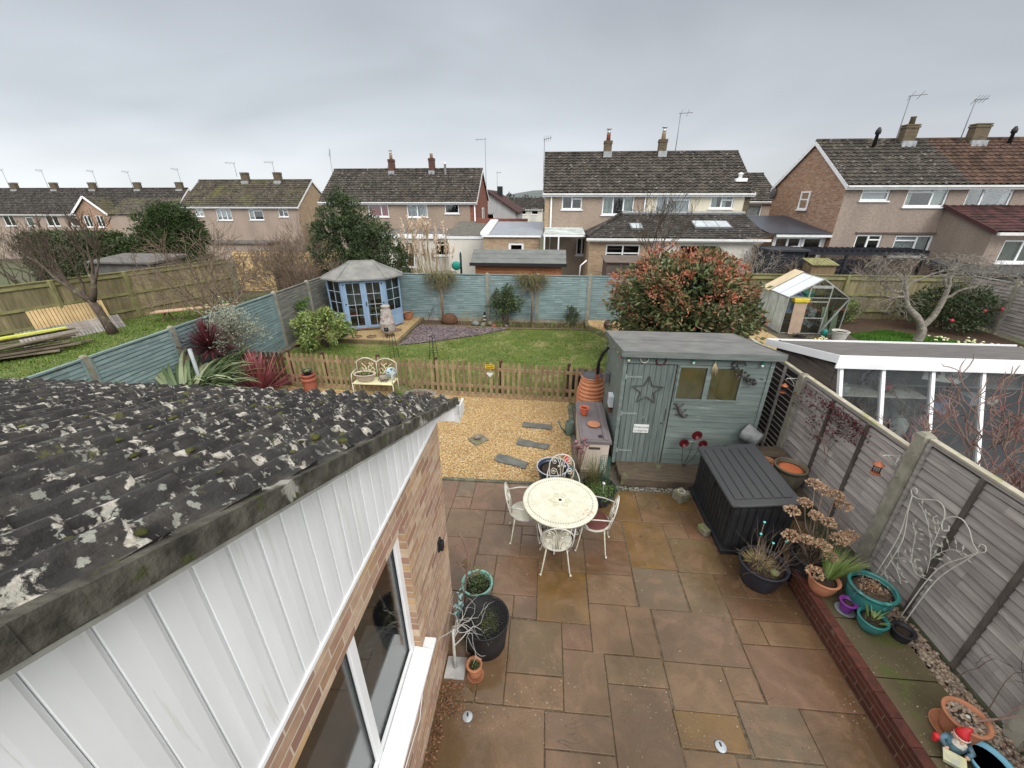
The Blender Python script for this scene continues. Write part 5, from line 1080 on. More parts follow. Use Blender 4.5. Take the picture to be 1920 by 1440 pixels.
p_ = pot('plant_pot', 'black pot of dried brown hydrangea heads on the raised bed corner', 'pot', (3.50, 4.05, .0), .26, .52, m_black, taper=.75, fill=.9)
b = MB(); b2 = MB(); heads = []; g = random.Random(31)
HD = [(3.18, 4.25, 1.02), (3.33, 4.30, 1.12), (3.46, 4.42, 1.32), (3.57, 4.40, 1.25), (3.70, 4.35, 1.22), (3.80, 4.30, 1.10), (3.40, 4.15, 1.05), (3.55, 4.12, .98), (3.12, 4.05, .80), (3.26, 3.98, .82), (3.42, 3.92, .80), (3.60, 3.95, .88), (3.72, 4.02, .86), (3.28, 3.72, .56), (3.85, 4.10, .82), (3.50, 3.85, .70)]
for h_ in HD: b.tube([(3.5 + g.uniform(-.12, .12), 4.05 + g.uniform(-.12, .12), .46), (3.5 * .4 + h_[0] * .6 + g.uniform(-.05, .05), 4.05 * .4 + h_[1] * .6, .46 + (h_[2] - .46) * .6), h_], .005, 5)
for k in range(24): a = g.uniform(0, 6.28); grow(b, g, (3.5 + .1 * cos(a), 4.05 + .1 * sin(a), .46), (cos(a) * .6, sin(a) * .6, 1), .3, .004, 1, 2, .6, .15, .1, .7, 4, .0015)
b.build('stems', m_twig, p_)
for h_ in HD:
    q = rs5.normal(size=(150, 3)); q /= np.linalg.norm(q, axis=1)[:, None]; q[:, 2] = np.abs(q[:, 2]) * .6; leafcloud(b2, np.array(h_) + q * g.uniform(.06, .085), .032, .028, rs5, 0, h_)
b2.build('dried_heads', l_dead, p_)
tr = thing('galvanised_tub', 'grey galvanised bucket tipped on its side behind the black store', 'bucket', (3.66, 6.15, .3))
b = MB(); pr = [(.11, 0), (.12, .01), (.155, .26), (.165, .27), (.158, .275), (.145, .255), (.11, .02), (0, .018)]; b.lathe(pr, 28)
mm = Matrix.Translation((3.70, 6.18, .86)) @ Matrix.Rotation(R(-75), 4, 'X') @ Matrix.Rotation(R(-40), 4, 'Y'); b.v = [tuple(mm @ Vector(v)) for v in b.v]; b.v = [(v[0], v[1] , v[2]) for v in b.v]; b.build('bucket', m_galv, tr)
b = MB(); b.box(3.50, 6.0, .0, 4.15, 6.32, .68); tag(b.build('plinth', m_sleeper, bev=.01), 'dark timber stand behind the black store carrying the bucket', 'stand')
p_ = pot('bowl_planter', 'large olive brown bowl pot with bright orange inside by the black store', 'pot', (3.88, 5.52, .42), .22, .42, m_stonepot, taper=.62, belly=.10, n=36, soilm=mat('orange_inside', (.50, .15, .06), (.42, .12, .05), 8, .4, .1), fill=.86)
b = MB(); b.box(3.60, 5.25, 0, 4.15, 5.95, .415); tag(b.build('plinth', m_sleeper, bev=.01), 'dark sleeper stand under the olive bowl pot', 'stand')
p_ = pot('plant_pot', 'plain terracotta pot half hidden between bowl pot and black store', 'pot', (3.66, 5.78, .42), .12, .32, m_terr)
# terracotta bowl with grass
p_ = pot('plant_pot', 'wide terracotta bowl with a leaning tuft of grass', 'pot', (3.42, 3.72, bedz()), .155, .21, m_terr, taper=.66, belly=.08, n=32)
b = MB(); g = random.Random(40)
for k in range(170): a = g.uniform(0, 6.28); b.blade((3.49 + .04 * cos(a), 3.76 + .04 * sin(a), .45), (.45 + cos(a) * .45, .35 + sin(a) * .45, .8), g.uniform(.25, .5), .011, g.uniform(.3, .9), 5)
b.build('grass_tuft', l_strap, p_)
p_ = pot('plant_pot', 'large teal glazed bowl pot on the mossy coping before the trellis', 'pot', (3.79, 3.53, bedz()), .215, .34, m_teal, taper=.62, belly=.16, n=40, lip=.02, soilm=m_mulch)
b = MB(); g = random.Random(42)
for k in range(10): a = g.uniform(0, 6.28); grow(b, g, (3.79 + .06 * cos(a), 3.53 + .06 * sin(a), .56), (cos(a) * .6, sin(a) * .6 , 1), .16, .004, 1, 2, .7, .2, 0, .8, 4, .0015)
b.build('dry_stems', m_twig, p_)
b = MB(); P = np.array([3.83, 3.56, .585]) + rs5.normal(0, 1, (260, 3)) * [.07, .07, .012]; leafcloud(b, P, .03, .02, rs5); b.build('leaf_debris', l_dead, p_)
p_ = pot('plant_pot', 'small purple plastic pot in a grey saucer beside the teal bowls', 'pot', (3.545, 3.46, bedz() + .012), .078, .14, m_purple)
b = MB(); b.lathe([(0, 0), (.085, 0), (.10, .018), (.094, .018), (.08, .006), (0, .006)], 24, (3.545, 3.46, bedz())); b.build('saucer', mat('grey_saucer', (.25, .29, .30), None, 4, .5, 0), p_)
p_ = pot('plant_pot', 'small shallow teal glazed bowl with green shoots', 'pot', (3.665, 3.26, bedz()), .13, .17, m_teal, taper=.62, belly=.14, n=36)
b = MB(); g = random.Random(44)
for k in range(26): a = g.uniform(0, 6.28); r = g.uniform(.0, .08); b.blade((3.665 + r * cos(a), 3.26 + r * sin(a), .43), (cos(a) * .6 + .3, sin(a) * .6, 1), g.uniform(.08, .18), .014, .7, 4)
b.build('shoots', l_strap, p_)
p_ = pot('plant_pot', 'small black pot behind the little teal bowl against the fence', 'pot', (3.93, 3.18, .26), .10, .16, m_black)
p_ = pot('plant_pot', 'terracotta pot filled with brown pebbles standing in a saucer', 'pot', (3.74, 2.30, bedz() + .02), .15, .235, m_terr, taper=.74, n=40, soil=True, fill=.86)
b = MB(); g = random.Random(51)
for k in range(120): a, r = g.uniform(0, 6.28), .125 * g.random() ** .5; s = g.uniform(.011, .02); b.ball((3.74 + r * cos(a), 2.30 + r * sin(a), .31 + .205 + g.uniform(0, .012)), (s * 1.3, s, s * .65), 8, 5, g.uniform(0, 3), .1, k)
b.build('pebbles', l_peb, p_); b = MB(); b.ball((3.745, 2.30, .545), (.018, .016, .014), 10, 6); b.build('white_pebble', m_white_m, p_)
b = MB(); b.lathe([(0, 0), (.14, 0), (.165, .028), (.158, .028), (.135, .012), (0, .012)], 30, (3.73, 2.31, bedz() + .005)); b.build('saucer', m_terr, p_)
b = MB(); g = random.Random(3); grow(b, g, (3.80, 2.28, .52), (.75, -.3, .75), .3, .011, 3, 2, .7, .15, .1, .8, 6, .002); b.build('stem', m_twigp, p_)
# gnome pushing a yellow barrow beside a blue tray
gt, ms, M = gnome('gnome', 'painted gnome in red hat with white beard beside the blue tray', 3.60, 2.17, bedz(), .29, -.55)
b = MB(); b.hexa([M(-.28, -.62, .12), M(.12, -.62, .12), M(.16, -.34, .12), M(-.24, -.34, .12), M(-.34, -.68, .30), M(.16, -.68, .30), M(.20, -.30, .30), M(-.30, -.30, .30)]); b.build('barrow', mat('barrow_yellow', (.62, .58, .32), (.40, .42, .34), 12, .4, 0), gt, bev=.003)
b = MB(); b.ball(M(-.42, -.1, .35), .028, 10, 8); b.ball(M(-.42, -.1, .22), (.02, .02, .03), 10, 8); b.build('small_figure', ms['red'], gt)
tt = thing('blue_tray', 'pale blue oval plastic tray with murky water beside the gnome', 'tray', (3.76, 2.06, bedz()))
b = MB(); b.lathe([(0, 0), (.10, 0), (.135, .05), (.15, .085), (.135, .09), (.12, .05), (.09, .015), (0, .012)], 28, (3.79, 2.05, bedz()), 1.0, 1.25); b.build('tray', mat('tray_blue', (.17, .42, .55), (.13, .35, .48), 6, .4, .05), tt)
b = MB(); b.lathe([(0, .05), (.118, .05)], 28, (3.79, 2.05, bedz()), 1.0, 1.25); b.build('water', mat('murky_water', (.05, .035, .02), None, 5, .05, .1), tt)
b = MB(); rsm = np.random.RandomState(6); P = np.c_[rsm.uniform(3.72, 4.1, 700), rsm.uniform(1.72, 1.98, 700), .30 + np.abs(rsm.normal(0, .03, 700))]; leafcloud(b, P, .03, .018, rsm, 0); gl = b.build('low_plant', leafm('lime_leaf', [(.10, .13, .03), (.20, .24, .06), (.30, .32, .10)])); tag(gl, 'small lime green ground plant at the near end of the raised bed', 'plant')
# white trellis
tl = thing('trellis', 'white metal trellis with leafy scrolls leaning against the grey fence', 'trellis', (4.08, 3.6, .3))
def TP(u, v): return (4.06 + .10 * (v - .3) / 1.3, 3.94 - u, v)   # u: towards the camera, v: height
def sm_(pts, n=5):
    o = []
    for i in range(len(pts) - 1):
        p0, p1, p2, p3 = pts[max(i - 1, 0)], pts[i], pts[i + 1], pts[min(i + 2, len(pts) - 1)]
        for k in range(n):
            t = k / n; o.append(tuple(.5 * (2 * p1[j] + (p2[j] - p0[j]) * t + (2 * p0[j] - 5 * p1[j] + 4 * p2[j] - p3[j]) * t * t + (3 * p1[j] - p0[j] - 3 * p2[j] + p3[j]) * t ** 3) for j in range(len(p1))))
    return o + [pts[-1]]
b = MB()
for pts, r in (([(.10, .32), (.10, .9), (.08, 1.15), (.02, 1.40), (-.02, 1.58)], .006), ([(.16, .32), (.16, .9), (.13, 1.15), (.03, 1.40), (-.02, 1.58)], .006), ([(.62, .32), (.62, .9), (.65, 1.15), (.72, 1.40), (.76, 1.56)], .006), ([(.56, .32), (.56, .9), (.60, 1.2), (.70, 1.42), (.76, 1.56)], .006),
    ([(-.02, 1.58), (.06, 1.60), (.14, 1.66), (.24, 1.72), (.33, 1.68), (.37, 1.58), (.33, 1.50), (.28, 1.53), (.30, 1.58)], .006), ([(.76, 1.56), (.68, 1.60), (.60, 1.68), (.50, 1.72), (.42, 1.68), (.37, 1.58), (.41, 1.50), (.46, 1.53), (.44, 1.58)], .006), ([(-.02, 1.58), (-.06, 1.62), (-.04, 1.67), (0, 1.66), (0, 1.62)], .005), ([(.76, 1.56), (.80, 1.60), (.78, 1.65), (.74, 1.64), (.74, 1.60)], .005)):
    b.tube([TP(*p) for p in sm_(pts)], r, 6)
b.build('frame', m_white_m, tl); b = MB(); b3 = MB(); g = random.Random(8)
for pts in ([(.56, .95), (.45, .9), (.35, .95), (.25, .92), (.16, .8)], [(.35, .95), (.28, 1.1), (.22, 1.25), (.16, 1.3)], [(.52, 1.0), (.45, 1.2), (.34, 1.36), (.20, 1.50), (.08, 1.56)], [(.47, 1.12), (.52, 1.3), (.60, 1.42), (.68, 1.42)], [(.42, 1.26), (.40, 1.4), (.38, 1.5)], [(.16, .78), (.28, .74), (.38, .66)], [(.16, .6), (.24, .56), (.30, .50)]):
    q = sm_(pts); b.tube([TP(*p) for p in q], .0035, 5)
    for i in range(2, len(q) - 1, 3):
        for s in (-1, 1):
            c = TP(*q[i]); a = g.uniform(.4, 1.2) * s + 1.2; d = Vector((0, -cos(a), sin(a))); e = Vector(c) + d * .05; n_ = Vector((0, d.z, -d.y)) * .013; b.tube([c, e], .002, 4, False)
            b3.add([e, e + d * .028 + n_, e + d * .065, e + d * .028 - n_], [(0, 1, 2, 3)]); 
b.build('scroll', m_white_m, tl); b3.build('leaves', m_white_m, tl)
# dead long twigs on the near fence
b = MB(); g = random.Random(19)
for k in range(4): grow(b, g, (4.19, 1.9 + k * .3, .3), (-.02, g.uniform(-.3, .6), 1), .6, .005, 2, 2, .7, .2, .05, .8, 4, .0015)
vv = np.array(b.v); vv[:, 0] = np.clip(vv[:, 0], 4.12, 4.215); b.v = vv.tolist(); tag(b.build('bare_climber', m_twig), 'thin bare climber stems on the nearest grey fence panel', 'climbing plant')
# ---------------------------------------------------------------- left wall
p_ = pot('plant_pot', 'pale teal rimmed pot of dark leaves near the house wall', 'pot', (-.725, 3.48, 0), .185, .30, m_sage, taper=.7, n=36)
b = MB(); P = np.array([-.725, 3.48, .29]) + rs5.normal(0, 1, (420, 3)) * [.065, .065, .025]; leafcloud(b, P, .04, .022, rs5); b.build('leaves', l_cam, p_)
wk = thing('mesh_planter', 'tall black pot covered with a round wire mesh lid by the wall', 'planter', (-.55, 2.93, 0))
b = MB(); b.lathe([(.225, 0), (.245, .2), (.26, .40), (.265, .41), (.25, .41), (.24, .34), (0, .33)], 40, (-.55, 2.95, 0)); b.build('pot', m_black, wk)
b = MB()
for k in range(-9, 10):
    d = k * .028; L = math.sqrt(max(0, .262 ** 2 - d * d)); b.bar((-.55 + d, 2.95 - L, .425), (-.55 + d, 2.95 + L, .425), .004); b.bar((-.55 - L, 2.95 + d, .429), (-.55 + L, 2.95 + d, .429), .004)
b.tube([(-.55 + .266 * cos(a), 2.95 + .266 * sin(a), .425) for a in [2 * pi * k / 36 for k in range(37)]], .006, 6)
for k in range(40): a = 2 * pi * k / 40; b.tube([(-.55 + .268 * cos(a), 2.95 + .268 * sin(a), .425), (-.55 + .262 * cos(a), 2.95 + .262 * sin(a), .30)], .002, 4)
b.build('wire_mesh', m_blackm, wk)
b = MB(); P = np.array([-.50, 2.93, .36]) + rs5.normal(0, 1, (800, 3)) * [.055, .085, .022]; leafcloud(b, P, .016, .010, rs5); stuff(b.build('moss_plant', leafm('moss_leaf', [(.13, .16, .03), (.22, .25, .06)]), wk))
tw = thing('twig_tree', 'white painted twig tree on a square white base by the wall', 'ornament', (-.82, 2.60, 0))
b = MB(); b.box(-.93, 2.52, 0, -.72, 2.74, .03); b.build('base', mat('grey_marble', (.45, .45, .44), (.33, .33, .33), 9, .4, .1), tw, bev=.004)
b = MB(); g = random.Random(23); b.tube([(-.83, 2.63, .02), (-.83, 2.64, .3), (-.83, 2.66, .6)], [.022, .016, .013], 7)
for k in range(7): grow(b, g, (-.83, 2.65, .35 + .05 * k), (g.uniform(-.1, .9), g.uniform(-.9, 1.0), 1.0), .26, .008, 2, 2, .8, .32, .02, .78, 5, .002)
vv = np.array(b.v); vv[:, 0] = np.maximum(vv[:, 0], -.93); b.v = vv.tolist(); b.build('branches', m_twigw, tw)
p_ = pot('plant_pot', 'small terracotta pot in a saucer beside the white twig tree', 'pot', (-.615, 2.59, .012), .075, .17, m_terr, taper=.8, n=30)
b = MB(); b.lathe([(0, 0), (.07, 0), (.088, .02), (.082, .02), (.07, .006), (0, .006)], 24, (-.605, 2.58, .0)); b.build('saucer', m_terr, p_)
b = MB(); P = np.array([-.615, 2.59, .165]) + rs5.normal(0, 1, (90, 3)) * [.03, .03, .012]; leafcloud(b, P, .035, .018, rs5); b.build('leaves', l_cam, p_)
cb_ = thing('wall_creeper', 'bare twisted dark vine with two cane balls at the wall corner', 'climbing plant', (-.86, 3.4, 0))
b = MB(); g = random.Random(29); b.tube(sm_([(-.86, 3.30, 0), (-.84, 3.36, .4), (-.80, 3.40, .75), (-.84, 3.42, 1.0), (-.90, 3.44, 1.12)]), .011, 6)
for k in range(6): grow(b, g, (-.84, 3.36, .25 + .12 * k), (g.uniform(-.2, .9), g.uniform(-.6, .9), .5), .22, .006, 2, 2, .9, .35, .0, .75, 4, .002)
b.build('vine', m_twigp, cb_); b = MB()
for c in ((-.72, 3.42, .56), (-.83, 3.46, .62)):
    for k in range(9): ax = Vector((g.gauss(0, 1), g.gauss(0, 1), g.gauss(0, 1))).normalized(); e1 = ax.orthogonal().normalized(); e2 = ax.cross(e1); b.tube([Vector(c) + (e1 * cos(a) + e2 * sin(a)) * .055 for a in [2 * pi * q / 14 for q in range(15)]], .003, 4)
b.build('cane_ball', mat('cane', (.20, .16, .07), None, 8, .8, .1), cb_)
b = MB(); P = np.array([-.87, 3.12, .25]) + rs5.normal(0, 1, (60, 3)) * [.02, .05, .10]; leafcloud(b, P, .06, .03, rs5); b.build('leaf_spray', leafm('blue_leaf', [(.20, .38, .38), (.30, .48, .46)]), cb_)
for (x, y, lab) in ((-.62, 2.20, 'round silver disc light set in the slabs near the brick wall'), (1.75, 2.16, 'round silver disc light set in the orange slab at the front')):
    lt = thing('disc_light', lab, 'garden light', (x, y, 0), 'silver disc lights on the patio'); b = MB(); b.lathe([(0, .002), (.046, .002), (.052, .008), (.044, .014), (0, .016)], 26, (x, y, 0)); b.build('disc', mat('silver', (.42, .45, .47), (.34, .37, .39), 5, .3, .05, metal=.3), lt); b = MB(); b.obox((x, y + .012, .0175), (.016, .034, .002), .2); b.build('panel', m_blackm, lt)
# ================================================================ GRAVEL GARDEN
for i, (x, y, w, d, rz, lab) in enumerate(((-.10, 7.80, .66, .19, -.12, 'slate slab in the gravel, farthest of the three from the patio'), (-.16, 7.05, .66, .20, -.22, 'slate slab in the gravel, middle one of the three'), (-.56, 6.43, .66, .22, -.36, 'slate slab with pale spots, nearest of the three to the patio'))):
    g = random.Random(i); b = MB(); q = []
    for (u, v) in ((-.5, -.5), (-.2, -.55), (.1, -.48), (.5, -.5), (.5, .0), (.49, .5), (.15, .47), (-.2, .53), (-.5, .5)): u += g.uniform(-.02, .02); v += g.uniform(-.06, .06); q.append((x + u * w * cos(rz) - v * d * sin(rz), y + u * w * sin(rz) + v * d * cos(rz), .0))
    b.prism(q, (0, 0, .032)); o = b.build('slate_slab', m_slate, bev=.006, recalc=True); tag(o, lab, 'stepping stone', 'slate slabs laid in the gravel')
b = MB(); b.obox((-1.30, 7.13, .02), (.34, .30, .03), .75); tag(b.build('stone_tile', m_stone, bev=.006), 'square brown tile lying on the gravel under a round pebble', 'tile')
b = MB(); b.ball((-1.32, 7.15, .075), (.085, .07, .045), 14, 8, .4, .05, 3); tag(b.build('pebble', mat('grey_pebble', (.22, .19, .16), (.14, .12, .10), 20, .6, .3)), 'rounded grey brown pebble sitting on the square tile', 'pebble')
# bench
bn = thing('garden_bench', 'cream metal two seat bench with scrolled back by the picket fence', 'bench', (-4.15, 8.85, 0))
b = MB(); z0 = .46
for i in range(14): y = 8.72 + i * .026; b.box(-4.66, y, z0, -3.66, y + .018, z0 + .012)
b.box(-4.68, 8.70, z0 - .01, -3.64, 8.722, z0 + .016); b.box(-4.68, 9.075, z0 - .01, -3.64, 9.09, z0 + .016)
b.build('seat', mat('yellowed_cream', (.74, .70, .44), (.62, .60, .40), 5, .5, .1), bn)
for x in (-4.67, -3.65):
    for y in (8.71, 9.06): b = MB(); b.tube([(x, y, .0), (x, y, .46 if y < 9 else .5)], .012, 6); b.build('leg', m_cream, bn)
    b = MB(); b.tube([(x, 9.06, .72), (x, 8.9, .72), (x, 8.74, .70), (x, 8.71, .62), (x, 8.71, .46)], .010, 6); b.build('armrest', m_cream, bn)
b = MB(); b.tube([(-4.67, 9.07, .46), (-4.67, 9.09, .88)] + [(-4.67 + 1.02 * t, 9.09, .90 + .10 * abs(sin(2 * pi * t))) for t in np.linspace(.02, .98, 25)] + [(-3.65, 9.09, .88), (-3.65, 9.07, .46)], .012, 6); b.tube([(-4.16, 9.08, .46), (-4.16, 9.09, .9)], .010, 6)
b.build('backrest', m_cream, bn); b = MB(); g = random.Random(2)
for s0 in (-4.41, -3.91):
    for s in (-1, 1):
        b.tube([(s0, 9.08, .48), (s0 + s * .04, 9.085, .62), (s0 + s * .13, 9.085, .74), (s0 + s * .20, 9.085, .70), (s0 + s * .16, 9.085, .63)], .007, 5); b.tube([(s0, 9.085, .60), (s0 + s * .05, 9.085, .78), (s0 + s * .13, 9.085, .86)], .006, 5); b.tube([(s0 + s * .22, 9.085, .48), (s0 + s * .10, 9.085, .60), (s0 + s * .02, 9.085, .72), (s0 + s * .06, 9.085, .80)], .006, 5)
    for k in range(9): b.ball((s0 + g.uniform(-.17, .17), 9.08, g.uniform(.6, .86)), (.022, .008, .016), 7, 4)
b.build('back_scroll', mat('bench_gold', (.66, .58, .34), (.74, .70, .55), 12, .5, 0), bn)
p_ = pot('trough_planter', 'oval beige basin planter standing on the cream bench seat', 'planter', (-4.40, 8.88, .474), .19, .20, mat('beige_basin', (.42, .36, .29), (.34, .29, .23), 5, .5, .1), taper=.72, sx=1.35, sy=.9, lip=.02, fill=.9)
b = MB(); P = np.array([-4.40, 8.88, .665]) + rs5.normal(0, 1, (260, 3)) * [.10, .06, .015]; leafcloud(b, P, .03, .02, rs5); b.build('plants', l_var, p_)
wb = thing('birdhouse', 'small grey bird house ornament beside a blue ball on the bench', 'ornament', (-3.98, 8.90, .474)); b = MB(); b.tube([(-4.02, 8.86, .55), (-3.86, 8.95, .56)], .075, 12); b.box(-4.0, 8.82, .474, -3.84, 9.0, .50); b.build('body', m_barkl, wb)
b = MB(); b.lathe([(0, 0), (.045, 0), (.045, .01), (0, .01)], 14); mm = Matrix.Translation((-4.03, 8.855, .55)) @ Matrix.Rotation(R(-60), 4, 'Y'); b.v = [tuple(mm @ Vector(v)) for v in b.v]; b.build('hole', m_blackm, wb)
bb = thing('blue_ball', 'blue and white patterned wire ball hanging by the bench end', 'ornament', (-3.74, 8.98, .6)); b = MB(); g = random.Random(77)
for k in range(12): ax = Vector((g.gauss(0, 1), g.gauss(0, 1), g.gauss(0, 1))).normalized(); e1 = ax.orthogonal().normalized(); e2 = ax.cross(e1); b.tube([Vector((-3.76, 8.98, .68)) + (e1 * cos(a) + e2 * sin(a)) * .12 for a in [2 * pi * q / 16 for q in range(17)]], .008, 5)
b.build('hoops', mat('powder_blue', (.25, .45, .58), (.55, .58, .60), 20, .4, 0), bb); b = MB(); b.tube([(-3.72, 8.98, .48), (-3.73, 8.98, .60)], .03, 8); b.build('stand', m_white_m, bb)
p_ = pot('plant_pot', 'dark blue round pot on the ground under the bench', 'pot', (-4.55, 8.68, 0), .17, .20, m_navy, taper=.65)
p_ = pot('chimney_pot', 'old red clay chimney pot used as a planter', 'chimney pot', (-5.92, 8.93, 0), .15, .58, m_brick_r, taper=1.12, lip=.02, fill=.95)
b = MB(); b.lathe([(.165, .40), (.19, .42), (.19, .46), (.165, .48)], 28, (-5.92, 8.93, 0)); b.build('collar', m_brick_r, p_)
p2 = pot('plant_pot', 'small dark pot with green rim sitting on the clay chimney pot', 'pot', (-5.92, 8.93, .59), .12, .10, m_dkpot, soil=False); b = MB(); P = np.array([-5.92, 8.93, .68]) + rs5.normal(0, 1, (160, 3)) * [.055, .055, .01]; leafcloud(b, P, .025, .02, rs5); b.build('plants', l_var, p2)
b = MB(); b.lathe([(0, 0), (.24, 0), (.25, .015), (.23, .03), (0, .035)], 24, (-5.15, 8.55, 0)); tag(b.build('stone_disc', mat('brown_disc', (.22, .13, .08), (.16, .10, .06), 8, .7, .3)), 'round brown stepping stone in the gravel left of the bench', 'stepping stone')
p_ = pot('trough_planter', 'grey stone oval planter with heather at the bench end', 'planter', (-3.0, 8.72, 0), .30, .26, mat('grey_trough', (.24, .245, .23), (.17, .17, .155), 8, .8, .3), taper=.75, sx=1.25, sy=.7)
b = MB(); P = np.array([-2.95, 8.72, .27]) + rs5.normal(0, 1, (600, 3)) * [.14, .07, .03]; leafcloud(b, P, .03, .018, rs5); b.build('heather', leafm('heather_leaf', [(.10, .12, .05), (.40, .30, .26), (.22, .14, .10)]), p_)
fe = thing('fern', 'bright green feathery herb growing by the bench', 'plant', (-3.42, 8.72, 0)); b = MB(); g = random.Random(5)
for k in range(380): a, r = g.uniform(0, 6.28), abs(g.gauss(0, .09)); b.blade((-3.42 + r * cos(a), 8.74 + r * sin(a), 0), (cos(a) * .6, sin(a) * .5, 1.1), g.uniform(.2, .50), .008, .6, 4)
b.build('fronds', l_fern, fe)
# spiky plants ------------------------------------------------------------
def spiky(name, label, c, n, L, w, m, droop=.35, up=.45, stem=0, seed=1):
    t_ = thing(name, label, 'plant', (c[0], c[1], 0)); g = random.Random(seed); b = MB()
    if stem: s = MB(); s.tube([(c[0], c[1], 0), (c[0], c[1], c[2])], [.05, .04], 7); s.build('stem', m_bark, t_)
    for k in range(n):
        a = g.uniform(0, 6.28); e = g.uniform(-.15 if stem else .05, 1) ; d = (cos(a) * cos(e * pi / 2), sin(a) * cos(e * pi / 2), sin(e * pi / 2) + .08)
        b.blade((c[0] + .03 * d[0], c[1] + .03 * d[1], c[2] + .03 * d[2]), d, L * g.uniform(.75, 1.15), w, droop * g.uniform(.4, 1.3), 5)
    b.build('leaves', m, t_)
spiky('cordyline', 'spiky dark red cordyline in front of the picket fence on gravel', (-7.0, 8.55, .15), 260, 1.0, .040, l_cord, .18, seed=4)
spiky('cordyline', 'spiky dark maroon cordyline close to the blue side fence', (-8.05, 8.62, 1.28), 260, .72, .034, l_cordd, .25, stem=1, seed=5)
ph = thing('phormium', 'big clump of arching striped green strap leaves by the side fence', 'plant', (-7.95, 7.7, 0)); b = MB(); g = random.Random(9)
for k in range(430):
    a, r = g.uniform(0, 6.28), abs(g.gauss(0, .38)); r2 = abs(g.gauss(0, .25)); x, y = -7.95 + r2 * cos(a), 7.35 + r * sin(a) * 1.6
    b.blade((x, y, .1), (cos(a) * .75, sin(a) * .75, g.uniform(.9, 1.9)), g.uniform(1.1, 1.9), .1, g.uniform(1.2, 2.3), 8)
b.build('leaves', l_phor, ph)
gp = MB(); gp.tube([(-7.95, 7.98, 0), (-7.95, 7.98, 1.52)], .04, 8); tag(gp.build('pole', mat('grey_pole', (.35, .38, .40), (.28, .30, .32), 5, .5, .1)), 'plain grey pole standing among the strap leaves', 'pole')
# grey leaved shrub and variegated shrub
ol = thing('olive_shrub', 'silver grey leaved shrub leaning over the blue side fence', 'shrub', (-8.15, 9.4, 0)); b = MB(); g = random.Random(12); tips = []
for k in range(5): grow(b, g, (-8.1 + .04 * k, 9.3 + .08 * k, 0), (g.uniform(-.25, .25), g.uniform(-.3, .3), 1), .8, .04, 3, 3, .55, .14, .25, .66, 6, .004, tips)
b.build('trunk', m_barkl, ol); T = np.array([tuple(q) for q in tips]); T = T[T[:, 2] > 1.1]; P = T[rs5.randint(0, len(T), 5200)] + rs5.normal(0, .11, (5200, 3)); b = MB(); leafcloud(b, P, .075, .03, rs5); b.build('crown', l_grey, ol)
def shrub(name, label, c, rad, n, l, w, m, seed=1, clumps=40, cr=.25, shell=.55, cat='shrub', stem=True, low=-.6, m2=None, n2=0):
    t_ = thing(name, label, cat, (c[0], c[1], 0)); rq = np.random.RandomState(seed); g = random.Random(seed)
    P = blob_points(rq, c, rad, n, clumps, cr, shell, low); P = P[P[:, 2] > .02]; b = MB(); leafcloud(b, P, l, w, rq, 0, c); b.build('foliage', m, t_)
    if m2: P = blob_points(rq, c, tuple(r * 1.03 for r in rad), n2, clumps, cr, .95, .1); b = MB(); leafcloud(b, P, l, w, rq, 0, c); b.build('young_leaves', m2, t_)
    if stem:
        b = MB()
        for k in range(5): grow(b, g, (c[0] + g.uniform(-.06, .06), c[1] + g.uniform(-.06, .06), -.02), (g.uniform(-.5, .5), g.uniform(-.5, .5), 1), rad[2] * 1.1, .02 + .02 * rad[2], 2, 3, .6, .15, .2, .7, 5, .004)
        b.build('stems', m_bark, t_)
    return t_
shrub('variegated_shrub', 'bushy yellow green variegated shrub by the side fence and lawn', (-7.35, 12.5, .62), (1.0, .8, .66), 3600, .13, .055, l_var, 3, 60, .2)
shrub('camellia_shrub', 'upright glossy dark green shrub in the border before the back fence', (-1.55, 15.55, .85), (.62, .5, .75), 1900, .11, .05, l_cam, 4, 60, .2, .3)
shrub('small_evergreen', 'small leafy green plant low in the border near the right post', (1.05, 15.75, .38), (.28, .25, .36), 420, .13, .03, l_cam, 5, 22, .12, .3)
shrub('hanging_plant', 'small bright green plant hanging on the grey side fence panel', (-8.4, 13.3, 1.25), (.14, .25, .25), 260, .09, .05, l_fern, 22, 14, .1, .3, 'plant', False)
# photinia: big red tipped bush
PC = (3.85, 11.9, 1.55)
pt_ = thing('photinia_bush', 'huge rounded bush of green leaves with red new tips behind the shed', 'bush', (PC[0], PC[1], 0)); rq = np.random.RandomState(10)
P = blob_points(rq, PC, (1.86, 1.85, 1.6), 14000, 150, .36, .74, -.75); lump = lambda P: np.array(PC) + (P - np.array(PC)) * (1 + .09 * np.sin(P[:, 0] * 3.1 + 1) * np.cos(P[:, 2] * 2.7) + .07 * np.sin(P[:, 1] * 4 + P[:, 0] * 5) + .05 * np.sin(P[:, 2] * 7 + P[:, 0] * 4))[:, None]
b = MB(); leafcloud(b, lump(P), .18, .08, rq, 0, PC); b.build('foliage', l_phot, pt_)
P = blob_points(rq, (PC[0], PC[1], PC[2] + .06), (1.92, 1.9, 1.64), 6500, 150, .2, .97, -.05); P = P[(P[:, 2] - PC[2]) > rq.normal(.8, .45, len(P))]; b = MB(); leafcloud(b, lump(P), .11, .045, rq, 0, PC); b.build('red_tips', l_photr, pt_)
P = blob_points(rq, PC, (1.4, 1.3, 1.2), 3500, 40, .5, .5); b = MB(); leafcloud(b, P, .2, .12, rq); b.build('inner_leaves', l_holly, pt_)
b = MB(); g = random.Random(3)
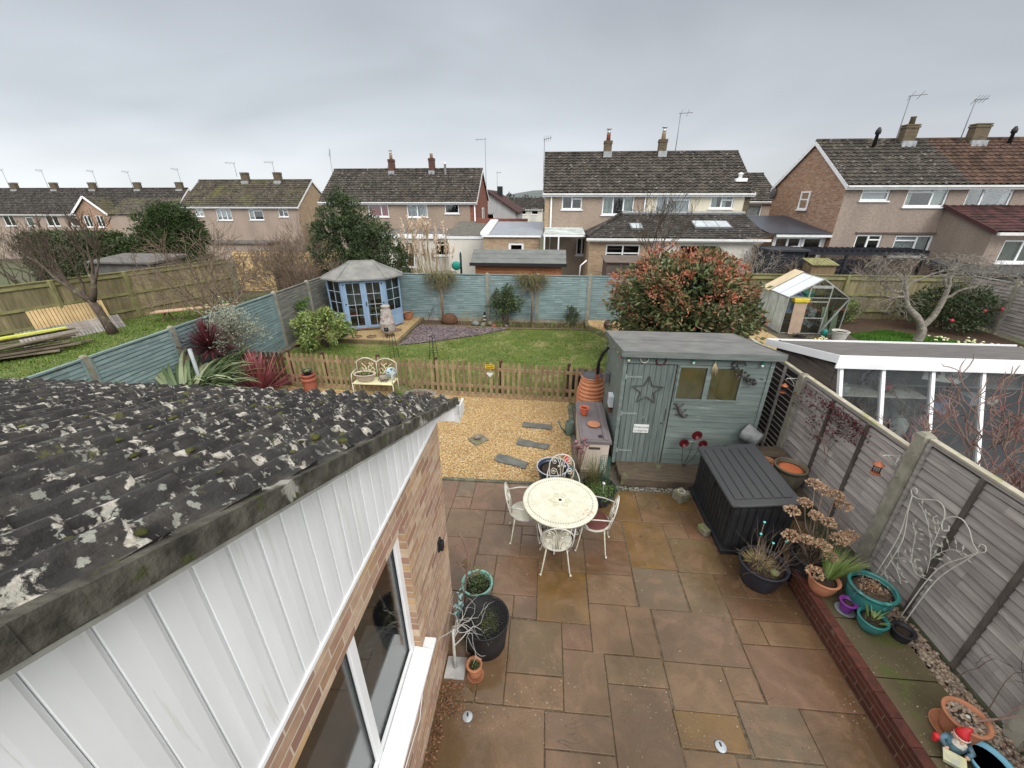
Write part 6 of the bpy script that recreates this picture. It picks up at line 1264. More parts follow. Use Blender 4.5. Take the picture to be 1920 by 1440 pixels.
for k in range(7): grow(b, g, (PC[0] + g.uniform(-.2, .2), PC[1] + g.uniform(-.2, .2), 0), (g.uniform(-.6, .6), g.uniform(-.6, .6), 1), 1.1, .06, 2, 3, .6, .15, .2, .7, 6, .008)
b.build('stems', m_bark, pt_)
# climbers spilling over the back fence
for (x, lab, sd) in ((-4.15, 'thin trunked climber mop over the back fence near the summerhouse', 1), (-.55, 'twiggy climber mop over the back fence beside the glossy shrub', 2)):
    t_ = thing('fence_climber', lab, 'climbing plant', (x, 15.85, 0), 'climbers trained on the back fence'); g = random.Random(sd); b = MB(); tips = []
    b.tube([(x, 15.85, 0), (x + .02, 15.87, .8), (x, 15.9, 1.4)], [.045, .04, .03], 7)
    for k in range(9): grow(b, g, (x, 15.9, 1.35), (g.uniform(-.8, .8), g.uniform(-.5, .2), .6), .38, .015, 2, 3, .8, .3, -.15, .8, 4, .003, tips)
    b.build('trunk', m_twig, t_); b = MB()
    for k in range(1100): a, r = g.uniform(0, 6.28), g.uniform(0, 1) ** .6; b.blade((x + .58 * r * cos(a) + .12 * sin(k), 15.93 + .12 * r * sin(a), 1.96 - .75 * g.random() ** 1.8 * (1 - .5 * r)), (cos(a) * .5 + g.gauss(0, .4), -.3 + g.gauss(0, .2), g.uniform(-.7, .4)), g.uniform(.1, .36), .012, 1.4, 3)
    b.build('foliage', l_clim, t_)
b = MB(); g = random.Random(61)
for k in range(480): x = g.uniform(-3.6, 1.5); y = g.uniform(15.4, 16.0); b.blade((x, y, 0), (g.gauss(0, .25), g.gauss(0, .2), 1), g.uniform(.12, .55) * (1.5 if x < -2.4 else .6), .007, .2, 3)
tag(stuff(b.build('dry_stalks', l_pamps)), 'dry straw coloured stalks scattered along the back border', 'dead stalks')
b = MB(); g = random.Random(62)
for k in range(700): x = g.uniform(-3.0, 1.5); y = g.uniform(15.25, 15.95); b.blade((x, y, 0), (g.gauss(0, .5), g.gauss(0, .4), 1), g.uniform(.05, .2), .014, .5, 3)
tag(stuff(b.build('border_weeds', l_strap)), 'low green weeds along the back border edge', 'weeds')
# ornaments in the border
lh = thing('lighthouse', 'small black and white striped lighthouse ornament at the back fence', 'ornament', (-2.42, 15.75, 0))
for k in range(6): b = MB(); b.lathe([(.075 - .006 * k, .07 * k), (.070 - .006 * k, .07 * k + .069)], 16, (-2.42, 15.75, 0)); b.build('band', m_white_m if k % 2 == 0 else m_blackm, lh)
b = MB(); b.lathe([(.03, .42), (.045, .43), (.03, .47), (0, .50)], 12, (-2.42, 15.75, 0)); b.build('lantern', m_blackm, lh)
dm = thing('wicker_dome', 'brown wicker dome standing on mulch by the back fence', 'ornament', (-3.85, 15.7, 0)); b = MB(); b.ball((-3.85, 15.7, .12), (.34, .26, .30), 18, 10)
b.v = [(v[0], v[1], max(v[2], 0)) for v in b.v]; b.build('dome', mat('wicker', (.12, .06, .035), (.07, .035, .02), 40, .9, .8, 60, .01), dm)
g = random.Random(70)
for k, (x, y, s, mm_, lab) in enumerate(((-2.75, 15.45, .16, m_galv, 'grey metal ball ornament left of the lighthouse'), (-2.15, 15.5, .15, m_stone, 'rounded stone right of the lighthouse'), (-2.42, 15.32, .13, m_stone, 'flat stone in front of the lighthouse'), (-1.98, 15.28, .10, m_brick_r, 'little reddish ornament in the border before the glossy shrub'), (-1.5, 15.3, .09, m_stonepot, 'tiny pale ornament at the border edge below the glossy shrub'))):
    b = MB(); b.ball((x, y, s * .6), (s, s * .8, s * .7), 12, 8, g.uniform(0, 3), .12, k); tag(b.build('border_ornament', mm_), lab, 'ornament')
p_ = pot('plant_pot', 'terracotta pot behind the summerhouse gravel near the back fence', 'pot', (-5.62, 15.9, .07), .21, .30, m_terr)
b = MB(); g = random.Random(8); grow(b, g, (-4.75, 15.8, 0), (-.2, -.1, 1), .35, .02, 2, 3, .7, .25, .05, .75, 5, .006); tag(b.build('bare_stump', m_bark), 'small bare dark twiggy shrub near the corner of the slate bed', 'shrub')
b = MB(); b.ball((2.35, 14.9, .32), (.17, .17, .19), 16, 10); tag(b.build('clay_ball', mat('dark_clay', (.10, .05, .04), None, 8, .5, .2)), 'dark brown clay ball at the edge of the big red tipped bush', 'ornament')
for x, lab in ((-3.45, 'thin black wire obelisk on the lawn behind the picket fence'), (-4.72, 'small black wire support on the lawn behind the bench')):
    t_ = thing('wire_obelisk', lab, 'plant support', (x, 11.7, 0)); b = MB()
    for k in range(4): a = pi / 2 * k + .4; b.tube([(x + .14 * cos(a), 11.7 + .14 * sin(a), 0), (x + .07 * cos(a), 11.7 + .07 * sin(a), .75)], .008, 5)
    for z, r in ((.25, .12), (.5, .095), (.75, .075)): b.tube([(x + r * cos(a), 11.7 + r * sin(a), z) for a in [2 * pi * q / 14 for q in range(15)]], .006, 5)
    b.build('frame', m_blackm, t_)
# black composter and plant behind the fence
b = MB(); b.lathe([(0, 0), (.27, 0), (.25, .55), (.23, .6), (0, .62)], 20, (.98, 9.6, 0)); tag(b.build('black_bin', m_black), 'black bin behind the right end of the picket fence', 'bin')
shrub('small_bush', 'small green bush behind the right end of the picket fence', (1.35, 9.75, .35), (.2, .25, .32), 350, .07, .03, l_fern, 9, 16, .1, .3)
# chiminea ---------------------------------------------------------------
cm = thing('chiminea', 'grey clay chiminea on short legs beside the blue summerhouse', 'chiminea', (-5.60, 13.62, .07))
b = MB(); b.lathe([(.14, .10), (.24, .20), (.275, .34), (.25, .48), (.262, .50), (.25, .52), (.215, .66), (.175, .85), (.145, 1.0), (.14, 1.06), (.155, 1.07), (.155, 1.12), (.125, 1.12), (.11, 1.0), (.0, .9)], 30, (-5.60, 13.62, .07)); b.build('body', m_chim, cm)
b = MB(); g = random.Random(1)
for k in range(26): a, z = g.uniform(0, 6.28), g.uniform(.55, 1.0); r = .255 - (z - .5) * .24; s = g.uniform(.02, .045); b.ball((-5.6 + r * cos(a), 13.62 + r * sin(a), .07 + z), (s, s, s * 1.2), 7, 5, 0, .2, k)
b.build('relief', m_chim, cm)
for k in range(3): a = 2 * pi * k / 3 + .5; b = MB(); b.tube([(-5.6 + .10 * cos(a), 13.62 + .10 * sin(a), .2), (-5.6 + .19 * cos(a), 13.62 + .19 * sin(a), .07)], .025, 6); b.build('leg', m_blackm, cm)
b = MB(); b.lathe([(.0, .30), (.09, .30)], 12); mm = Matrix.Translation((-5.56, 13.36, .07)) @ Matrix.Rotation(R(80), 4, 'X'); b = MB(); b.obox((-5.57, 13.375, .40), (.17, .05, .15), .1); b.build('mouth', m_blackm, cm, bev=.02)
# summerhouse ------------------------------------------------------------
sh_o = Vector((-6.95, 15.22, .07)); A = R(20); U_ = Vector((cos(A), sin(A), 0)); V_ = Vector((-sin(A), cos(A), 0))
su = thing('summerhouse', 'pale blue glazed summerhouse with grey hipped felt roof in the corner', 'summerhouse', tuple(sh_o))
W2 = lambda u, v, z=0: sh_o + U_ * u + V_ * v + Vector((0, 0, z))
PL = [(-.75, -1.0), (.75, -1.0), (1.28, -.42), (1.28, .18), (.75, .52), (-.75, .52), (-1.28, .18), (-1.28, -.42)]; H = 1.92
def fmap(a, c):
    a3, c3 = W2(*a), W2(*c); d = (c3 - a3); L = d.length; d.normalize(); n = Vector((d.y, -d.x, 0))
    return (lambda u, dd, z: tuple(a3 + d * u - n * dd + Vector((0, 0, z)))), L
b = MB(); fl = MB(); fl.prism([tuple(W2(*p, .04)) for p in PL], (0, 0, .06)); b = MB()
for i in range(2, 7): p, q = W2(PL[i][0] * .97, PL[i][1] * .93, .1), W2(PL[(i + 1) % 8][0] * .97, PL[(i + 1) % 8][1] * .93, .1); b.poly([p, q, q + Vector((0, 0, 1.8)), p + Vector((0, 0, 1.8))])
b.build('lining', mat('lining', (.50, .50, .46), (.42, .41, .37), 3, .8, .1), su)
fl.build('floor', mat('wood_floor', (.25, .15, .08), None, 5, .6, .1), su)
def glazed(kind, m, L, z0, z1, cols, rows, fw=.07, name='window'):
    f = MB()
    for u0, u1 in ((0, fw), (L - fw, L)): f.mbox(m, u0, u1, -.02, .03, z0, z1)
    for a, c in ((z0, z0 + fw), (z1 - fw, z1)): f.mbox(m, fw, L - fw, -.018, .03, a, c)
    o = f.build(name, m_sumblue, su); p = MB(); p.mbox(m, fw, L - fw, .004, .008, z0 + fw, z1 - fw); p.build('pane', g_clear, o)
    q = MB(); w = .016
    for k in range(1, cols): u = fw + (L - 2 * fw) * k / cols; q.mbox(m, u - w / 2, u + w / 2, -.012, .002, z0 + fw, z1 - fw)
    for k in range(1, rows): z = z0 + fw + (z1 - z0 - 2 * fw) * k / rows; q.mbox(m, fw, L - fw, -.010, .0015, z - w / 2, z + w / 2)
    q.build('glazing_bars', m_sumtrim, o); return o
for i in range(8):
    a, c = PL[i], PL[(i + 1) % 8]; m, L = fmap(a, c)
    if i == 0:
        bb_ = MB(); bb_.mbox(m, 0, .06, -.02, .04, .06, H); bb_.mbox(m, L - .06, L, -.02, .04, .06, H); bb_.mbox(m, .06, L - .06, -.02, .04, H - .05, H); bb_.build('door_frame', m_sumblue, su)
        for s in (0, 1):
            u0 = .065 + s * (L - .13) / 2; m2 = (lambda u0: (lambda u, dd, z: m(u + u0, dd, z)))(u0); d_ = glazed('d', m2, (L - .13) / 2 - .004, .10, H - .055, 2, 4, .10, 'door')
            if s == 1: h_ = MB(); h_.mbox(m2, .03, .06, -.05, -.02, .92, 1.08); h_.build('handle', m_blackm, d_)
            for zz in (.2, 1.0, 1.7): h_ = MB(); uu = 0 if s == 0 else (L - .13) / 2 - .06; h_.mbox(m2, uu, uu + .05, -.028, -.02, zz, zz + .04); h_.build('hinge', m_blackm, d_)
    elif i in (1, 7):
        bb_ = MB(); boards(bb_, m, 0, L, .06, .62, (), .095); bb_.build('wall', m_sumblue, su)
        glazed('w', m, L, .62, H, 2, 3, .06)
    else:
        bb_ = MB(); boards(bb_, m, 0, L, .06, H, (), .11); bb_.build('wall', m_sumblue if i in (2, 6) else m_sumblue, su)
m_sfelt = mat('summerhouse_felt', (.22, .22, .205), (.155, .155, .145), 3, .85, .3, 120, .003, patch=[((.15, .15, .14), 2.5, .60, (1, 1, .3))])
E_ = [(u * 1.13 + (0), v * 1.14 - .02) for u, v in PL]; b = MB(); RT = [(-.42, -.16), (.42, -.16), (.42, -.16), (.42, -.08), (.42, -.08), (-.42, -.08), (-.42, -.08), (-.42, -.16)]
e3 = [W2(u, v, H + .0) for u, v in E_]; r3 = [W2(u, v, H + .50) for u, v in RT]
for i in range(8):
    j = (i + 1) % 8; P0, P1, Q1, Q0 = e3[i], e3[j], r3[j], r3[i]; n = 10 
    b.add([P0, P1, Q1, Q0], [(0, 1, 2, 3)]); b.add([P0 - Vector((0, 0, .05)), P1 - Vector((0, 0, .05)), P1, P0], [(0, 1, 2, 3)])
b.poly([p - Vector((0, 0, .05)) for p in e3]); rfo = b.build('roof', m_sfelt, su)
b = MB(); b.bar(W2(-.44, -.12, H + .50), W2(.44, -.12, H + .50), .14, .03)
for i in (0, 1, 2, 7): b.bar(e3[i] + Vector((0, 0, .012)), r3[i] + Vector((0, 0, .012)), .05, .012)
b.build('ridge_cap', m_sfelt, rfo)
# things inside: small table, chair, red cushion
it = thing('bistro_table', 'small dark table and chair standing inside the blue summerhouse', 'table', tuple(W2(-.1, -.2, .1)))
b = MB(); c = W2(-.35, -.35, .10); b.lathe([(0, .66), (.28, .66), (.28, .69), (0, .69)], 20, c); b.tube([c, c + Vector((0, 0, .66))], .025, 8); b.build('table', mat('dark_wood', (.08, .045, .03), None, 6, .5, .1), it)
b = MB(); c = W2(.32, -.25, .10); b.obox(c + Vector((0, 0, .44)), (.4, .4, .04), A)
for u, v in ((-.17, -.17), (.17, -.17), (-.17, .17), (.17, .17)): p = W2(.32 + u, -.25 + v, .10); b.bar(p, p + Vector((0, 0, .44)), .035)
b.obox(W2(.32, -.07, .80), (.4, .035, .3), A); b.build('chair', MATS['dark_wood'], it)
b = MB(); b.obox(W2(-.55, -.62, .55), (.36, .28, .06), A + .3); b.build('red_cloth', mat('coral_cloth', (.5, .09, .05), None, 6, .8, .1), it)
b = MB()
for u, v, r in ((-1.0, -.52, .05), (-.92, -.60, .06), (-1.06, -.42, .05)): b.lathe([(0, 0), (r, 0), (r, .16), (r * .5, .24), (0, .25)], 12, W2(u, v, .66))
vs_ = b.build('vases', m_white_m); tag(vs_, 'white jars standing in the left summerhouse window', 'jars')
# ================================================================ RIGHT NEIGHBOUR
# glazed lean-to outbuilding
lo = thing('outbuilding', 'glazed outbuilding with deep white fascia and flat brown felt roof over the fence', 'outbuilding', (6.5, 7, 0))
LX0, LX1, LY0, LY1 = 4.55, 9.2, 6.30, 8.15
def lz(y): return 2.38 - (y - 6.25) * .20
b = MB(); b.hexa([(LX0, 6.25, lz(6.25) - .06), (LX1, 6.25, lz(6.25) - .06), (LX1, 8.3, lz(8.3) - .06), (LX0, 8.3, lz(8.3) - .06), (LX0, 6.25, lz(6.25)), (LX1, 6.25, lz(6.25)), (LX1, 8.3, lz(8.3)), (LX0, 8.3, lz(8.3))]); rf = b.build('roof', m_feltd, lo)
b = MB(); b.box(LX0 - .03, 6.225, 2.20, LX1, 6.248, 2.41); b.hexa([(LX0 - .03, 6.25, lz(6.25) - .10), (LX0 - .003, 6.25, lz(6.25) - .10), (LX0 - .003, 8.32, lz(8.32) - .10), (LX0 - .03, 8.32, lz(8.32) - .10), (LX0 - .03, 6.25, lz(6.25) + .03), (LX0 - .003, 6.25, lz(6.25) + .03), (LX0 - .003, 8.32, lz(8.32) + .03), (LX0 - .03, 8.32, lz(8.32) + .03)])
b.box(LX0, 8.302, lz(8.3) - .08, LX1, 8.325, lz(8.3) + .03); b.build('fascia', m_pvc, rf)
b = MB(); bx = mapxm(4.66); z = .1; g = random.Random(3)
while z < 2.16: b.hexa([bx(6.40, -.016, z), bx(8.1, -.016, z), bx(8.1, 0, z), bx(6.40, 0, z), bx(6.40, -.01, z + .13), bx(8.1, -.01, min(z + .13, 2.0)), bx(8.1, 0, min(z + .13, 2.0)), bx(6.40, 0, z + .13)]); z += .13
b.build('side_boards', mat('old_boards', (.17, .14, .12), (.10, .08, .07), 3, .85, .5, 25, .005, isl=.2, stretch=(1, .6, 6)), lo)
posts = [4.66, 5.28, 6.0, 6.72, 7.5, 8.3, 9.1]
gy = lambda z: 6.34 - (2.24 - z) * .42     # the glazing slopes outwards
for x in posts: b = MB(); b.bar((x, gy(2.26), 2.26), (x, gy(.5), .5), .05, .06); b.build('post', m_pvc, lo)
b = MB(); b.box(4.6, 5.52, .44, 9.2, 5.66, .5); b.build('sill', m_pvc, lo); b = MB(); b.box(4.62, 5.56, 0, 9.2, 5.63, .438); b.build('low_wall', m_brownf, lo)
for a, c in zip(posts, posts[1:]): b = MB(); b.poly([(a + .025, gy(.5), .5), (c - .025, gy(.5), .5), (c - .025, gy(2.26), 2.26), (a + .025, gy(2.26), 2.26)]); b.build('pane', g_dirty, lo)
b = MB(); b.poly([(4.66, 5.6, .0), (4.66, 6.42, .0), (4.66, 6.42, 2.2), (4.66, 6.3, 2.2), (4.66, 5.6, .5)]); b.build('end_panel', mat('old_boards', (.17, .14, .12)), lo)
b = MB(); b.box(4.70, 8.0, 0, 9.2, 8.05, 1.95); b.build('back_wall', mat('inner_wall', (.09, .085, .08), (.05, .047, .045), 3, .9, .2), lo)
b = MB(); b.box(4.70, 5.7, .0, 9.2, 8.0, .03); b.box(9.15, 5.6, .03, 9.2, 8.0, 1.9); b.build('floor', m_slatw, lo)
b = MB(); b.box(4.72, 6.5, 1.60, 6.3, 6.95, 1.63); b.box(6.4, 7.6, 1.35, 9.1, 7.98, 1.38); b.build('shelf', mat('pale_shelf', (.40, .39, .36), None, 6, .6, .1), lo)
for i, (x, y, z, sx_, sy_, sz_, col, lab) in enumerate(((4.95, 6.7, 1.68, .35, .25, .10, (.40, .42, .42), 'pale tools on the shelf behind the first pane'), (5.75, 6.72, 1.70, .20, .2, .14, (.32, .07, .05), 'red pot on the shelf behind the glass'), (5.2, 6.8, .95, .4, .3, .5, (.05, .055, .05), 'dark bundle behind the first pane'), (6.35, 6.9, .8, .3, .3, .5, (.30, .33, .32), 'pale sack standing behind the glass'), (6.85, 6.9, 1.3, .16, .3, .2, (.25, .28, .45), 'blue boxes behind the right panes'), (7.25, 6.8, 1.5, .3, .2, .12, (.48, .52, .6), 'pale blue boxed things near the right panes'), (5.6, 7.2, 1.1, .08, .06, 1.1, (.14, .09, .05), 'brown board leaning in the outbuilding'), (6.0, 7.3, 1.0, .10, .06, 1.2, (.12, .08, .05), 'second brown board leaning in the outbuilding'), (6.5, 6.6, .75, .25, .2, .18, (.14, .05, .10), 'purple tub low behind the glass'))):
    mm_ = mat('clutter_%d' % i, col, None, 8, .6, .1); b = MB()
    if i in (1, 8): b.lathe([(0, -sz_ / 2), (sx_ * .4, -sz_ / 2), (sx_ * .55, sz_ / 2), (sx_ * .5, sz_ / 2), (0, sz_ * .3)], 18, (x, y, z))
    elif i in (2, 3): b.ball((x, y, z), (sx_ * .6, sy_ * .6, sz_ * .6), 14, 9, 0, .18, i)
    else: b.obox((x, y, z), (sx_, sy_, sz_), .3 * i, .12 if i > 5 else 0); b.obox((x + sx_ * .3, y + .05, z + sz_ * .3), (sx_ * .5, sy_ * .6, sz_ * .6), .5)
    tag(b.build(['tools', 'pot', 'bundle', 'sack', 'boxes', 'boxes', 'board', 'board', 'tub'][i], mm_, bev=.004 if i not in (1, 2, 3, 8) else 0), lab, ['tools', 'pot', 'bundle', 'sack', 'box', 'box', 'board', 'board', 'tub'][i])
b = MB(); b.tube([(5.75 + .17 * cos(a), 7.0, 1.75 + .17 * sin(a)) for a in [2 * pi * k / 24 for k in range(25)]], .012, 6)
for k in range(8): a = pi * k / 4; b.tube([(5.75, 7.0, 1.75), (5.75 + .17 * cos(a), 7.0, 1.75 + .17 * sin(a))], .003, 4)
tag(b.build('wheel', m_alu), 'spoked wheel hanging inside the glazed outbuilding', 'wheel')
ds = thing('diving_sign', 'white sign reading diving hung behind the outbuilding glass', 'sign', (6.35, 6.45, 2.0))
b = MB(); b.hexa([(6.02, 6.44, 1.98), (6.60, 6.44, 1.91), (6.60, 6.452, 1.91), (6.02, 6.452, 1.98), (6.02, 6.44, 2.17), (6.72, 6.44, 2.13), (6.72, 6.452, 2.13), (6.02, 6.452, 2.17)]); b.build('board', mat('sign_plate', (.62, .62, .60), None, 4, .5, 0), ds)
text('diving', (6.48, 6.437, 2.005), .13, m_blackm, ds, (pi / 2, R(6), 0)); b = MB(); b.ball((6.22, 6.436, 2.06), (.045, .004, .055), 12, 8); b.build('emblem', mat('emblem_dark', (.05, .05, .055), None, 4, .5, 0), ds)
b = MB(); b.ball((6.235, 6.431, 2.04), (.022, .003, .035), 10, 6); b.build('emblem_face', mat('emblem_tan', (.50, .38, .25), None, 4, .5, 0), ds)
pl_ = thing('shop_sign', 'brown wooden sign with worn lettering hanging behind the right pane', 'sign', (7.1, 6.5, 2.0)); b = MB(); b.box(6.80, 6.46, 1.92, 7.45, 6.475, 2.18); b.build('board', mat('brown_sign', (.10, .06, .04), None, 4, .6, .1), pl_); text('STORE', (7.10, 6.457, 1.98), .13, mat('tan_ink', (.28, .17, .08), None, 4, .6, 0), pl_)
b = MB(); b.lathe([(.05, 0), (.085, 0), (.085, .012), (.05, .012)], 24); b.lathe([(0, .002), (.02, .002), (.02, .014), (0, .014)], 12); mm = Matrix.Translation((7.28, 6.5, 1.62)) @ Matrix.Rotation(R(90), 4, 'X'); b.v = [tuple(mm @ Vector(v)) for v in b.v]; tag(b.build('round_dial', m_white_m), 'round white dial hanging behind the right pane', 'dial')
# bare purple bush in front
pb = thing('bare_shrub', 'leafless purple twigged shrub beyond the near right fence', 'shrub', (5.2, 4.6, 0)); b = MB(); g = random.Random(15)
for k in range(6): grow(b, g, (5.2 + .07 * k, 4.5 + .05 * k, .0), (g.uniform(-.45, .35), g.uniform(-.3, .4), 1), 1.02, .042, 5, 3, .62, .2, .06, .74, 6, .0055)
vv = np.array(b.v); vv[:, 0] = np.maximum(vv[:, 0], 4.38); b.v = vv.tolist(); b.build('branches', m_twigp, pb)
b = MB(); b.box(4.45, 3.2, .5, 7.5, 4.0, .53); b.box(4.5, 3.3, 0, 4.56, 3.36, .5); b.box(4.5, 3.9, 0, 4.56, 3.96, .5); tag(b.build('potting_bench', mat('pale_bench', (.45, .47, .47), (.30, .31, .30), 4, .5, .1)), 'pale flat bench behind the nearest right fence', 'bench')
sheet('right_paving', [(4.35, 1), (9.5, 1), (9.5, 6.3), (4.35, 6.3)], -.01, mat('right_paving', (.20, .18, .14), (.12, .11, .08), 4, .8, .4))
# greenhouse -------------------------------------------------------------
gh = thing('greenhouse', 'aluminium greenhouse with part boarded roof full of garden clutter', 'greenhouse', (9.7, 16.2, 0))
GX0, GX1, GY0, GY1, GE, GR = 8.72, 10.78, 15.35, 17.3, 1.36, 2.02; GM = (GX0 + GX1) / 2
fr = MB(); w = .035
for y in (GY0, GY1):
    for x in (GX0, GX1): fr.bar((x, y, 0), (x, y, GE), w)
    fr.bar((GX0, y, GE), (GM, y, GR), w); fr.bar((GM, y, GR), (GX1, y, GE), w); fr.bar((GX0, y, .04), (GX1, y, .04), w); fr.bar((GX0, y, GE), (GX1, y, GE), w * .8)
for z in (.04, GE): fr.bar((GX0, GY0, z), (GX0, GY1, z), w); fr.bar((GX1, GY0, z), (GX1, GY1, z), w)
fr.bar((GM, GY0, GR), (GM, GY1, GR), w)
for k in range(1, 3):
    y = GY0 + (GY1 - GY0) * k / 3
    for x in (GX0, GX1): fr.bar((x, y, 0), (x, y, GE), .025); fr.bar((x, y, GE), (GM, y, GR), .03)
for x in (GM - .36, GM + .36): fr.bar((x, GY0, 0), (x, GY0, GE + .42), .04)
fr.bar((GM - .36, GY0 - .02, 1.75), (GM + .36, GY0 - .02, 1.75), .07, .09); fr.bar((GM + .36, GY0, .1), (GX1, GY0, GE), .03); fr.bar((GM + .40, GY0 - .02, .1), (GX1 - .04, GY0 - .02, GE - .1), .02)
for z in (.62, 1.22): fr.bar((GM - .34, GY0 - .02, z), (GM + .34, GY0 - .02, z), .03)
fr.build('frame', m_alu, gh)
b = MB()
for a, c in ((0, .33), (.33, .66), (.66, 1)): y0, y1 = GY0 + (GY1 - GY0) * a, GY0 + (GY1 - GY0) * c; b.poly([(GX0, y0, .05), (GX0, y1, .05), (GX0, y1, GE), (GX0, y0, GE)])
b.build('side_sheet', g_poly, gh)
sl_ = (GR - GE) / (GM - GX0); b = MB(); yb = GY0 + (GY1 - GY0) * .68; b.poly([(GX0, GY0, GE + .01), (GM, GY0, GR + .01), (GM, yb, GR + .01), (GX0, yb, GE + .01)]); b.build('roof_sheet', mat('white_twinwall', (.62, .66, .70), (.56, .60, .64), 3, .2, .05), gh)
b = MB(); b.hexa([(GX0 - .08, yb, GE - .02), (GM, yb, GR + .03), (GM, GY1, GR + .03), (GX0 - .08, GY1, GE - .02), (GX0 - .08, yb, GE), (GM, yb, GR + .05), (GM, GY1, GR + .05), (GX0 - .08, GY1, GE)]); b.build('plywood_roof', mat('pale_ply', (.60, .50, .34), (.52, .42, .28), 3, .8, .1), gh)
b = MB(); b.poly([(GX1, GY0, .05), (GX1, GY1, .05), (GX1, GY1, GE), (GX1, GY0, GE)]); b.poly([(GX1, GY0, GE), (GX1, GY1, GE), (GM, GY1, GR), (GM, GY0, GR)]); b.poly([(GX0, GY1, .05), (GX1, GY1, .05), (GX1, GY1, GE), (GM, GY1, GR), (GX0, GY1, GE)]); b.poly([(GM + .38, GY0, .05), (GX1, GY0, .05), (GX1, GY0, GE), (GM + .38, GY0, 1.75)]); b.poly([(GM - .34, GY0 - .01, .05), (GM + .34, GY0 - .01, .05), (GM + .34, GY0 - .01, 1.7), (GM - .34, GY0 - .01, 1.7)]); b.build('pane', g_clear, gh)
b = MB(); b.hexa([(8.98, 15.24, .02), (9.40, 15.24, .02), (9.40, 15.27, .02), (8.98, 15.27, .02), (8.98, 15.34, 1.18), (9.40, 15.34, 1.18), (9.40, 15.37, 1.18), (8.98, 15.37, 1.18)]); tag(b.build('plywood_board', mat('brown_ply', (.36, .27, .20), (.30, .22, .16), 4, .8, .2)), 'brown board leaning across the greenhouse front', 'board')
b = MB(); b.hexa([(8.95, 15.30, 1.19), (9.42, 15.30, 1.19), (9.42, 15.55, 1.19), (8.95, 15.55, 1.19), (8.92, 15.28, 1.33), (9.45, 15.28, 1.33), (9.45, 15.57, 1.33), (8.92, 15.57, 1.33)]); tag(b.build('yellow_crate', mat('yellow_crate', (.75, .60, .04), None, 4, .5, 0), bev=.01), 'yellow crate on top of the board in the greenhouse', 'crate')
b = MB(); b.hexa([(8.95, 15.6, .7), (9.45, 15.6, .7), (9.45, 16.1, .7), (8.95, 16.1, .7), (8.95, 15.6, 1.35), (9.45, 15.6, 1.35), (9.45, 16.1, 1.45), (8.95, 16.1, 1.45)]); tag(b.build('blue_bin', mat('pale_lid', (.45, .58, .55), (.05, .07, .2), 2, .5, 0), bev=.02), 'pale blue lidded bin inside the greenhouse', 'bin')
b = MB(); b.obox((9.8, 16.2, 1.3), (.45, .3, .2), .4, .2); tag(b.build('green_tray', mat('green_tray', (.02, .22, .15), None, 4, .4, 0), bev=.02), 'dark green tray high inside the greenhouse', 'tray')
b = MB(); b.lathe([(0, 0), (.13, 0), (.17, .3), (.14, .3), (0, .26)], 20, (9.85, 16.1, .75)); b.box(9.5, 15.9, .70, 10.4, 16.5, .74); tag(b.build('staging', m_brick_r), 'reddish pot on the staging inside the greenhouse', 'staging')
b = MB(); g = random.Random(9)
for k in range(5): b.obox((9.75 + g.uniform(-.15, .15), 15.55 + g.uniform(-.05, .1), .35 + .14 * k), (.35, .06, .16), g.uniform(-.6, .6), 0, g.uniform(-.7, .7))
tag(b.build('white_sacks', mat('sack_white', (.5, .5, .47), (.12, .14, .15), 9, .6, .2), bev=.02), 'crumpled white and grey bags behind the greenhouse door', 'bags')
b = MB(); b.hexa([(10.22, 15.5, .05), (10.50, 15.5, .05), (10.50, 15.53, .05), (10.22, 15.53, .05), (10.20, 15.7, .95), (10.40, 15.7, .95), (10.40, 15.73, .95), (10.20, 15.73, .95)]); b.hexa([(10.5, 15.42, .05), (10.72, 15.42, .05), (10.72, 15.45, .05), (10.5, 15.45, .05), (10.5, 15.5, .85), (10.66, 15.5, .95), (10.66, 15.53, .95), (10.5, 15.53, .85)]); tag(b.build('green_boards', mat('pale_green_panel', (.42, .48, .32), None, 3, .7, .1)), 'two pale green panels leaning inside the greenhouse', 'panel')
p_ = pot('basket_planter', 'white woven basket planter at the corner of the greenhouse', 'planter', (10.45, 14.75, 0), .26, .34, mat('white_basket', (.55, .54, .50), (.38, .37, .33), 30, .8, .6, 60, .01), taper=.72)
b = MB(); b.lathe([(0, 0), (.09, 0), (.10, .25), (.07, .3), (0, .3)], 14, (10.1, 15.0, 0)); tag(b.build('watering_can', mat('teal_plastic', (.02, .20, .17), None, 4, .4, 0)), 'teal plastic can at the greenhouse door', 'watering can')
b = MB(); g = random.Random(33)
for k in range(120): a = g.uniform(0, 6.28); b.blade((9.2 + g.gauss(0, .12), 14.95 + g.gauss(0, .06), 0), (cos(a), sin(a), 1), .2, .012, .7, 3)
tag(b.build('black_grass', m_black), 'low tuft of black grass in front of the greenhouse board', 'plant')
def flowers(name, lab, pts, cols, s=.03, n=20, sp=.12, seed=1):
    g = random.Random(seed); b = MB()
    for (x, y, z) in pts:
        for k in range(n): xx, yy, zz = x + g.gauss(0, sp), y + g.gauss(0, sp * .7), z + g.uniform(0, .05); b.ball((xx, yy, zz), (s, s, s * .6), 7, 4, 0, .2, k)
    tag(b.build(name, leafm(name + '_petal', cols, .6)), lab, 'flowers')
flowers('primroses', 'white and yellow primroses by the greenhouse path', [(9.75, 14.55, .08)], [(.75, .72, .55), (.75, .62, .08)], .035, 14, .1)
flowers('pale_primroses', 'line of pale yellow primroses along the right lawn edge', [(14.6, 14.5, .1), (15.1, 14.1, .1), (15.5, 13.8, .1), (16.0, 13.5, .1), (14.0, 14.9, .08)], [(.55, .58, .30), (.66, .66, .42)], .045, 16, .22)
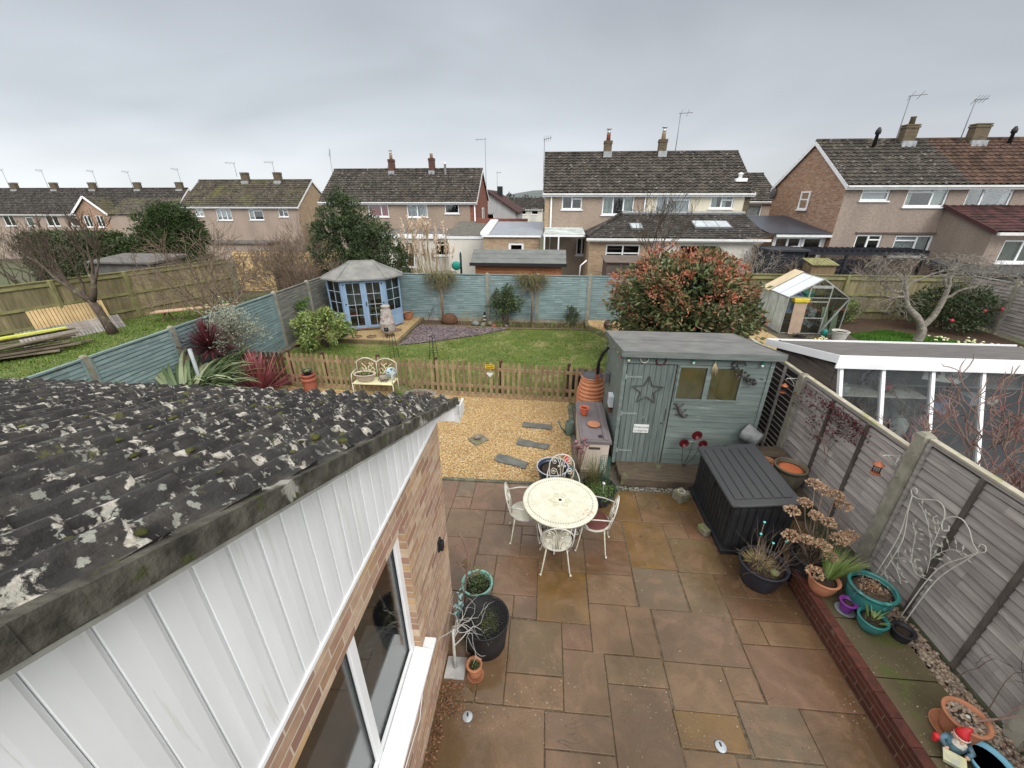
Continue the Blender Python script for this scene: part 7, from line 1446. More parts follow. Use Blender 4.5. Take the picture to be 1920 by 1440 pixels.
# right neighbour fences
def board_fence(name, lab, pts, z0, H_, m, rails=True, side=1, every=2.4, bw=.11, pm=None, backside=True):
    f = thing(name, lab, 'fence', (pts[0][0], pts[0][1], gz(*pts[0]))); g = random.Random(len(lab))
    for (p, q) in zip(pts, pts[1:]):
        p, q = Vector((*p, 0)), Vector((*q, 0)); L = (q - p).length; n = max(1, round(L / every)); d = (q - p).normalized(); nn = Vector((-d.y, d.x, 0)) * side
        for k in range(n):
            a, c = p + d * L * k / n, p + d * L * (k + 1) / n; b = MB(); l = (c - a).length; nb = int(l / bw); zb = gz(a.x, a.y) + z0
            for i in range(nb):
                s0, s1 = a + d * (l * i / nb), a + d * (l * (i + 1) / nb + .012); o = nn * .006; z1 = zb + H_
                b.hexa([s0 + o * .2 + Vector((0, 0, zb)), s1 + o + Vector((0, 0, zb)), s1 + o + nn * .014 + Vector((0, 0, zb)), s0 + nn * .014 + Vector((0, 0, zb)), s0 + o * .2 + Vector((0, 0, z1)), s1 + o + Vector((0, 0, z1)), s1 + o + nn * .014 + Vector((0, 0, z1)), s0 + nn * .014 + Vector((0, 0, z1))])
            b.build('fence_boards', m, f)
            b = MB()
            for z in (.35, 1.0, H_ - .12): b.bar(a - nn * .03 + Vector((0, 0, zb + z)), c - nn * .03 + Vector((0, 0, zb + z)), .05, .09)
            b.bar(a + Vector((0, 0, zb + H_ + .02)), c + Vector((0, 0, zb + H_ + .02)), .07, .035); b.build('rail', pm or m, f)
            b = MB(); b.bar(a - nn * .07 + Vector((0, 0, zb)), a - nn * .07 + Vector((0, 0, zb + H_ + .03)), .11); b.build('post', pm or m, f)
    return f
board_fence('boundary_fence', 'long olive green feather board fence behind the greenhouse', [(7.6, 17.85), (16.7, 17.75)], 0, 1.75, m_olive, side=1, pm=m_oliver)
# grey lapped side fence far right
fg = thing('neighbour_fence', 'weathered grey lapped fence along the far right of the garden', 'fence', (16.75, 15, 0))
for a, c in ((16.0, 17.7), (14.1, 15.95), (12.2, 14.05), (10.3, 12.15)):
    lap_panel(fg, 'fence_panel', m_greyw, 16.75, c, 16.75, a, .1, 1.85, -1, .12); post(fg, 16.7, a, 0, 1.95, .11)
# gnarled tree with low spreading crown
gt_ = thing('gnarled_tree', 'leafless gnarled grey apple tree with a wide tangled crown', 'tree', (13.35, 15.0, 0)); b = MB(); g = random.Random(5)
b.tube(sm_([(13.3, 15.0, -.05), (13.3, 15.0, .35), (13.05, 15.05, .75), (12.6, 15.1, 1.15), (12.4, 15.1, 1.5), (12.3, 15.1, 1.8)]), [.19, .16, .15, .15, .14, .14, .13, .13, .12, .12, .12, .12, .11, .11, .11, .10, .10, .10, .09, .09, .09, .09, .09, .08, .08, .08], 9)
b.tube(sm_([(13.2, 15.0, .4), (13.45, 15.0, .8), (13.55, 15.0, 1.3), (13.6, 15.05, 1.8)]), [.10] * 4 + [.09] * 4 + [.08] * 4 + [.07] * 4, 8)
b.build('trunk', m_barkl, gt_); b = MB()
for (p, d) in (((12.35, 15.1, 1.6), (-1, .2, .6)), ((12.4, 15.1, 1.5), (-.9, -.3, .35)), ((12.3, 15.1, 1.8), (-.2, .3, 1)), ((12.3, 15.1, 1.8), (.8, -.3, .7)), ((13.6, 15.05, 1.8), (.2, .2, 1)), ((13.6, 15.05, 1.8), (-.7, -.3, .6)), ((13.58, 15.0, 1.5), (.9, -.1, .45)), ((12.35, 15.1, 1.7), (-.6, .5, .9))):
    grow(b, g, p, d, .72, .055, 5, 3, .85, .30, -.02, .76, 6, .006)
vv = np.array(b.v); vv[:, 2] = np.where(vv[:, 2] > 2.75, 2.75 + (vv[:, 2] - 2.75) * .25, vv[:, 2]); b.v = vv.tolist(); b.build('crown', m_barkl, gt_)
# camellia
cm2 = shrub('camellia', 'large dark camellia with a few pink red blooms by the right fence', (15.2, 16.4, .85), (1.5, .9, .95), 5200, .12, .055, l_holly, 12, 80, .3)
b = MB()
for c in ((15.62, 15.62, .95), (16.25, 15.7, 1.0), (14.6, 15.5, .6)): b.ball(c, (.07, .06, .06), 10, 6, 0, .25, 3)
b.build('flower', mat('pink_bloom', (.60, .03, .07), None, 9, .5, .1), cm2)
shrub('leafy_shrub', 'small green shrub against the olive fence near the tree', (12.2, 17.2, .45), (.4, .3, .5), 500, .12, .06, l_strap, 14, 16, .2)
for (x, y, r, h, sd, lab) in ((12.5, 20.3, 1.5, 1.1, 1, 'low clipped leafless hedge behind the olive fence, left half'), (15.6, 20.3, 1.7, 1.0, 2, 'low clipped leafless hedge behind the olive fence, right half')):
    t_ = thing('bare_hedge', lab, 'hedge', (x, y, 0)); b = MB(); g = random.Random(sd)
    for k in range(11): grow(b, g, (x + g.uniform(-r, r) * .9, y + g.uniform(-.4, .4), .1), (g.uniform(-.5, .5), g.uniform(-.4, .4), 1), 1.0, .03, 4, 3, .75, .25, .05, .7, 4, .006)
    vv = np.array(b.v); vv[:, 2] = np.where(vv[:, 2] > 2.1, 2.1 + (vv[:, 2] - 2.1) * .25, vv[:, 2]); b.v = vv.tolist(); b.build('branches', m_twig, t_)
t_ = thing('bare_tree', 'small round leafless tree in front of the white extension behind the olive fence', 'tree', (9.6, 20.0, 0)); b = MB(); g = random.Random(8); b.tube([(9.6, 20, 0), (9.62, 20, .9), (9.6, 20, 1.4)], [.08, .07, .06], 7)
for k in range(6): grow(b, g, (9.6, 20, 1.1), (g.uniform(-.8, .8), g.uniform(-.6, .6), 1), .62, .035, 4, 3, .75, .25, .0, .74, 5, .007)
b.build('branches', m_barkl, t_)
t_ = thing('bare_tree', 'slim leafless tree with upright forked limbs left of the red tipped bush', 'tree', (5.0, 19.3, 0)); b = MB(); g = random.Random(18); b.tube([(4.9, 19.3, 0), (4.88, 19.3, 1.0), (4.9, 19.3, 1.9)], [.11, .10, .09], 7)
for d in ((-.5, 0, 1), (.5, 0, 1), (.1, .3, 1), (-.2, -.2, 1)): grow(b, g, (4.9, 19.3, 1.7), d, 1.15, .055, 4, 3, .5, .16, .15, .74, 5, .007)
b.build('branches', m_bark, t_)
# dark pergola, black shed and wooden store beyond
pg = thing('black_shed', 'black timber garden room with pergola beam behind the olive fence', 'shed', (11, 20.6, 0))
b = MB(); b.box(10.4, 20.8, 0, 12.0, 22.2, 2.35); b.build('wall', mat('black_paint', (.018, .02, .028), (.025, .028, .036), 4, .5, .2, stretch=(1, 1, 5)), pg)
b = MB(); b.box(10.3, 20.6, 2.36, 12.1, 22.4, 2.44); b.build('roof', mat('black_roof', (.035, .038, .045), None, 4, .6, .1), pg)
pe = thing('pergola', 'long black pergola with slatted top in front of the right hand house', 'pergola', (14, 20.9, 0))
for x in (12.2, 13.9, 15.6, 17.2): b = MB(); b.box(x, 20.9, 0, x + .1, 21.0, 2.2); b.build('post', MATS['black_paint'], pe)
b = MB(); b.box(12.15, 20.85, 2.2, 17.4, 20.95, 2.36); b.box(12.15, 21.9, 2.2, 17.4, 22.0, 2.36)
for k in range(20): b.box(12.2 + .265 * k, 20.7, 2.37, 12.25 + .265 * k, 22.15, 2.44)
b.build('beam', MATS['black_paint'], pe); b = MB(); b.box(12.2, 21.92, 0, 17.3, 21.96, 1.9); b.build('screen', MATS['black_paint'], pe)
ws_ = thing('wooden_store', 'small wooden store with sloping slatted lid before the black garden room', 'store', (12.1, 19.6, 0))
b = MB(); b.box(11.7, 19.5, 0, 12.7, 20.2, 1.95); b.build('body', m_brownf, ws_, bev=.01); b = MB()
for k in range(7): b.hexa([(11.62 + .165 * k, 19.4, 1.92), (11.76 + .165 * k, 19.4, 1.92), (11.76 + .165 * k, 20.3, 2.10), (11.62 + .165 * k, 20.3, 2.10), (11.62 + .165 * k, 19.4, 1.95), (11.76 + .165 * k, 19.4, 1.95), (11.76 + .165 * k, 20.3, 2.13), (11.62 + .165 * k, 20.3, 2.13)])
b.build('lid', m_oliver, ws_)
b = MB(); b.box(17.4, 18.6, 0, 21, 20.5, 1.75); b.hexa([(17.2, 18.4, 1.76), (21.2, 18.4, 1.76), (21.2, 20.7, 1.76), (17.2, 20.7, 1.76), (17.2, 18.4, 1.84), (21.2, 18.4, 1.84), (21.2, 20.7, 2.1), (17.2, 20.7, 2.1)]); tag(b.build('dark_shed', mat('dark_grey_shed', (.07, .07, .07), (.05, .05, .05), 3, .7, .3, stretch=(1, 1, 5))), 'low dark grey shed at the far right behind the grey fence', 'shed')
# ================================================================ BEHIND THE BACK FENCE
os_ = thing('orange_shed', 'orange timber shed with ridged grey felt roof behind the back fence', 'shed', (-1.3, 19, 0))
b = MB(); bo = lambda m, u0, u1, z0, z1: boards(b, m, u0, u1, z0, z1, (), .12); bo(mapy(18.25), -3.15, .62, .1, 2.03); bo(mapxp(.62), 18.25, 20.2, .1, 2.03); bo(mapxm(-3.15), 18.25, 20.2, .1, 2.03)
b.prism([(.60, 18.25, 1.9), (.60, 20.2, 1.9), (.60, 19.2, 2.35)], (.015, 0, 0)); b.prism([(-3.14, 18.25, 1.9), (-3.14, 20.2, 1.9), (-3.14, 19.2, 2.35)], (.015, 0, 0)); b.build('wall', mat('orange_boards', (.34, .13, .05), (.26, .095, .035), 3, .6, .3, isl=.1), os_)
b = MB()
for (y0, z0, y1, z1) in ((18.0, 2.05, 19.2, 2.5), (19.2, 2.5, 20.45, 2.05)):
    b.hexa([(-3.35, y0, z0 - .03), (.82, y0, z0 - .03), (.82, y1, z1 - .03), (-3.35, y1, z1 - .03), (-3.35, y0, z0), (.82, y0, z0), (.82, y1, z1), (-3.35, y1, z1)])
for k in range(1, 4): y = 18.0 + .4 * k; z = 2.05 + (y - 18.0) * .375; b.box(-3.35, y, z, .82, y + .02, z + .014) if y < 19.2 else None
rf = b.build('roof', mat('grey_green_felt', (.15, .16, .15), (.115, .12, .115), 3, .85, .3), os_)
b = MB(); b.box(-3.36, 17.965, 1.93, .83, 17.995, 2.065); b.build('fascia', m_blackm, rf)
bs = thing('brown_shed', 'flat brown weathered shed behind the right of the back fence', 'shed', (3.6, 19, 0)); b = MB(); boards(b, mapy(19.6), 2.75, 4.5, 0, 1.9, (), .14); boards(b, mapxm(2.75), 19.6, 21, 0, 1.9, (), .14); b.build('wall', mat('grey_brown_shed', (.13, .10, .085), (.09, .07, .06), 3, .85, .4), bs)
b = MB(); b.hexa([(2.65, 19.45, 1.92), (4.6, 19.45, 1.92), (4.6, 21.2, 2.02), (2.65, 21.2, 2.02), (2.65, 19.45, 1.96), (4.6, 19.45, 1.96), (4.6, 21.2, 2.06), (2.65, 21.2, 2.06)]); b.build('roof', mat('brown_felt', (.15, .12, .10), None, 3, .9, .2), bs)
b = MB(); b.tube([(1.55, 20.0, .9), (1.58, 20.0, 1.7), (1.85, 20.0, 1.95)], .03, 6); tag(b.build('white_pipe', m_pvc), 'bent white pipe standing behind the back fence', 'pipe')
# pampas grass
pa = thing('pampas_grass', 'tall clump of dry pampas grass plumes behind the summerhouse', 'pampas grass', (-6.4, 19.3, 0)); b = MB(); c2_ = MB(); g = random.Random(4)
for k in range(420): a = g.uniform(0, 6.28); b.blade((-6.0 + g.gauss(0, .5), 19.3 + g.gauss(0, .3), 0), (cos(a) * .4, sin(a) * .4, 1), g.uniform(1.2, 2.3), .018, .6, 4)
for k in range(60):
    x, y = -5.9 + g.gauss(0, .62), 19.3 + g.gauss(0, .3); h = g.uniform(1.8, 3.3); lx = g.uniform(-.35, .35); t_p = Vector((x + lx, y, h)); b.tube([(x, y, 0), (x + lx * .4, y, h * .6), t_p], .010, 4, False)
    for q in range(46): f = q / 46; p = t_p + Vector((lx * .5 * f + g.gauss(0, .01), 0, .62 * f)); c2_.blade(p, (g.gauss(0, .5) + lx, g.gauss(0, .5), .7), .22 * (1 - abs(f - .35)), .035, 1.0, 2)
b.build('stems', m_pamps_ if 0 else l_pamps, pa); c2_.build('plumes', l_pampas, pa)
b = MB(); b.lathe([(0, 0), (.04, 0), (.035, 1.75), (.0, 1.8)], 8, (-3.95, 19.0, .6)); b.tube([(-3.95, 19.0, 1.2), (-3.95, 19.0, 2.3)], .055, 6); tag(b.build('closed_parasol', mat('dark_green_cloth', (.015, .04, .035), None, 5, .8, .1)), 'dark green closed parasol behind the back fence', 'parasol')
b = MB(); b.ball((-4.5, 20.5, 1.55), (.24, .10, .22), 12, 8); tag(b.build('green_disc', mat('teal_round', (.02, .30, .24), None, 4, .5, 0)), 'round teal hose reel against the pale bungalow wall', 'hose reel')
rk = thing('rockery', 'heap of pale brown rocks and dead stems behind the back fence', 'rockery', (-5.0, 18.6, 0)); b = MB(); g = random.Random(3)
for k in range(26): s = g.uniform(.1, .25); b.ball((-5.1 + g.gauss(0, .5), 18.7 + g.gauss(0, .3), 1.1 + g.uniform(0, .4)), (s, s, s * .7), 8, 5, g.uniform(0, 3), .2, k)
b.ball((-5.1, 18.8, .55), (1.2, .8, .8), 14, 8, 0, .1, 5); b.build('rocks', m_stone, rk)
# big evergreen
et = thing('evergreen_tree', 'large dark evergreen tree with two rounded peaks behind the summerhouse', 'tree', (-8.0, 18.6, 0)); rq = np.random.RandomState(30)
b = MB()
for (c, rad, n) in (((-9.3, 18.9, 2.35), (1.55, 1.3, 2.1), 11000), ((-7.7, 18.7, 1.9), (1.35, 1.2, 1.75), 8000), ((-8.6, 18.7, 1.2), (2.1, 1.2, 1.4), 7000), ((-9.3, 19.0, 3.8), (.5, .5, 1.25), 2200), ((-8.85, 19.0, 3.6), (.45, .5, 1.15), 1800), ((-8.3, 18.9, 3.0), (.8, .75, 1.2), 3000)):
    P = blob_points(rq, c, rad, n, 130, .26, .6, -.7); leafcloud(b, P, .13, .055, rq, 0, c)
b.build('crown', l_holly, et); b = MB(); g = random.Random(3)
for x in (-8.9, -8.0): b.tube([(x, 18.8, 0), (x, 18.8, 1.5), (x + .1, 18.8, 3)], [.16, .13, .06], 7)
for k in range(14): grow(b, g, (-8.5, 18.8, 1 + .12 * k), (g.uniform(-1, 1), g.uniform(-1, 1), .6), .9, .04, 2, 3, .6, .15, .1, .7, 4, .006)
b.build('trunk', m_bark, et)
# ================================================================ LEFT NEIGHBOUR
board_fence('far_left_fence', 'long olive green board fence with rails on the left lawn boundary', [(-20.6, 5.5), (-18.9, 11.5), (-17.3, 15.6), (-15.9, 19.6)], 0, 1.85, m_olive, side=1, every=2.9, pm=m_oliver)
board_fence('new_fence', 'honey coloured new board fence across the end of the left garden', [(-16.6, 21.2), (-10.0, 21.2)], 0, 2.0, m_yelf, side=1)
board_fence('low_brick_fence', 'low brown fence with pale posts left of the evergreen tree', [(-12.6, 18.4), (-9.9, 18.2)], 0, 1.5, mat('reddish_boards', (.26, .12, .08), (.18, .08, .055), 3, .8, .3, isl=.15), side=1, every=1.4, pm=m_timber)
# timber lying about
pk2 = thing('spare_fencing', 'two pale spare fence panels leaning low on the green fence', 'fence panel', (-18.6, 13.4, 0))
def lean_panel(b, p, q, h, off): 
    p, q = Vector((*p, 0)), Vector((*q, 0)); d = (q - p).normalized(); n = Vector((d.y, -d.x, 0)); L = (q - p).length; k = int(L / .1)
    for i in range(k): a = p + d * L * i / k; c = p + d * (L * i / k + .085); b.hexa([a + n * off, c + n * off, c + n * (off - .015), a + n * (off - .015), a + n * (off - .35) + Vector((0, 0, h)), c + n * (off - .35) + Vector((0, 0, h)), c + n * (off - .37) + Vector((0, 0, h)), a + n * (off - .37) + Vector((0, 0, h))])
b = MB(); lean_panel(b, (-18.5, 12.7), (-17.6, 14.6), .95, .45); b.build('upper_panel', m_yelf, pk2); b = MB(); lean_panel(b, (-18.3, 11.9), (-17.2, 14.5), .45, .8); b.build('lower_panel', m_greyw, pk2)
wpile = thing('timber_pile', 'pile of old planks topped with two bright yellow boards on the grass', 'timber pile', (-16.9, 10.8, 0)); g = random.Random(13); b = MB()
for k in range(14): b.obox((-16.5 + g.uniform(-.5, .3), 10.6 + g.uniform(-.3, .5), .05 + .035 * k), (2.6 + g.uniform(-.5, .5), .14, .04), 1.0 + g.uniform(-.25, .2), 0, g.uniform(-.03, .05))
b.build('old_planks', mat('old_plank', (.17, .14, .10), (.09, .075, .05), 4, .9, .4, isl=.3), wpile); b = MB()
for k in range(3): b.obox((-16.95 + .13 * k, 11.0 - .08 * k, .60 + .02 * k), (2.5, .10, .045), 1.02 + .02 * k)
b.build('yellow_board', mat('yellow_board', (.55, .60, .06), (.45, .50, .05), 4, .6, .1), wpile)
bd = thing('pink_boards', 'new pinkish boards laid on trestles on the left lawn', 'boards', (-14.8, 15.6, 0)); b = MB()
for k in range(3): b.obox((-14.75 + .06 * k, 15.7 - .17 * k, .42 + .01 * k), (2.6, .16, .035), .62)
b.build('board', mat('pink_wood', (.60, .40, .27), (.50, .33, .22), 4, .7, .1), bd); b = MB()
for x, y in ((-15.5, 15.1), (-14.0, 16.15)): b.bar((x - .1, y - .2, 0), (x, y, .4), .05); b.bar((x + .1, y + .2, 0), (x, y, .4), .05)
b.build('trestle', m_brownf, bd)
# bare apple tree left
at_ = thing('apple_tree', 'leafless dark apple tree with two stout pruned limbs on the left lawn', 'tree', (-17.0, 14.1, 0)); b = MB(); g = random.Random(21); S0 = Vector((-16.1, 13.3, 0))
at_.location = S0; at_['_o'] = tuple(S0)
b.tube([S0 + Vector(v) for v in ((0, 0, 0), (-.12, 0, .45), (-.22, 0, .95), (-.35, 0, 1.25))], [.17, .14, .13, .12], 9)
b.tube([S0 + Vector(v) for v in ((-.3, 0, 1.15), (-.75, 0, 1.55), (-1.15, .05, 1.85), (-1.4, .05, 2.0))], [.11, .10, .09, .07], 8); b.tube([S0 + Vector(v) for v in ((-.3, 0, 1.15), (-.1, 0, 1.5), (.05, 0, 1.8), (.1, .05, 2.15))], [.10, .09, .08, .07], 8); b.build('trunk', m_bark, at_)
b = MB()
for p, d in (((-1.4, .05, 2.0), (-1, 0, .7)), ((-1.15, 0, 1.85), (-.5, .3, 1)), ((-.9, 0, 1.7), (-.1, -.2, 1)), ((-.75, 0, 1.55), (-.9, -.2, .9)), ((.1, .05, 2.15), (.4, .1, 1)), ((.05, 0, 1.9), (-.4, .2, 1)), ((.05, 0, 1.8), (.8, -.1, .8)), ((-1.3, .05, 1.95), (-.2, .2, 1)), ((-.5, 0, 1.4), (.0, .3, 1))):
    grow(b, g, S0 + Vector(p), d, .85, .055, 4, 3 if p[0] > -1 else 2, .5, .14, .14, .72, 5, .008)
b.build('crown', m_bark, at_)
# big tangle of bare shrubs
for (x, y, h, n, sd, m_, lab) in ((-12.6, 14.6, 1.4, 14, 1, m_twig, 'tangled leafless apple tree arching over the middle of the left garden'), (-11.3, 17.6, 1.15, 13, 2, m_twig, 'tall thicket of thin bare stems before the honey coloured fence'), (-12.8, 19.2, 1.0, 8, 3, m_twig, 'bare brown shrub left of the evergreen tree'), (-9.6, 16.9, .9, 7, 4, m_twig, 'bare stems just behind the corner of the blue side fence'), (-13.6, 24.0, 1.3, 10, 6, m_twig, 'loose bare shrub in front of the mossy roofed house'), (-24.5, 18.0, 1.3, 9, 7, m_bark, 'dark bare tree at the far left edge beside the clipped hedge')):
    t_ = thing('bare_shrub', lab, 'shrub', (x, y, 0)); b = MB(); g = random.Random(sd); zb = gz(x, y)
    for k in range(n): grow(b, g, (x + g.gauss(0, .25), y + g.gauss(0, .25), zb), (g.uniform(-.8, .8), g.uniform(-.5, .5), 1), h, .05 if sd in (1, 7) else .028, 4, 3, .6, .2, .12 if sd != 1 else .0, .76, 5, .0065)
    b.build('branches', m_, t_)
b = MB(); rq = np.random.RandomState(50); P = np.c_[rq.uniform(-12, -9.4, 1700), rq.uniform(15.5, 18.0, 1700), np.abs(rq.normal(.2, .45, 1700))]; leafcloud(b, P, .12, .07, rq); tag(stuff(b.build('ivy_bank', l_holly)), 'low bank of dark ivy behind the left blue fence', 'ivy')
b = MB(); P = blob_points(rq, (-12.3, 11.0, .15), (1.1, .5, .35), 1400, 20, .2, .3); P = P[P[:, 2] > 0]; leafcloud(b, P, .06, .02, rq); tag(b.build('lavender', l_grey), 'low silvery grey plants beyond the blue fence on the left lawn', 'plant')
# toys by the corner
sd_ = thing('toy_slide', 'teal and white plastic toy slide lying behind the blue fence', 'toy', (-10.2, 14.6, .9)); b = MB(); b.tube(sm_([(-10.9, 14.5, .75), (-10.5, 14.6, 1.05), (-10.1, 14.7, 1.1), (-9.7, 14.8, .85)]), .16, 8); b.build('slide', mat('teal_toy', (.02, .36, .33), None, 4, .4, 0), sd_); b = MB(); b.tube(sm_([(-10.9, 14.2, .70), (-10.5, 14.3, .98), (-10.1, 14.4, 1.0), (-9.7, 14.5, .75)]), .10, 8); b.build('edge', m_pvc, sd_)
b = MB(); b.box(-11.3, 14.2, .0, -9.5, 15.2, .72); tag(b.build('toy_stack', mat('toy_mix', (.32, .30, .33), (.16, .15, .22), 2, .6, .1), bev=.05), 'heap of pale plastic boxes under the toy slide', 'boxes')
# clipped hedge and conifer
hd = thing('clipped_hedge', 'big clipped dark green hedge with lighter top at the far left', 'hedge', (-29.5, 26, 0)); rq = np.random.RandomState(60); hx0, hx1, hy0, hy1, hz = -31.3, -25.3, 22.8, 24.4, 2.55; z_ = gz(-30, 24)
def shellp(n):
    u = rq.uniform(0, 1, (n, 3)); f = rq.randint(0, 4, n); X = hx0 + (hx1 - hx0) * u[:, 0]; Y = hy0 + (hy1 - hy0) * u[:, 1]; Z = z_ + (hz - z_) * u[:, 2]
    Y[f == 0] = hy0; Z[f == 1] = hz; X[f == 2] = hx1; Z[f == 3] = hz; P = np.c_[X, Y, Z]; P += rq.normal(0, .09, P.shape)
    k = (P[:, 0] > hx1 - .7) & (P[:, 2] > hz - .7); P[k, 2] -= .35; return P
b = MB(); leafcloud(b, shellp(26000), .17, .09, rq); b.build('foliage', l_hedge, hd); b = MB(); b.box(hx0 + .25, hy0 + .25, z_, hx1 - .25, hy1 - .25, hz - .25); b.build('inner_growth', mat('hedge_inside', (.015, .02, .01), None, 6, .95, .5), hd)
cf = thing('conifer', 'bushy green conifer with pointed top behind the bare trees', 'tree', (-27.5, 29, gz(-27.5, 29))); b = MB(); rq = np.random.RandomState(61)
for (c, rad, n) in (((-27.3, 29, 1.9), (2.5, 2, 2.0), 8000), ((-26.9, 29, 3.3), (1.4, 1.2, 1.1), 3500), ((-29.6, 29, 1.2), (1.9, 1.5, 1.4), 3500), ((-27.2, 28.7, .4), (2.9, 1.5, 1.3), 5000), ((-26.6, 28.6, 1.5), (1.5, 1, 1.5), 4500)): P = blob_points(rq, c, rad, n, 90, .4, .6, -.6); leafcloud(b, P, .22, .07, rq, 0, c)
b.build('crown', l_con, cf); b = MB(); b.tube([(-27.4, 29, gz(-27.5, 29)), (-27.2, 29, 2)], [.2, .1], 7); b.build('trunk', m_bark, cf)
b = MB(); b.box(-24.3, 20.4, -.8, -20.8, 22.4, 1.45); b.hexa([(-24.5, 20.2, 1.46), (-20.6, 20.2, 1.46), (-20.6, 22.6, 1.56), (-24.5, 22.6, 1.56), (-24.5, 20.2, 1.54), (-20.6, 20.2, 1.54), (-20.6, 22.6, 1.72), (-24.5, 22.6, 1.72)]); tag(b.build('dark_shed', m_feltd), 'low dark shed roof between the hedge and the tangled trees', 'shed')
# ================================================================ HOUSES
def win(root, mp, u0, u1, z0, z1, cols=(.5,), trans=(), curt=None, sill=True, F=.075, d=.05, cs=None):
    """cols: mullion fractions; trans: [(col index, height fraction)]; curt: material; cs: list of (f0, f1) spans with curtains"""
    b = MB(); us = [u0] + [u0 + (u1 - u0) * c for c in cols] + [u1]
    b.mbox(mp, u0, u0 + F, d, d + .06, z0, z1); b.mbox(mp, u1 - F, u1, d, d + .06, z0, z1); b.mbox(mp, u0 + F, u1 - F, d + .002, d + .058, z0, z0 + F); b.mbox(mp, u0 + F, u1 - F, d + .002, d + .058, z1 - F, z1)
    for u in us[1:-1]: b.mbox(mp, u - F / 2, u + F / 2, d + .001, d + .059, z0 + F, z1 - F)
    for ci, h in trans:
        a, c = us[ci] + F * .7, us[ci + 1] - F * .7; z = z0 + (z1 - z0) * h; b.mbox(mp, a, c, d - .006, d + .05, z - F * .4, z + F * .4)
    w = b.build('window', m_pvc, root); b = MB(); b.mbox(mp, u0 + F, u1 - F, d + .03, d + .034, z0 + F, z1 - F); b.build('pane', g_win, w)
    if sill: b = MB(); b.mbox(mp, u0 - .06, u1 + .06, -.07, d, z0 - .06, z0 - .001); b.build('sill', m_pvc, w)
    if curt:
        b = MB()
        for f0, f1 in (cs or [(0, 1)]):
            a, c = u0 + F + (u1 - u0 - 2 * F) * f0, u0 + F + (u1 - u0 - 2 * F) * f1; n = max(4, int((c - a) / .06))
            for i in range(n): x0, x1 = a + (c - a) * i / n, a + (c - a) * (i + 1) / n; e0, e1 = .15 + .02 * (i % 2), .15 + .02 * ((i + 1) % 2); b.poly([mp(x0, e0, z0 + F), mp(x1, e1, z0 + F), mp(x1, e1, z1 - F), mp(x0, e0, z1 - F)])
        b.build('curtain', curt, w)
    return w
def chimney(root, x, y, zb, zt, m, w=.44, dpt=.42, pots=1, cowl=0, potm=None):
    b = MB(); b.box(x - w / 2, y - dpt / 2, zb, x + w / 2, y + dpt / 2, zt - .16); b.box(x - w / 2 - .03, y - dpt / 2 - .03, zt - .16, x + w / 2 + .03, y + dpt / 2 + .03, zt - .08); b.box(x - w / 2 - .02, y - dpt / 2 - .02, zt - .06, x + w / 2 + .02, y + dpt / 2 + .02, zt)
    c = b.build('chimney', m, root)
    if pots:
        b = MB(); b.lathe([(.13, 0), (.11, .28), (.125, .30), (.125, .34), (.09, .34), (.09, .1), (0, .1)], 14, (x, y, zt)); b.build('chimney_pot', potm or m_brick_r, c)
    if cowl: b = MB(); b.lathe([(.10, 0), (.10, .22), (.0, .22)], 12, (x, y, zt + (.34 if pots else 0))); b.lathe([(.16, .26), (.16, .29), (0, .31)], 12, (x, y, zt + (.34 if pots else 0))); b.build('cowl', m_alu, c)
    b = MB(); b.box(x - w / 2 - .03, y - dpt / 2 - .12, zb, x + w / 2 + .03, y - dpt / 2 - .001, zb + .32) ; b.build('flashing', mat('lead', (.33, .34, .35), (.22, .23, .24), 6, .5, .2), c)
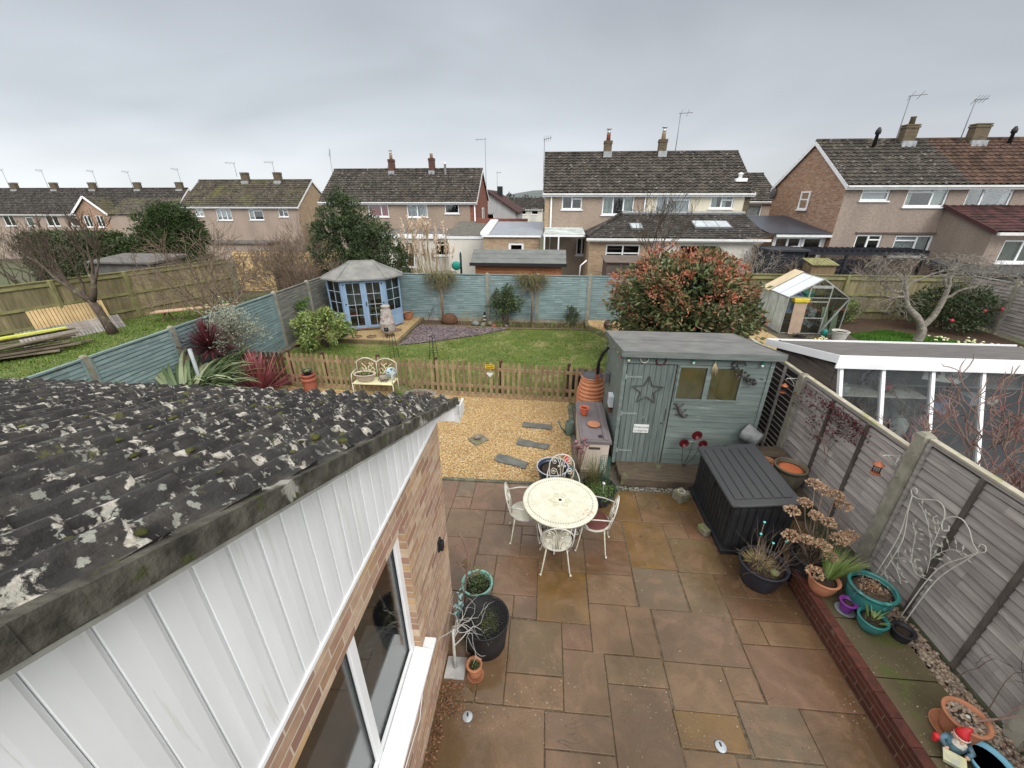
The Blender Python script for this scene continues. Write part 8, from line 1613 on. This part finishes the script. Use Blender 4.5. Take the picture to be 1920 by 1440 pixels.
def house(name, lab, x0, x1, y0, y1, zb, ze, zr, wm, roofm_, holes, chims=(), gable=None, front=None, ov=.22, redsplit=None, hipR=0, verge=True):
    """front faces -Y; holes = openings (u0,u1,z0,z1) in the front wall"""
    h = thing(name, lab, 'house', ((x0 + x1) / 2, (y0 + y1) / 2, zb)); mp = mapy(y0); ym = (y0 + y1) / 2
    segs = front or [(x0, x1, wm)]
    for (a, c, m_) in segs: b = MB(); wallh(b, mp, a, c, zb - 1, ze - .12, [q for q in holes if q[0] >= a - .01 and q[1] <= c + .01], .14); b.build('front_wall', m_, h)
    b = MB(); gm_ = gable or wm
    for x in (x0, x1): b.poly([(x, y0, zb - 1), (x, y1, zb - 1), (x, y1, ze - .1), (x, ym, zr - .08), (x, y0, ze - .1)])
    b.poly([(x0, y1, zb - 1), (x1, y1, zb - 1), (x1, y1, ze - .1), (x0, y1, ze - .1)]); b.build('gable_wall', gm_, h)
    b = MB(); b.poly([(x0, y0 + .9, zb - 1), (x1, y0 + .9, zb - 1), (x1, y0 + .9, ze - .15), (x0, y0 + .9, ze - .15)]); b.build('room_partition', m_inner, h)
    rise, run = zr - ze, ym - y0; sl = (zr - ze) / run; n = math.hypot(run + ov, sl * (run + ov))
    parts = redsplit or [(x0 - .12, x1 + .12, roofm_)]
    rf = None
    for (a, c, m_) in parts:
        b = MB(); tiled(b, (a, y0 - ov, ze - sl * ov), (1, 0, 0), (0, 1, sl), c - a, n, .30, .32, .035, .05, 4, 1); tiled(b, (a, y1 + ov, ze - sl * ov), (1, 0, 0), (0, -1, sl), c - a, n, .30, .40, .02, .03, 2, 1)
        b.tube([(a, ym, zr + .02), (c, ym, zr + .02)], .09, 8); rf = b.build('roof', m_, h)
    b = MB(); b.box(x0 - .1, y0 - ov + .02, ze - sl * ov - .20, x1 + .1, y0 - ov + .05, ze - sl * ov - .03); b.box(x0 - .1, y0 - ov + .05, ze - sl * ov - .20, x1 + .1, y0, ze - sl * ov - .18); b.build('fascia', m_pvc, h)
    b = MB(); b.box(x0 - .12, y0 - ov - .10, ze - sl * ov - .10, x1 + .12, y0 - ov + .015, ze - sl * ov - .02); b.build('gutter', m_gutter, h)
    if verge:
        for x, s in ((x0 - .13, -1), (x1 + .105, 1)):
            b = MB()
            for yy, sg in ((y0 - ov, 1), (y1 + ov, -1)):
                z0_ = ze - sl * ov; b.hexa([(x, yy, z0_ - .20), (x + .025, yy, z0_ - .20), (x + .025, ym, zr - .18), (x, ym, zr - .18), (x, yy, z0_ - .01), (x + .025, yy, z0_ - .01), (x + .025, ym, zr + .0), (x, ym, zr + .0)])
            b.build('bargeboard', m_pvc, h)
    for q in chims: chimney(h, *q[0], **q[1])
    return h, mp
def aerial(name, lab, base, top, arm, cat='aerial', group=None, els=6, tilt=0, arr_=True):
    t_ = thing(name, lab, cat, base, group); b = MB(); B_, T_ = Vector(base), Vector(top); b.tube([B_, T_], .022, 5); b.build('mast', m_alu if 0 else mat('mast_grey', (.20, .21, .22), None, 5, .5, 0), t_)
    b = MB(); A0, A1 = T_ - Vector(arm) * .12, T_ + Vector(arm) * .88; b.tube([A0, A1], .018, 5); d = (A1 - A0).normalized(); s = d.cross(Vector((0, 0, 1))).normalized()
    for k in range(els): p = A0 + (A1 - A0) * (k + .3) / els; L = .28 - .02 * k; b.tube([p - s * L + Vector((0, 0, .03)), p + s * L - Vector((0, 0, .03))], .010, 4) if not arr_ else b.tube([p - (s + Vector((0, 0, .8))) * L * .7, p + (s + Vector((0, 0, .8))) * L * .7], .010, 4)
    b.build('antenna', MATS['mast_grey'], t_)
# central semi detached pair
hs, mp = house('semi_detached_house', 'central semi detached pair, left half brown pebbledash and right half cream', -.25, 11.05, 25.6, 32.2, 0, 5.02, 7.12, p_dash, r_grey,
    [(.72, 1.88, 4.02, 4.78), (3.02, 4.80, 3.74, 4.82), (6.0, 7.88, 3.78, 4.78), (8.95, 10.2, 4.08, 4.80), (1.7, 2.35, 1.5, 2.5)],
    [(((3.42), 28.7, 6.85, 7.75, b_moss), dict(cowl=1)), ((6.65, 28.7, 6.85, 7.80, b_moss), dict(cowl=1, potm=mat('buff_pot', (.42, .30, .17), None, 5, .7, .1)))], gable=b_buff,
    front=[(-.25, .05, b_buff), (.05, 5.38, p_dash), (5.38, 10.75, p_cream), (10.75, 11.05, b_moss)])
win(hs, mp, .72, 1.88, 4.02, 4.78, (.5,), [(1, .72)], None, cs=None); win(hs, mp, 3.02, 4.80, 3.74, 4.82, (.34, .67), (), m_curt, cs=[(0, .30), (.72, 1)]); win(hs, mp, 6.0, 7.88, 3.78, 4.78, (.34,), [(1, .74)], m_net); win(hs, mp, 8.95, 10.2, 4.08, 4.80, (.5,), [(1, .6)], m_curt, cs=[(0, .3), (.5, .75)])
win(hs, mp, 1.7, 2.35, 1.5, 2.5, (.5,), (), None)
b = MB(); b.tube([(.12, 25.52, 0), (.12, 25.52, 4.75)], .045, 8); b.build('downpipe', m_pvc, hs); b = MB(); b.tube([(5.38, 25.56, 3.0), (5.38, 25.56, 4.7)], .035, 8); b.build('downpipe', m_pvc, hs)
b = MB(); b.lathe([(0, 0), (.10, 0), (.10, .18), (.15, .2), (.15, .24), (0, .3)], 12, (10.6, 26.4, 5.62)); b.box(10.3, 26.1, 5.45, 10.9, 26.6, 5.62); b.build('vent', m_pvc, hs)
# its single storey extensions
ex2 = thing('rear_extension', 'wide tiled single storey extension with rooflights on the central pair', 'extension', (6.5, 23.5, 0)); XL, XR, YF = 2.15, 10.9, 22.3; zE, zT, yT = 2.80, 3.78, 25.55; sl2 = (zT - zE) / (yT - YF + .2)
b = MB(); mpf = mapy(YF); wallh(b, mpf, XL, 5.3, -1, zE - .1, [(3.0, 4.75, .9, 2.45)], .14); b.poly([(XL, YF, -1), (XL, 25.6, -1), (XL, 25.6, zE - .1), (XL, YF, zE - .1)]); b.build('brick_wall', b_buff, ex2)
b = MB(); wallh(b, mpf, 5.3, XR - .6, -1, zE - .1, [(6.75, 8.6, .3, 2.4)], .14); b.poly([(XR - .6, YF, -1), (XR - .6, 25.6, -1), (XR - .6, 25.6, zE - .1), (XR - .6, YF, zE - .1)]); b.build('white_wall', p_white, ex2)
win(ex2, mpf, 3.0, 4.75, .9, 2.45, (.5,), [(0, .72), (1, .72)], None); b = MB(); b.poly([(5.3, YF + .9, -1), (XR - .6, YF + .9, -1), (XR - .6, YF + .9, 2.6), (5.3, YF + .9, 2.6)]); b.poly([(XL, YF + .9, -1), (5.3, YF + .9, -1), (5.3, YF + .9, 2.6), (XL, YF + .9, 2.6)]); b.build('room_partition', m_inner, ex2)
b = MB(); P0 = (XL - .2, YF - .25, zE); n2_ = math.hypot(yT - YF + .25, (yT - YF + .25) * sl2); tiled(b, P0, (1, 0, 0), (0, 1, sl2), XR - XL + .2, n2_, .30, .32, .022, .03, 4, 1)
V = np.array(b.v); t_ = (V[:, 1] - (YF - .25)) / (yT - YF + .25); xm = XL - .2 + 2.2 * t_; V[:, 0] = np.maximum(V[:, 0], xm); b.v = V.tolist()
b.add([(XL - .2, YF - .25, zE), (XL - .2, yT, zE), (XL + 2.0, yT, zT + .02)], [(0, 1, 2)]); rf2 = b.build('roof', r_dark, ex2)
b = MB(); b.tube([(XL - .2, YF - .25, zE + .06), (XL + 2.0, yT, zT + .08)], .09, 8); b.build('hip_tiles', r_dark, rf2)
def rl(x0, x1, s0, s1, lab, n):
    f = lambda x, s, o: (x, YF - .25 + s, zE + s * sl2 + o); b = MB(); b.hexa([f(x0, s0, .03), f(x1, s0, .03), f(x1, s1, .03), f(x0, s1, .03), f(x0, s0, .10), f(x1, s0, .10), f(x1, s1, .10), f(x0, s1, .10)]); o = b.build('rooflight', mat('rooflight_frame', (.12, .13, .14), None, 4, .5, 0), rf2)
    for k in range(n): a, c = x0 + .05 + (x1 - x0 - .1) * k / n + .02, x0 + .05 + (x1 - x0 - .1) * (k + 1) / n - .02; b = MB(); b.hexa([f(a, s0 + .08, .101), f(c, s0 + .08, .101), f(c, s1 - .08, .101), f(a, s1 - .08, .101), f(a, s0 + .08, .108), f(c, s0 + .08, .108), f(c, s1 - .08, .108), f(a, s1 - .08, .108)]); b.build('pane', mat('rooflight_glass', (.50, .56, .60), (.34, .36, .36), 1.2, .06, 0), o)
rl(4.3, 4.95, 1.0, 1.8, '', 1); rl(7.6, 9.5, 1.2, 2.2, '', 3)
b = MB(); b.box(XL - .2, YF - .36, zE - .14, XR, YF - .255, zE - .03); b.box(XL - .15, YF - .25, zE - .22, XR - .3, YF - .02, zE - .10); b.build('gutter', m_gutter, ex2)
b = MB(); b.hexa([(XL + 2.0, 25.45, zT - .02), (XR, 25.45, zT - .02), (XR, 25.58, zT - .02), (XL + 2, 25.58, zT - .02), (XL + 2.0, 25.40, zT + .08), (XR, 25.40, zT + .08), (XR, 25.58, zT + .16), (XL + 2, 25.58, zT + .16)]); b.build('flashing', MATS['lead'], ex2)
vr = thing('veranda', 'white framed lean to canopy beside the brick extension', 'canopy', (.9, 24.6, 0)); b = MB(); b.box(-.25, 23.5, 2.70, 2.05, 23.58, 2.82)
for x in (-.25, .9, 2.0): b.box(x, 23.58, 2.74, x + .07, 25.5, 2.80)
b.hexa([(-.2, 25.5, 2.95), (2.0, 25.5, 2.95), (2.0, 25.57, 2.95), (-.2, 25.57, 2.95), (-.2, 25.5, 3.05), (2.0, 25.5, 3.05), (2.0, 25.57, 3.05), (-.2, 25.57, 3.05)])
for x in (-.22, .55): b.box(x, 23.5, 0, x + .07, 23.57, 2.70)
b.build('frame', m_pvc, vr); b = MB(); b.hexa([(-.2, 23.5, 2.83), (2.0, 23.5, 2.83), (2.0, 25.5, 3.03), (-.2, 25.5, 3.03), (-.2, 23.5, 2.84), (2.0, 23.5, 2.84), (2.0, 25.5, 3.04), (-.2, 25.5, 3.04)]); b.build('roof_sheet', g_poly, vr)
# garages between the two pairs
gr_ = thing('garage', 'buff brick garage with smooth flat grey roof left of the central pair', 'garage', (-2, 25, 0)); b = MB(); mg = mapy(24.4); wallh(b, mg, -3.7, -.5, -1, 2.62, [(-2.25, -1.35, 1.5, 2.3)], .12); b.build('wall', b_buff, gr_); win(gr_, mg, -2.25, -1.35, 1.5, 2.3, (), (), None, F=.14)
b = MB(); b.poly([(-3.7, 25.2, -1), (-.5, 25.2, -1), (-.5, 25.2, 2.5), (-3.7, 25.2, 2.5)]); b.build('room_partition', m_inner, gr_)
b = MB(); b.hexa([(-3.75, 24.3, 2.64), (-.30, 24.3, 2.64), (-.30, 29, 3.1), (-3.75, 29, 3.1), (-3.75, 24.3, 2.72), (-.30, 24.3, 2.72), (-.30, 29, 3.2), (-3.75, 29, 3.2)]); b.build('roof', mat('wet_flat_roof', (.25, .27, .30), (.20, .215, .24), 2, .3, .1), gr_); b = MB(); b.box(-3.76, 24.26, 2.60, -.4, 24.298, 2.70); b.build('fascia', m_pvc, gr_)
b = MB(); b.hexa([(-3.85, 24.3, 2.70), (-3.35, 24.3, 2.73), (-3.35, 29, 3.22), (-3.85, 29, 3.18), (-3.85, 24.3, 2.84), (-3.35, 24.3, 2.84), (-3.35, 29, 3.32), (-3.85, 29, 3.32)]); b.build('ridge_flashing', m_pvc, gr_)
gr2 = thing('garage', 'pale rendered garage with dark corrugated roof beside the red brick gable', 'garage', (-5.2, 27, 0)); b = MB(); b.box(-6.4, 27.0, -1, -4.0, 31, 2.25); b.build('wall', p_white, gr2); b = MB(); b.box(-6.5, 26.95, 2.26, -3.9, 26.99, 2.46); b.build('fascia', m_pvc, gr2)
b = MB(); tiled(b, (-6.55, 26.9, 2.47), (1, 0, 0), (0, 1, .12), 2.7, 5, .16, 9, .03, 0, 6, 1); b.build('roof', mat('asbestos_sheet', (.14, .135, .115), (.10, .095, .085), 3, .9, .3), gr2)
b = MB(); b.box(-5.2, 31.2, 2.3, -1.5, 31.5, 3.28); tag(b.build('brick_parapet', b_red), 'strip of red brick parapet behind the two garages', 'wall')
# left pair (A)
hA, mA = house('semi_detached_house', 'pebbledash semi detached pair with red brick gable end and red curtained window', -17.6, -5.5, 33, 39.6, -.6, 4.52, 6.72, p_dash, r_grey,
    [(-13.9, -12.3, 3.30, 4.34), (-10.85, -9.25, 3.28, 4.36), (-7.9, -6.8, 3.55, 4.4)], [((-12.75, 36.1, 6.3, 7.45, b_wet), dict(cowl=1, potm=MATS['buff_pot'])), ((-9.45, 36.1, 6.3, 7.5, b_wet), dict(potm=MATS['buff_pot']))], gable=b_red, front=[(-17.6, -5.95, p_dash), (-5.95, -5.5, b_red)])
win(hA, mA, -13.9, -12.3, 3.30, 4.34, (.64,), (), m_redc); win(hA, mA, -10.85, -9.25, 3.28, 4.36, (.5,), (), m_net); win(hA, mA, -7.9, -6.8, 3.55, 4.4, (), (), None)
b = MB(); b.tube([(-5.58, 32.93, 0), (-5.58, 32.93, 4.3)], .05, 8); b.build('downpipe', m_pvc, hA); b = MB(); b.lathe([(0, 0), (.09, 0), (.09, .75), (.13, .75), (.13, .85), (0, .9)], 10, (-8.3, 35.7, 6.3)); b.build('vent', m_pvc, hA)
mAx = mapxp(-5.5 + .005); win(hA, mAx, 36.0, 36.9, 2.4, 3.9, (), (), None, sill=False, d=-.05)
eA = thing('rear_extension', 'long white fasciaed flat roofed extension on the red curtained house', 'extension', (-9, 29.5, 0)); b = MB(); me_ = mapy(28.6); wallh(b, me_, -11.6, -5.4, -1, 2.12, [(-10.4, -9.2, .2, 1.9), (-7.75, -6.25, 1.0, 2.0), (-5.35 - .75, -5.45 , 0.1, 2.02)], .12); b.poly([(-5.4, 28.6, -1), (-5.4, 33, -1), (-5.4, 33, 2.3), (-5.4, 28.6, 2.3)]); b.build('wall', p_white, eA)
win(eA, me_, -7.75, -6.25, 1.0, 2.0, (), [(0, .72)], None); win(eA, me_, -10.4, -9.2, .2, 1.9, (.5,), (), None); b = MB(); b.poly([(-11.6, 29.6, -1), (-5.4, 29.6, -1), (-5.4, 29.6, 2.1), (-11.6, 29.6, 2.1)]); b.build('room_partition', m_inner, eA)
b = MB(); b.mbox(me_, -6.1, -6.0, .02, .07, .1, 2.02); b.mbox(me_, -5.55, -5.45, .02, .07, .1, 2.02)
for k in range(4): b.mbox(me_, -5.97 + .11 * k, -5.92 + .11 * k, .03, .06, .2, 1.9)
b.build('door', m_pvc, eA); b = MB(); b.box(-11.8, 28.45, 2.12, -5.3, 28.49, 2.42); b.build('fascia', m_pvc, eA); b = MB(); b.box(-11.75, 28.5, 2.30, -5.32, 33, 2.46); b.build('roof', m_feltd, eA)
# left pair further (B)
hB, mB = house('semi_detached_house', 'mossy roofed pale pebbledash semi detached pair with buff brick gable', -36.3, -24.3, 41, 47.6, -1.4, 4.02, 6.28, p_dashp, r_moss,
    [(-35.1, -34.2, 2.95, 3.75), (-32.9, -31.3, 2.62, 3.76), (-29.5, -28.0, 2.66, 3.80), (-26.4, -25.4, 2.95, 3.75)], [((-31.1, 44.1, 5.9, 7.0, b_moss), dict(pots=0, w=.7)), ((-27.6, 44.1, 5.9, 7.0, b_moss), dict(pots=0, w=.7))], gable=b_buff)
win(hB, mB, -35.1, -34.2, 2.95, 3.75, (.5,), [(1, .5)], m_curt); win(hB, mB, -32.9, -31.3, 2.62, 3.76, (.33, .67), (), m_net); win(hB, mB, -29.5, -28.0, 2.66, 3.8, (.36,), [(1, .72)], m_curt, cs=[(0, .3)]); win(hB, mB, -26.4, -25.4, 2.95, 3.75, (.5,), [(1, .55)], None)
b = MB(); b.box(-34, 39, -2, -27, 41, .6); b.k = 1; b.box(-34.2, 38.8, .605, -26.8, 41, .75); tag(b.build('lean_to', [p_dashp, m_feltd]), 'grey flat roofed lean to against the mossy roofed pair', 'lean-to')
# terrace (C)
hC, mC = house('terraced_house', 'long low terrace with dark tiled roof at the far left', -76, -44.0, 48, 54.6, -2.1, 3.05, 5.70, p_dashp, r_dark,
    [(-66.4, -64.9, 1.5, 2.78), (-63.4, -62.4, 1.5, 2.78), (-60.7, -59.0, 1.55, 2.8), (-57.5, -56.4, 1.55, 2.82)], [((x, 51.2, 5.3, 6.4, b_moss), dict(pots=0, w=.75)) for x in (-67.0, -61.5, -56.3, -50.3, -44.8)], gable=b_mix)
for q, cu_ in (((-66.4, -64.9), None), ((-63.4, -62.4), m_curt), ((-60.7, -59.0), None), ((-57.5, -56.4), None)): win(hC, mC, q[0], q[1], 1.52, 2.79, (.55,) if q[1] - q[0] > 1.2 else (), [(0, .75)] if q[1] - q[0] < 1.2 else (), cu_, F=.09)
hC2, mC2 = None, mapy(47.0)
hg = thing('cross_wing', 'gabled brick cross wing with two tall windows in front of the terrace', 'house', (-53.2, 46, -2)); b = MB(); wallh(b, mC2, -55.3, -51.2, -3, 2.95, [(-54.5, -53.5, 1.5, 2.8), (-52.9, -51.9, 1.5, 2.8)], .14); b.poly([(-55.3, 47, 2.95), (-51.2, 47, 2.95), (-53.25, 47, 4.72)]); b.poly([(-51.2, 47, -3), (-51.2, 50, -3), (-51.2, 50, 2.95), (-51.2, 47, 2.95)]); b.build('front_wall', b_mix, hg)
win(hg, mC2, -54.5, -53.5, 1.5, 2.8, (.5,), (), None, F=.09); win(hg, mC2, -52.9, -51.9, 1.5, 2.8, (.5,), (), None, F=.09); b = MB(); b.poly([(-55.3, 47.9, -3), (-51.2, 47.9, -3), (-51.2, 47.9, 2.9), (-55.3, 47.9, 2.9)]); b.build('room_partition', m_inner, hg)
b = MB(); sl3 = 1.85 / 2.25; tiled(b, (-51.0, 46.8, 2.93), (0, 1, 0), (-1, 0, sl3), 6, math.hypot(2.25, 1.85), .3, .32, .022, .03, 4, 1); tiled(b, (-55.5, 46.8, 2.93), (0, 1, 0), (1, 0, sl3), 6, math.hypot(2.25, 1.85), .3, .32, .022, .03, 4, 1); b.build('roof', r_moss, hg)
b = MB(); b.bar((-55.55, 46.75, 2.86), (-53.25, 46.75, 4.78), .05, .22); b.bar((-53.25, 46.75, 4.78), (-50.95, 46.75, 2.86), .05, .22); b.build('bargeboard', m_pvc, hg)
hR = thing('link_roof', 'mossy tiled lower roof joining the cross wing to the terrace end', 'roof', (-48, 48, 2)); b = MB(); tiled(b, (-51.0, 46.8, 2.9), (1, 0, 0), (0, 1, .62), 7.6, 3.2, .3, .32, .022, .03, 4, 1); b.build('tiles', r_moss, hR); b = MB(); b.box(-51.2, 47.0, -3, -43.5, 47.2, 2.8); b.build('wall', p_dashp, hR)
# right house (D)
hD, mD = house('brick_gabled_house', 'large pebbledash house with brick gable and grey to red tiled roof on the right', 13.85, 31, 22.3, 29.0, .2, 5.30, 7.30, p_dashg, r_grey,
    [(14.6, 15.85, 4.50, 5.08), (16.6, 18.4, 4.24, 5.08), (19.2, 21.15, 4.24, 5.10), (15.0, 16.2, 2.2, 3.0), (16.8, 18.5, 2.0, 2.98)], [((17.9, 25.4, 6.9, 7.95, b_moss), dict(w=.6, pots=1, potm=b_moss)), ((21.15, 25.4, 6.9, 7.95, b_moss), dict(w=.68, pots=0))], gable=b_mix,
    redsplit=[(13.73, 19.1, r_grey), (19.1, 31.1, r_red)])
win(hD, mD, 14.6, 15.85, 4.50, 5.08, (), [(0, .62)], m_net); win(hD, mD, 16.6, 18.4, 4.24, 5.08, (.64,), [(0, .74)], m_curt, cs=[(.0, .15), (.64, 1)]); win(hD, mD, 19.2, 21.15, 4.24, 5.10, (.36,), [(1, .72)], m_net, cs=[(.85, 1)]); win(hD, mD, 15.0, 16.2, 2.2, 3.0, (.5,), [(1, .7)], None); win(hD, mD, 16.8, 18.5, 2.0, 2.98, (.6,), [(0, .75)], m_net)
win(hD, mapxm(13.85 - .06), 25.0, 25.85, 4.05, 4.95, (), [(0, .55)], m_net, d=-.02)
for x, y in ((16.2, 25.0), (22.6, 25.2)): b = MB(); b.lathe([(0, 0), (.09, 0), (.07, .5), (.12, .52), (.12, .66), (.05, .8), (0, .82)], 10, (x, y, 7.0)); b.build('flue', m_blackm, hD)
b = MB(); b.box(14.9, 22.22, 3.06, 18.75, 22.296, 3.12); b.build('ledge', mat('ledge', (.16, .12, .10), None, 4, .8, .1), hD)
b = MB(); b.ball((13.75, 28.9, 4.9), (.06, .32, .32), 12, 8); b.build('satellite_dish', mat('dish_grey', (.12, .12, .13), None, 5, .6, 0), hD)
pD = thing('porch_extension', 'pebbledash side extension with maroon tiled lean to roof at the right edge', 'extension', (20.5, 20.5, 0)); b = MB(); mpp = mapy(19.6); wallh(b, mpp, 18.5, 26, -.5, 3.3, [(19.1, 20.7, 2.1, 3.02)], .14); b.poly([(18.5, 19.6, -.5), (18.5, 22.3, -.5), (18.5, 22.3, 4.2), (18.5, 19.6, 3.3)]); b.build('wall', p_dashg, pD)
win(pD, mpp, 19.1, 20.7, 2.1, 3.02, (.5,), (), m_net); b = MB(); b.poly([(18.5, 20.5, -1), (26, 20.5, -1), (26, 20.5, 3.2), (18.5, 20.5, 3.2)]); b.build('room_partition', m_inner, pD)
b = MB(); tiled(b, (18.35, 19.35, 3.36), (1, 0, 0), (0, 1, .32), 8, 3.2, .3, .32, .022, .03, 4, 1); b.build('roof', r_maroon, pD); b = MB(); b.box(18.4, 19.2, 3.22, 26, 19.33, 3.33); b.build('gutter', m_gutter, pD)
b = MB(); b.hexa([(18.33, 19.33, 3.25), (18.37, 19.33, 3.25), (18.37, 22.28, 4.20), (18.33, 22.28, 4.20), (18.33, 19.33, 3.40), (18.37, 19.33, 3.40), (18.37, 22.28, 4.36), (18.33, 22.28, 4.36)]); b.build('verge', mat('dark_verge', (.07, .03, .03), None, 4, .7, .1), pD)
cD = thing('conservatory', 'white framed side conservatory with dark blue sloping roof by the brick gable', 'conservatory', (12, 23, 0)); b = MB(); mc = mapy(22.6); wallh(b, mc, 11.3, 13.8, -.5, 2.95, [(11.4, 12.7, 1.9, 2.85), (12.75, 13.7, 1.0, 2.85)], .1); b.build('wall', p_white, cD)
win(cD, mc, 11.4, 12.7, 1.9, 2.85, (.5,), [(0, .5), (1, .5)], None, F=.09); win(cD, mc, 12.75, 13.7, 1.0, 2.85, (), (), None, F=.10)
b = MB(); b.hexa([(10.9, 22.3, 2.98), (13.85, 22.3, 2.98), (13.85, 27, 3.6), (10.9, 27, 3.6), (10.9, 22.3, 3.05), (13.85, 22.3, 3.05), (13.85, 27, 3.68), (10.9, 27, 3.68)]); b.build('roof', mat('blue_black_roof', (.045, .052, .068), (.035, .04, .052), 3, .4, .1), cD); b = MB(); b.box(11.25, 22.26, 2.86, 13.86, 22.30, 2.97); b.build('gutter', m_gutter, cD)
# small far houses in the gaps
hE, mE = None, None
he = thing('grey_gabled_house', 'distant grey rendered house with low gable between the pairs', 'house', (-6.3, 50, 0)); b = MB(); mm_ = mapy(48); wallh(b, mm_, -9.6, -3.6, -2, 3.3, [(-7.0, -6.0, 2.45, 3.1)], .15); b.poly([(-9.6, 48, 3.3), (-3.6, 48, 3.3), (-6.9, 48, 5.3)]); b.poly([(-3.6, 48, -2), (-3.6, 60, -2), (-3.6, 60, 3.3), (-3.6, 48, 3.3)]); b.build('wall', p_grey, he)
win(he, mm_, -7.0, -6.0, 2.45, 3.1, (), (), None, F=.08); b = MB(); b.poly([(-9.6, 48.9, -2), (-3.6, 48.9, -2), (-3.6, 48.9, 3.2), (-9.6, 48.9, 3.2)]); b.build('room_partition', m_inner, he)
b = MB(); b.hexa([(-3.3, 47.7, 3.05), (-6.9, 47.7, 5.35), (-6.9, 60, 5.35), (-3.3, 60, 3.05), (-3.3, 47.7, 3.2), (-6.9, 47.7, 5.5), (-6.9, 60, 5.5), (-3.3, 60, 3.2)]); b.hexa([(-9.9, 47.7, 3.05), (-9.9, 60, 3.05), (-6.9, 60, 5.35), (-6.9, 47.7, 5.35), (-9.9, 47.7, 3.2), (-9.9, 60, 3.2), (-6.9, 60, 5.5), (-6.9, 47.7, 5.5)]); b.build('roof', r_maroon, he)
b = MB(); b.box(-6.2, 53, 4.6, -5.6, 53.6, 5.9); b.build('chimney', m_blackm, he)
hf, mf = house('distant_house', 'pale distant house behind the grey gabled one', -5.2, -1.0, 66, 73, -2, 3.2, 4.6, p_white, r_dark, [(-4.4, -3.4, 2.4, 3.3), (-2.6, -1.6, 2.4, 3.3)], (), verge=False)
for q in ((-4.4, -3.4), (-2.6, -1.6)): win(hf, mf, q[0], q[1], 2.4, 3.3, (), (), None)
hh, mh = house('distant_house', 'small pink rendered house seen past the right end of the central pair', 13.4, 16.2, 33, 40, -1, 4.55, 6.3, p_dashp, r_grey, [(14.0, 15.2, 3.4, 4.2)], (), verge=False); win(hh, mh, 14.0, 15.2, 3.4, 4.2, (), (), m_net)
hj, mj = house('distant_house', 'white distant house low between the pink house and the brick gable', 21.5, 27, 48, 55, -1, 4.1, 5.7, p_white, r_dark, [(22.2, 23.4, 2.9, 3.8)], (), verge=False); win(hj, mj, 22.2, 23.4, 2.9, 3.8, (.5,), (), None)
b = MB(); b.tube([(16.3, 32.9, -1), (16.3, 32.9, 4.6)], .18, 8); tag(b.build('red_downpipe', mat('red_pipe', (.35, .05, .04), None, 4, .5, 0)), 'red painted corner strip of the small pink house', 'pipe')
t_ = thing('distant_tree', 'dark pointed tree on the skyline left of the brick gable', 'tree', (22, 60, 0)); b = MB(); rq = np.random.RandomState(3); P = blob_points(rq, (23.5, 60, 4.6), (1.9, 1.9, 3.0), 1800, 40, .7, .5); leafcloud(b, P, .5, .3, rq); b.build('crown', leafm('skyline_leaf', [(.05, .075, .065), (.08, .11, .09)]), t_); b = MB(); b.tube([(23.5, 60, -2), (23.5, 60, 3)], .3, 6); b.build('trunk', m_bark, t_)
t_ = thing('distant_tree', 'rounded leafless tree top showing above the red curtained house', 'tree', (-21, 60, 0)); b = MB(); g = random.Random(6); b.tube([(-21.3, 60, -2), (-21.3, 60, 4)], .2, 6)
for k in range(8): grow(b, g, (-21.3, 60, 3.6), (g.uniform(-1, 1), g.uniform(-.5, .5), 1), 1.5, .07, 4, 3, .6, .15, .1, .74, 4, .016)
b.build('branches', m_twig, t_)
# aerials
for q in (('tall aerial mast bracketed on the red brick gable', (-5.14, 36.3, 4.9), 8.8, (-.9, 0, -.05), 3), ('aerial mast at the left gable of the central pair', (-.41, 28.6, 5.5), 7.86, (.5, 0, .1), 4), ('long masted aerial beside the right chimney of the central pair', (7.42, 28.6, 7.0), 9.08, (.75, 0, .04), 2),
    ('tall aerial mast beside the left chimney of the right house', (17.42, 25.4, 7.0), 9.15, (.85, 0, .07), 2), ('forked aerial beside the right chimney of the right house', (20.45, 25.4, 7.2), 8.95, (.62, 0, .04), 4), ('grid shaped aerial mast between the mossy roofed pair and the evergreen', (-21.7, 44, 5.3), 8.4, (.12, 0, .7), 6),
    ('small aerial on the left chimney of the mossy roofed pair', (-31.9, 44, 6.6), 7.84, (-1.1, 0, .05), 3), ('small aerial on the right chimney of the mossy roofed pair', (-27.8, 44, 6.6), 7.9, (-1.0, 0, .02), 4)): aerial('tv_aerial', q[0], q[1], (*q[1][:2], q[2]), q[3], els=q[4])
for x, z, lab in ((-67.85, 7.8, 'leftmost of its five'), (-62.5, 7.7, 'second from the left'), (-55.7, 7.6, 'middle one'), (-51.1, 7.5, 'fourth from the left'), (-44.55, 7.75, 'rightmost of its five')): aerial('tv_aerial', 'rooftop aerial on the terrace, ' + lab, (x, 51.3, 5.7), (x, 51.3, z), (-.9, 0, .12), group='aerials along the terrace roof', els=5)
aerial('tv_aerial', 'thin distant aerial above the grey gabled house', (-6.3, 54, 5.4), (-6.3, 54, 7.4), (.6, 0, .0), els=2)
print('objects', len(bpy.data.objects), 'faces', sum(len(m.polygons) for m in bpy.data.meshes))
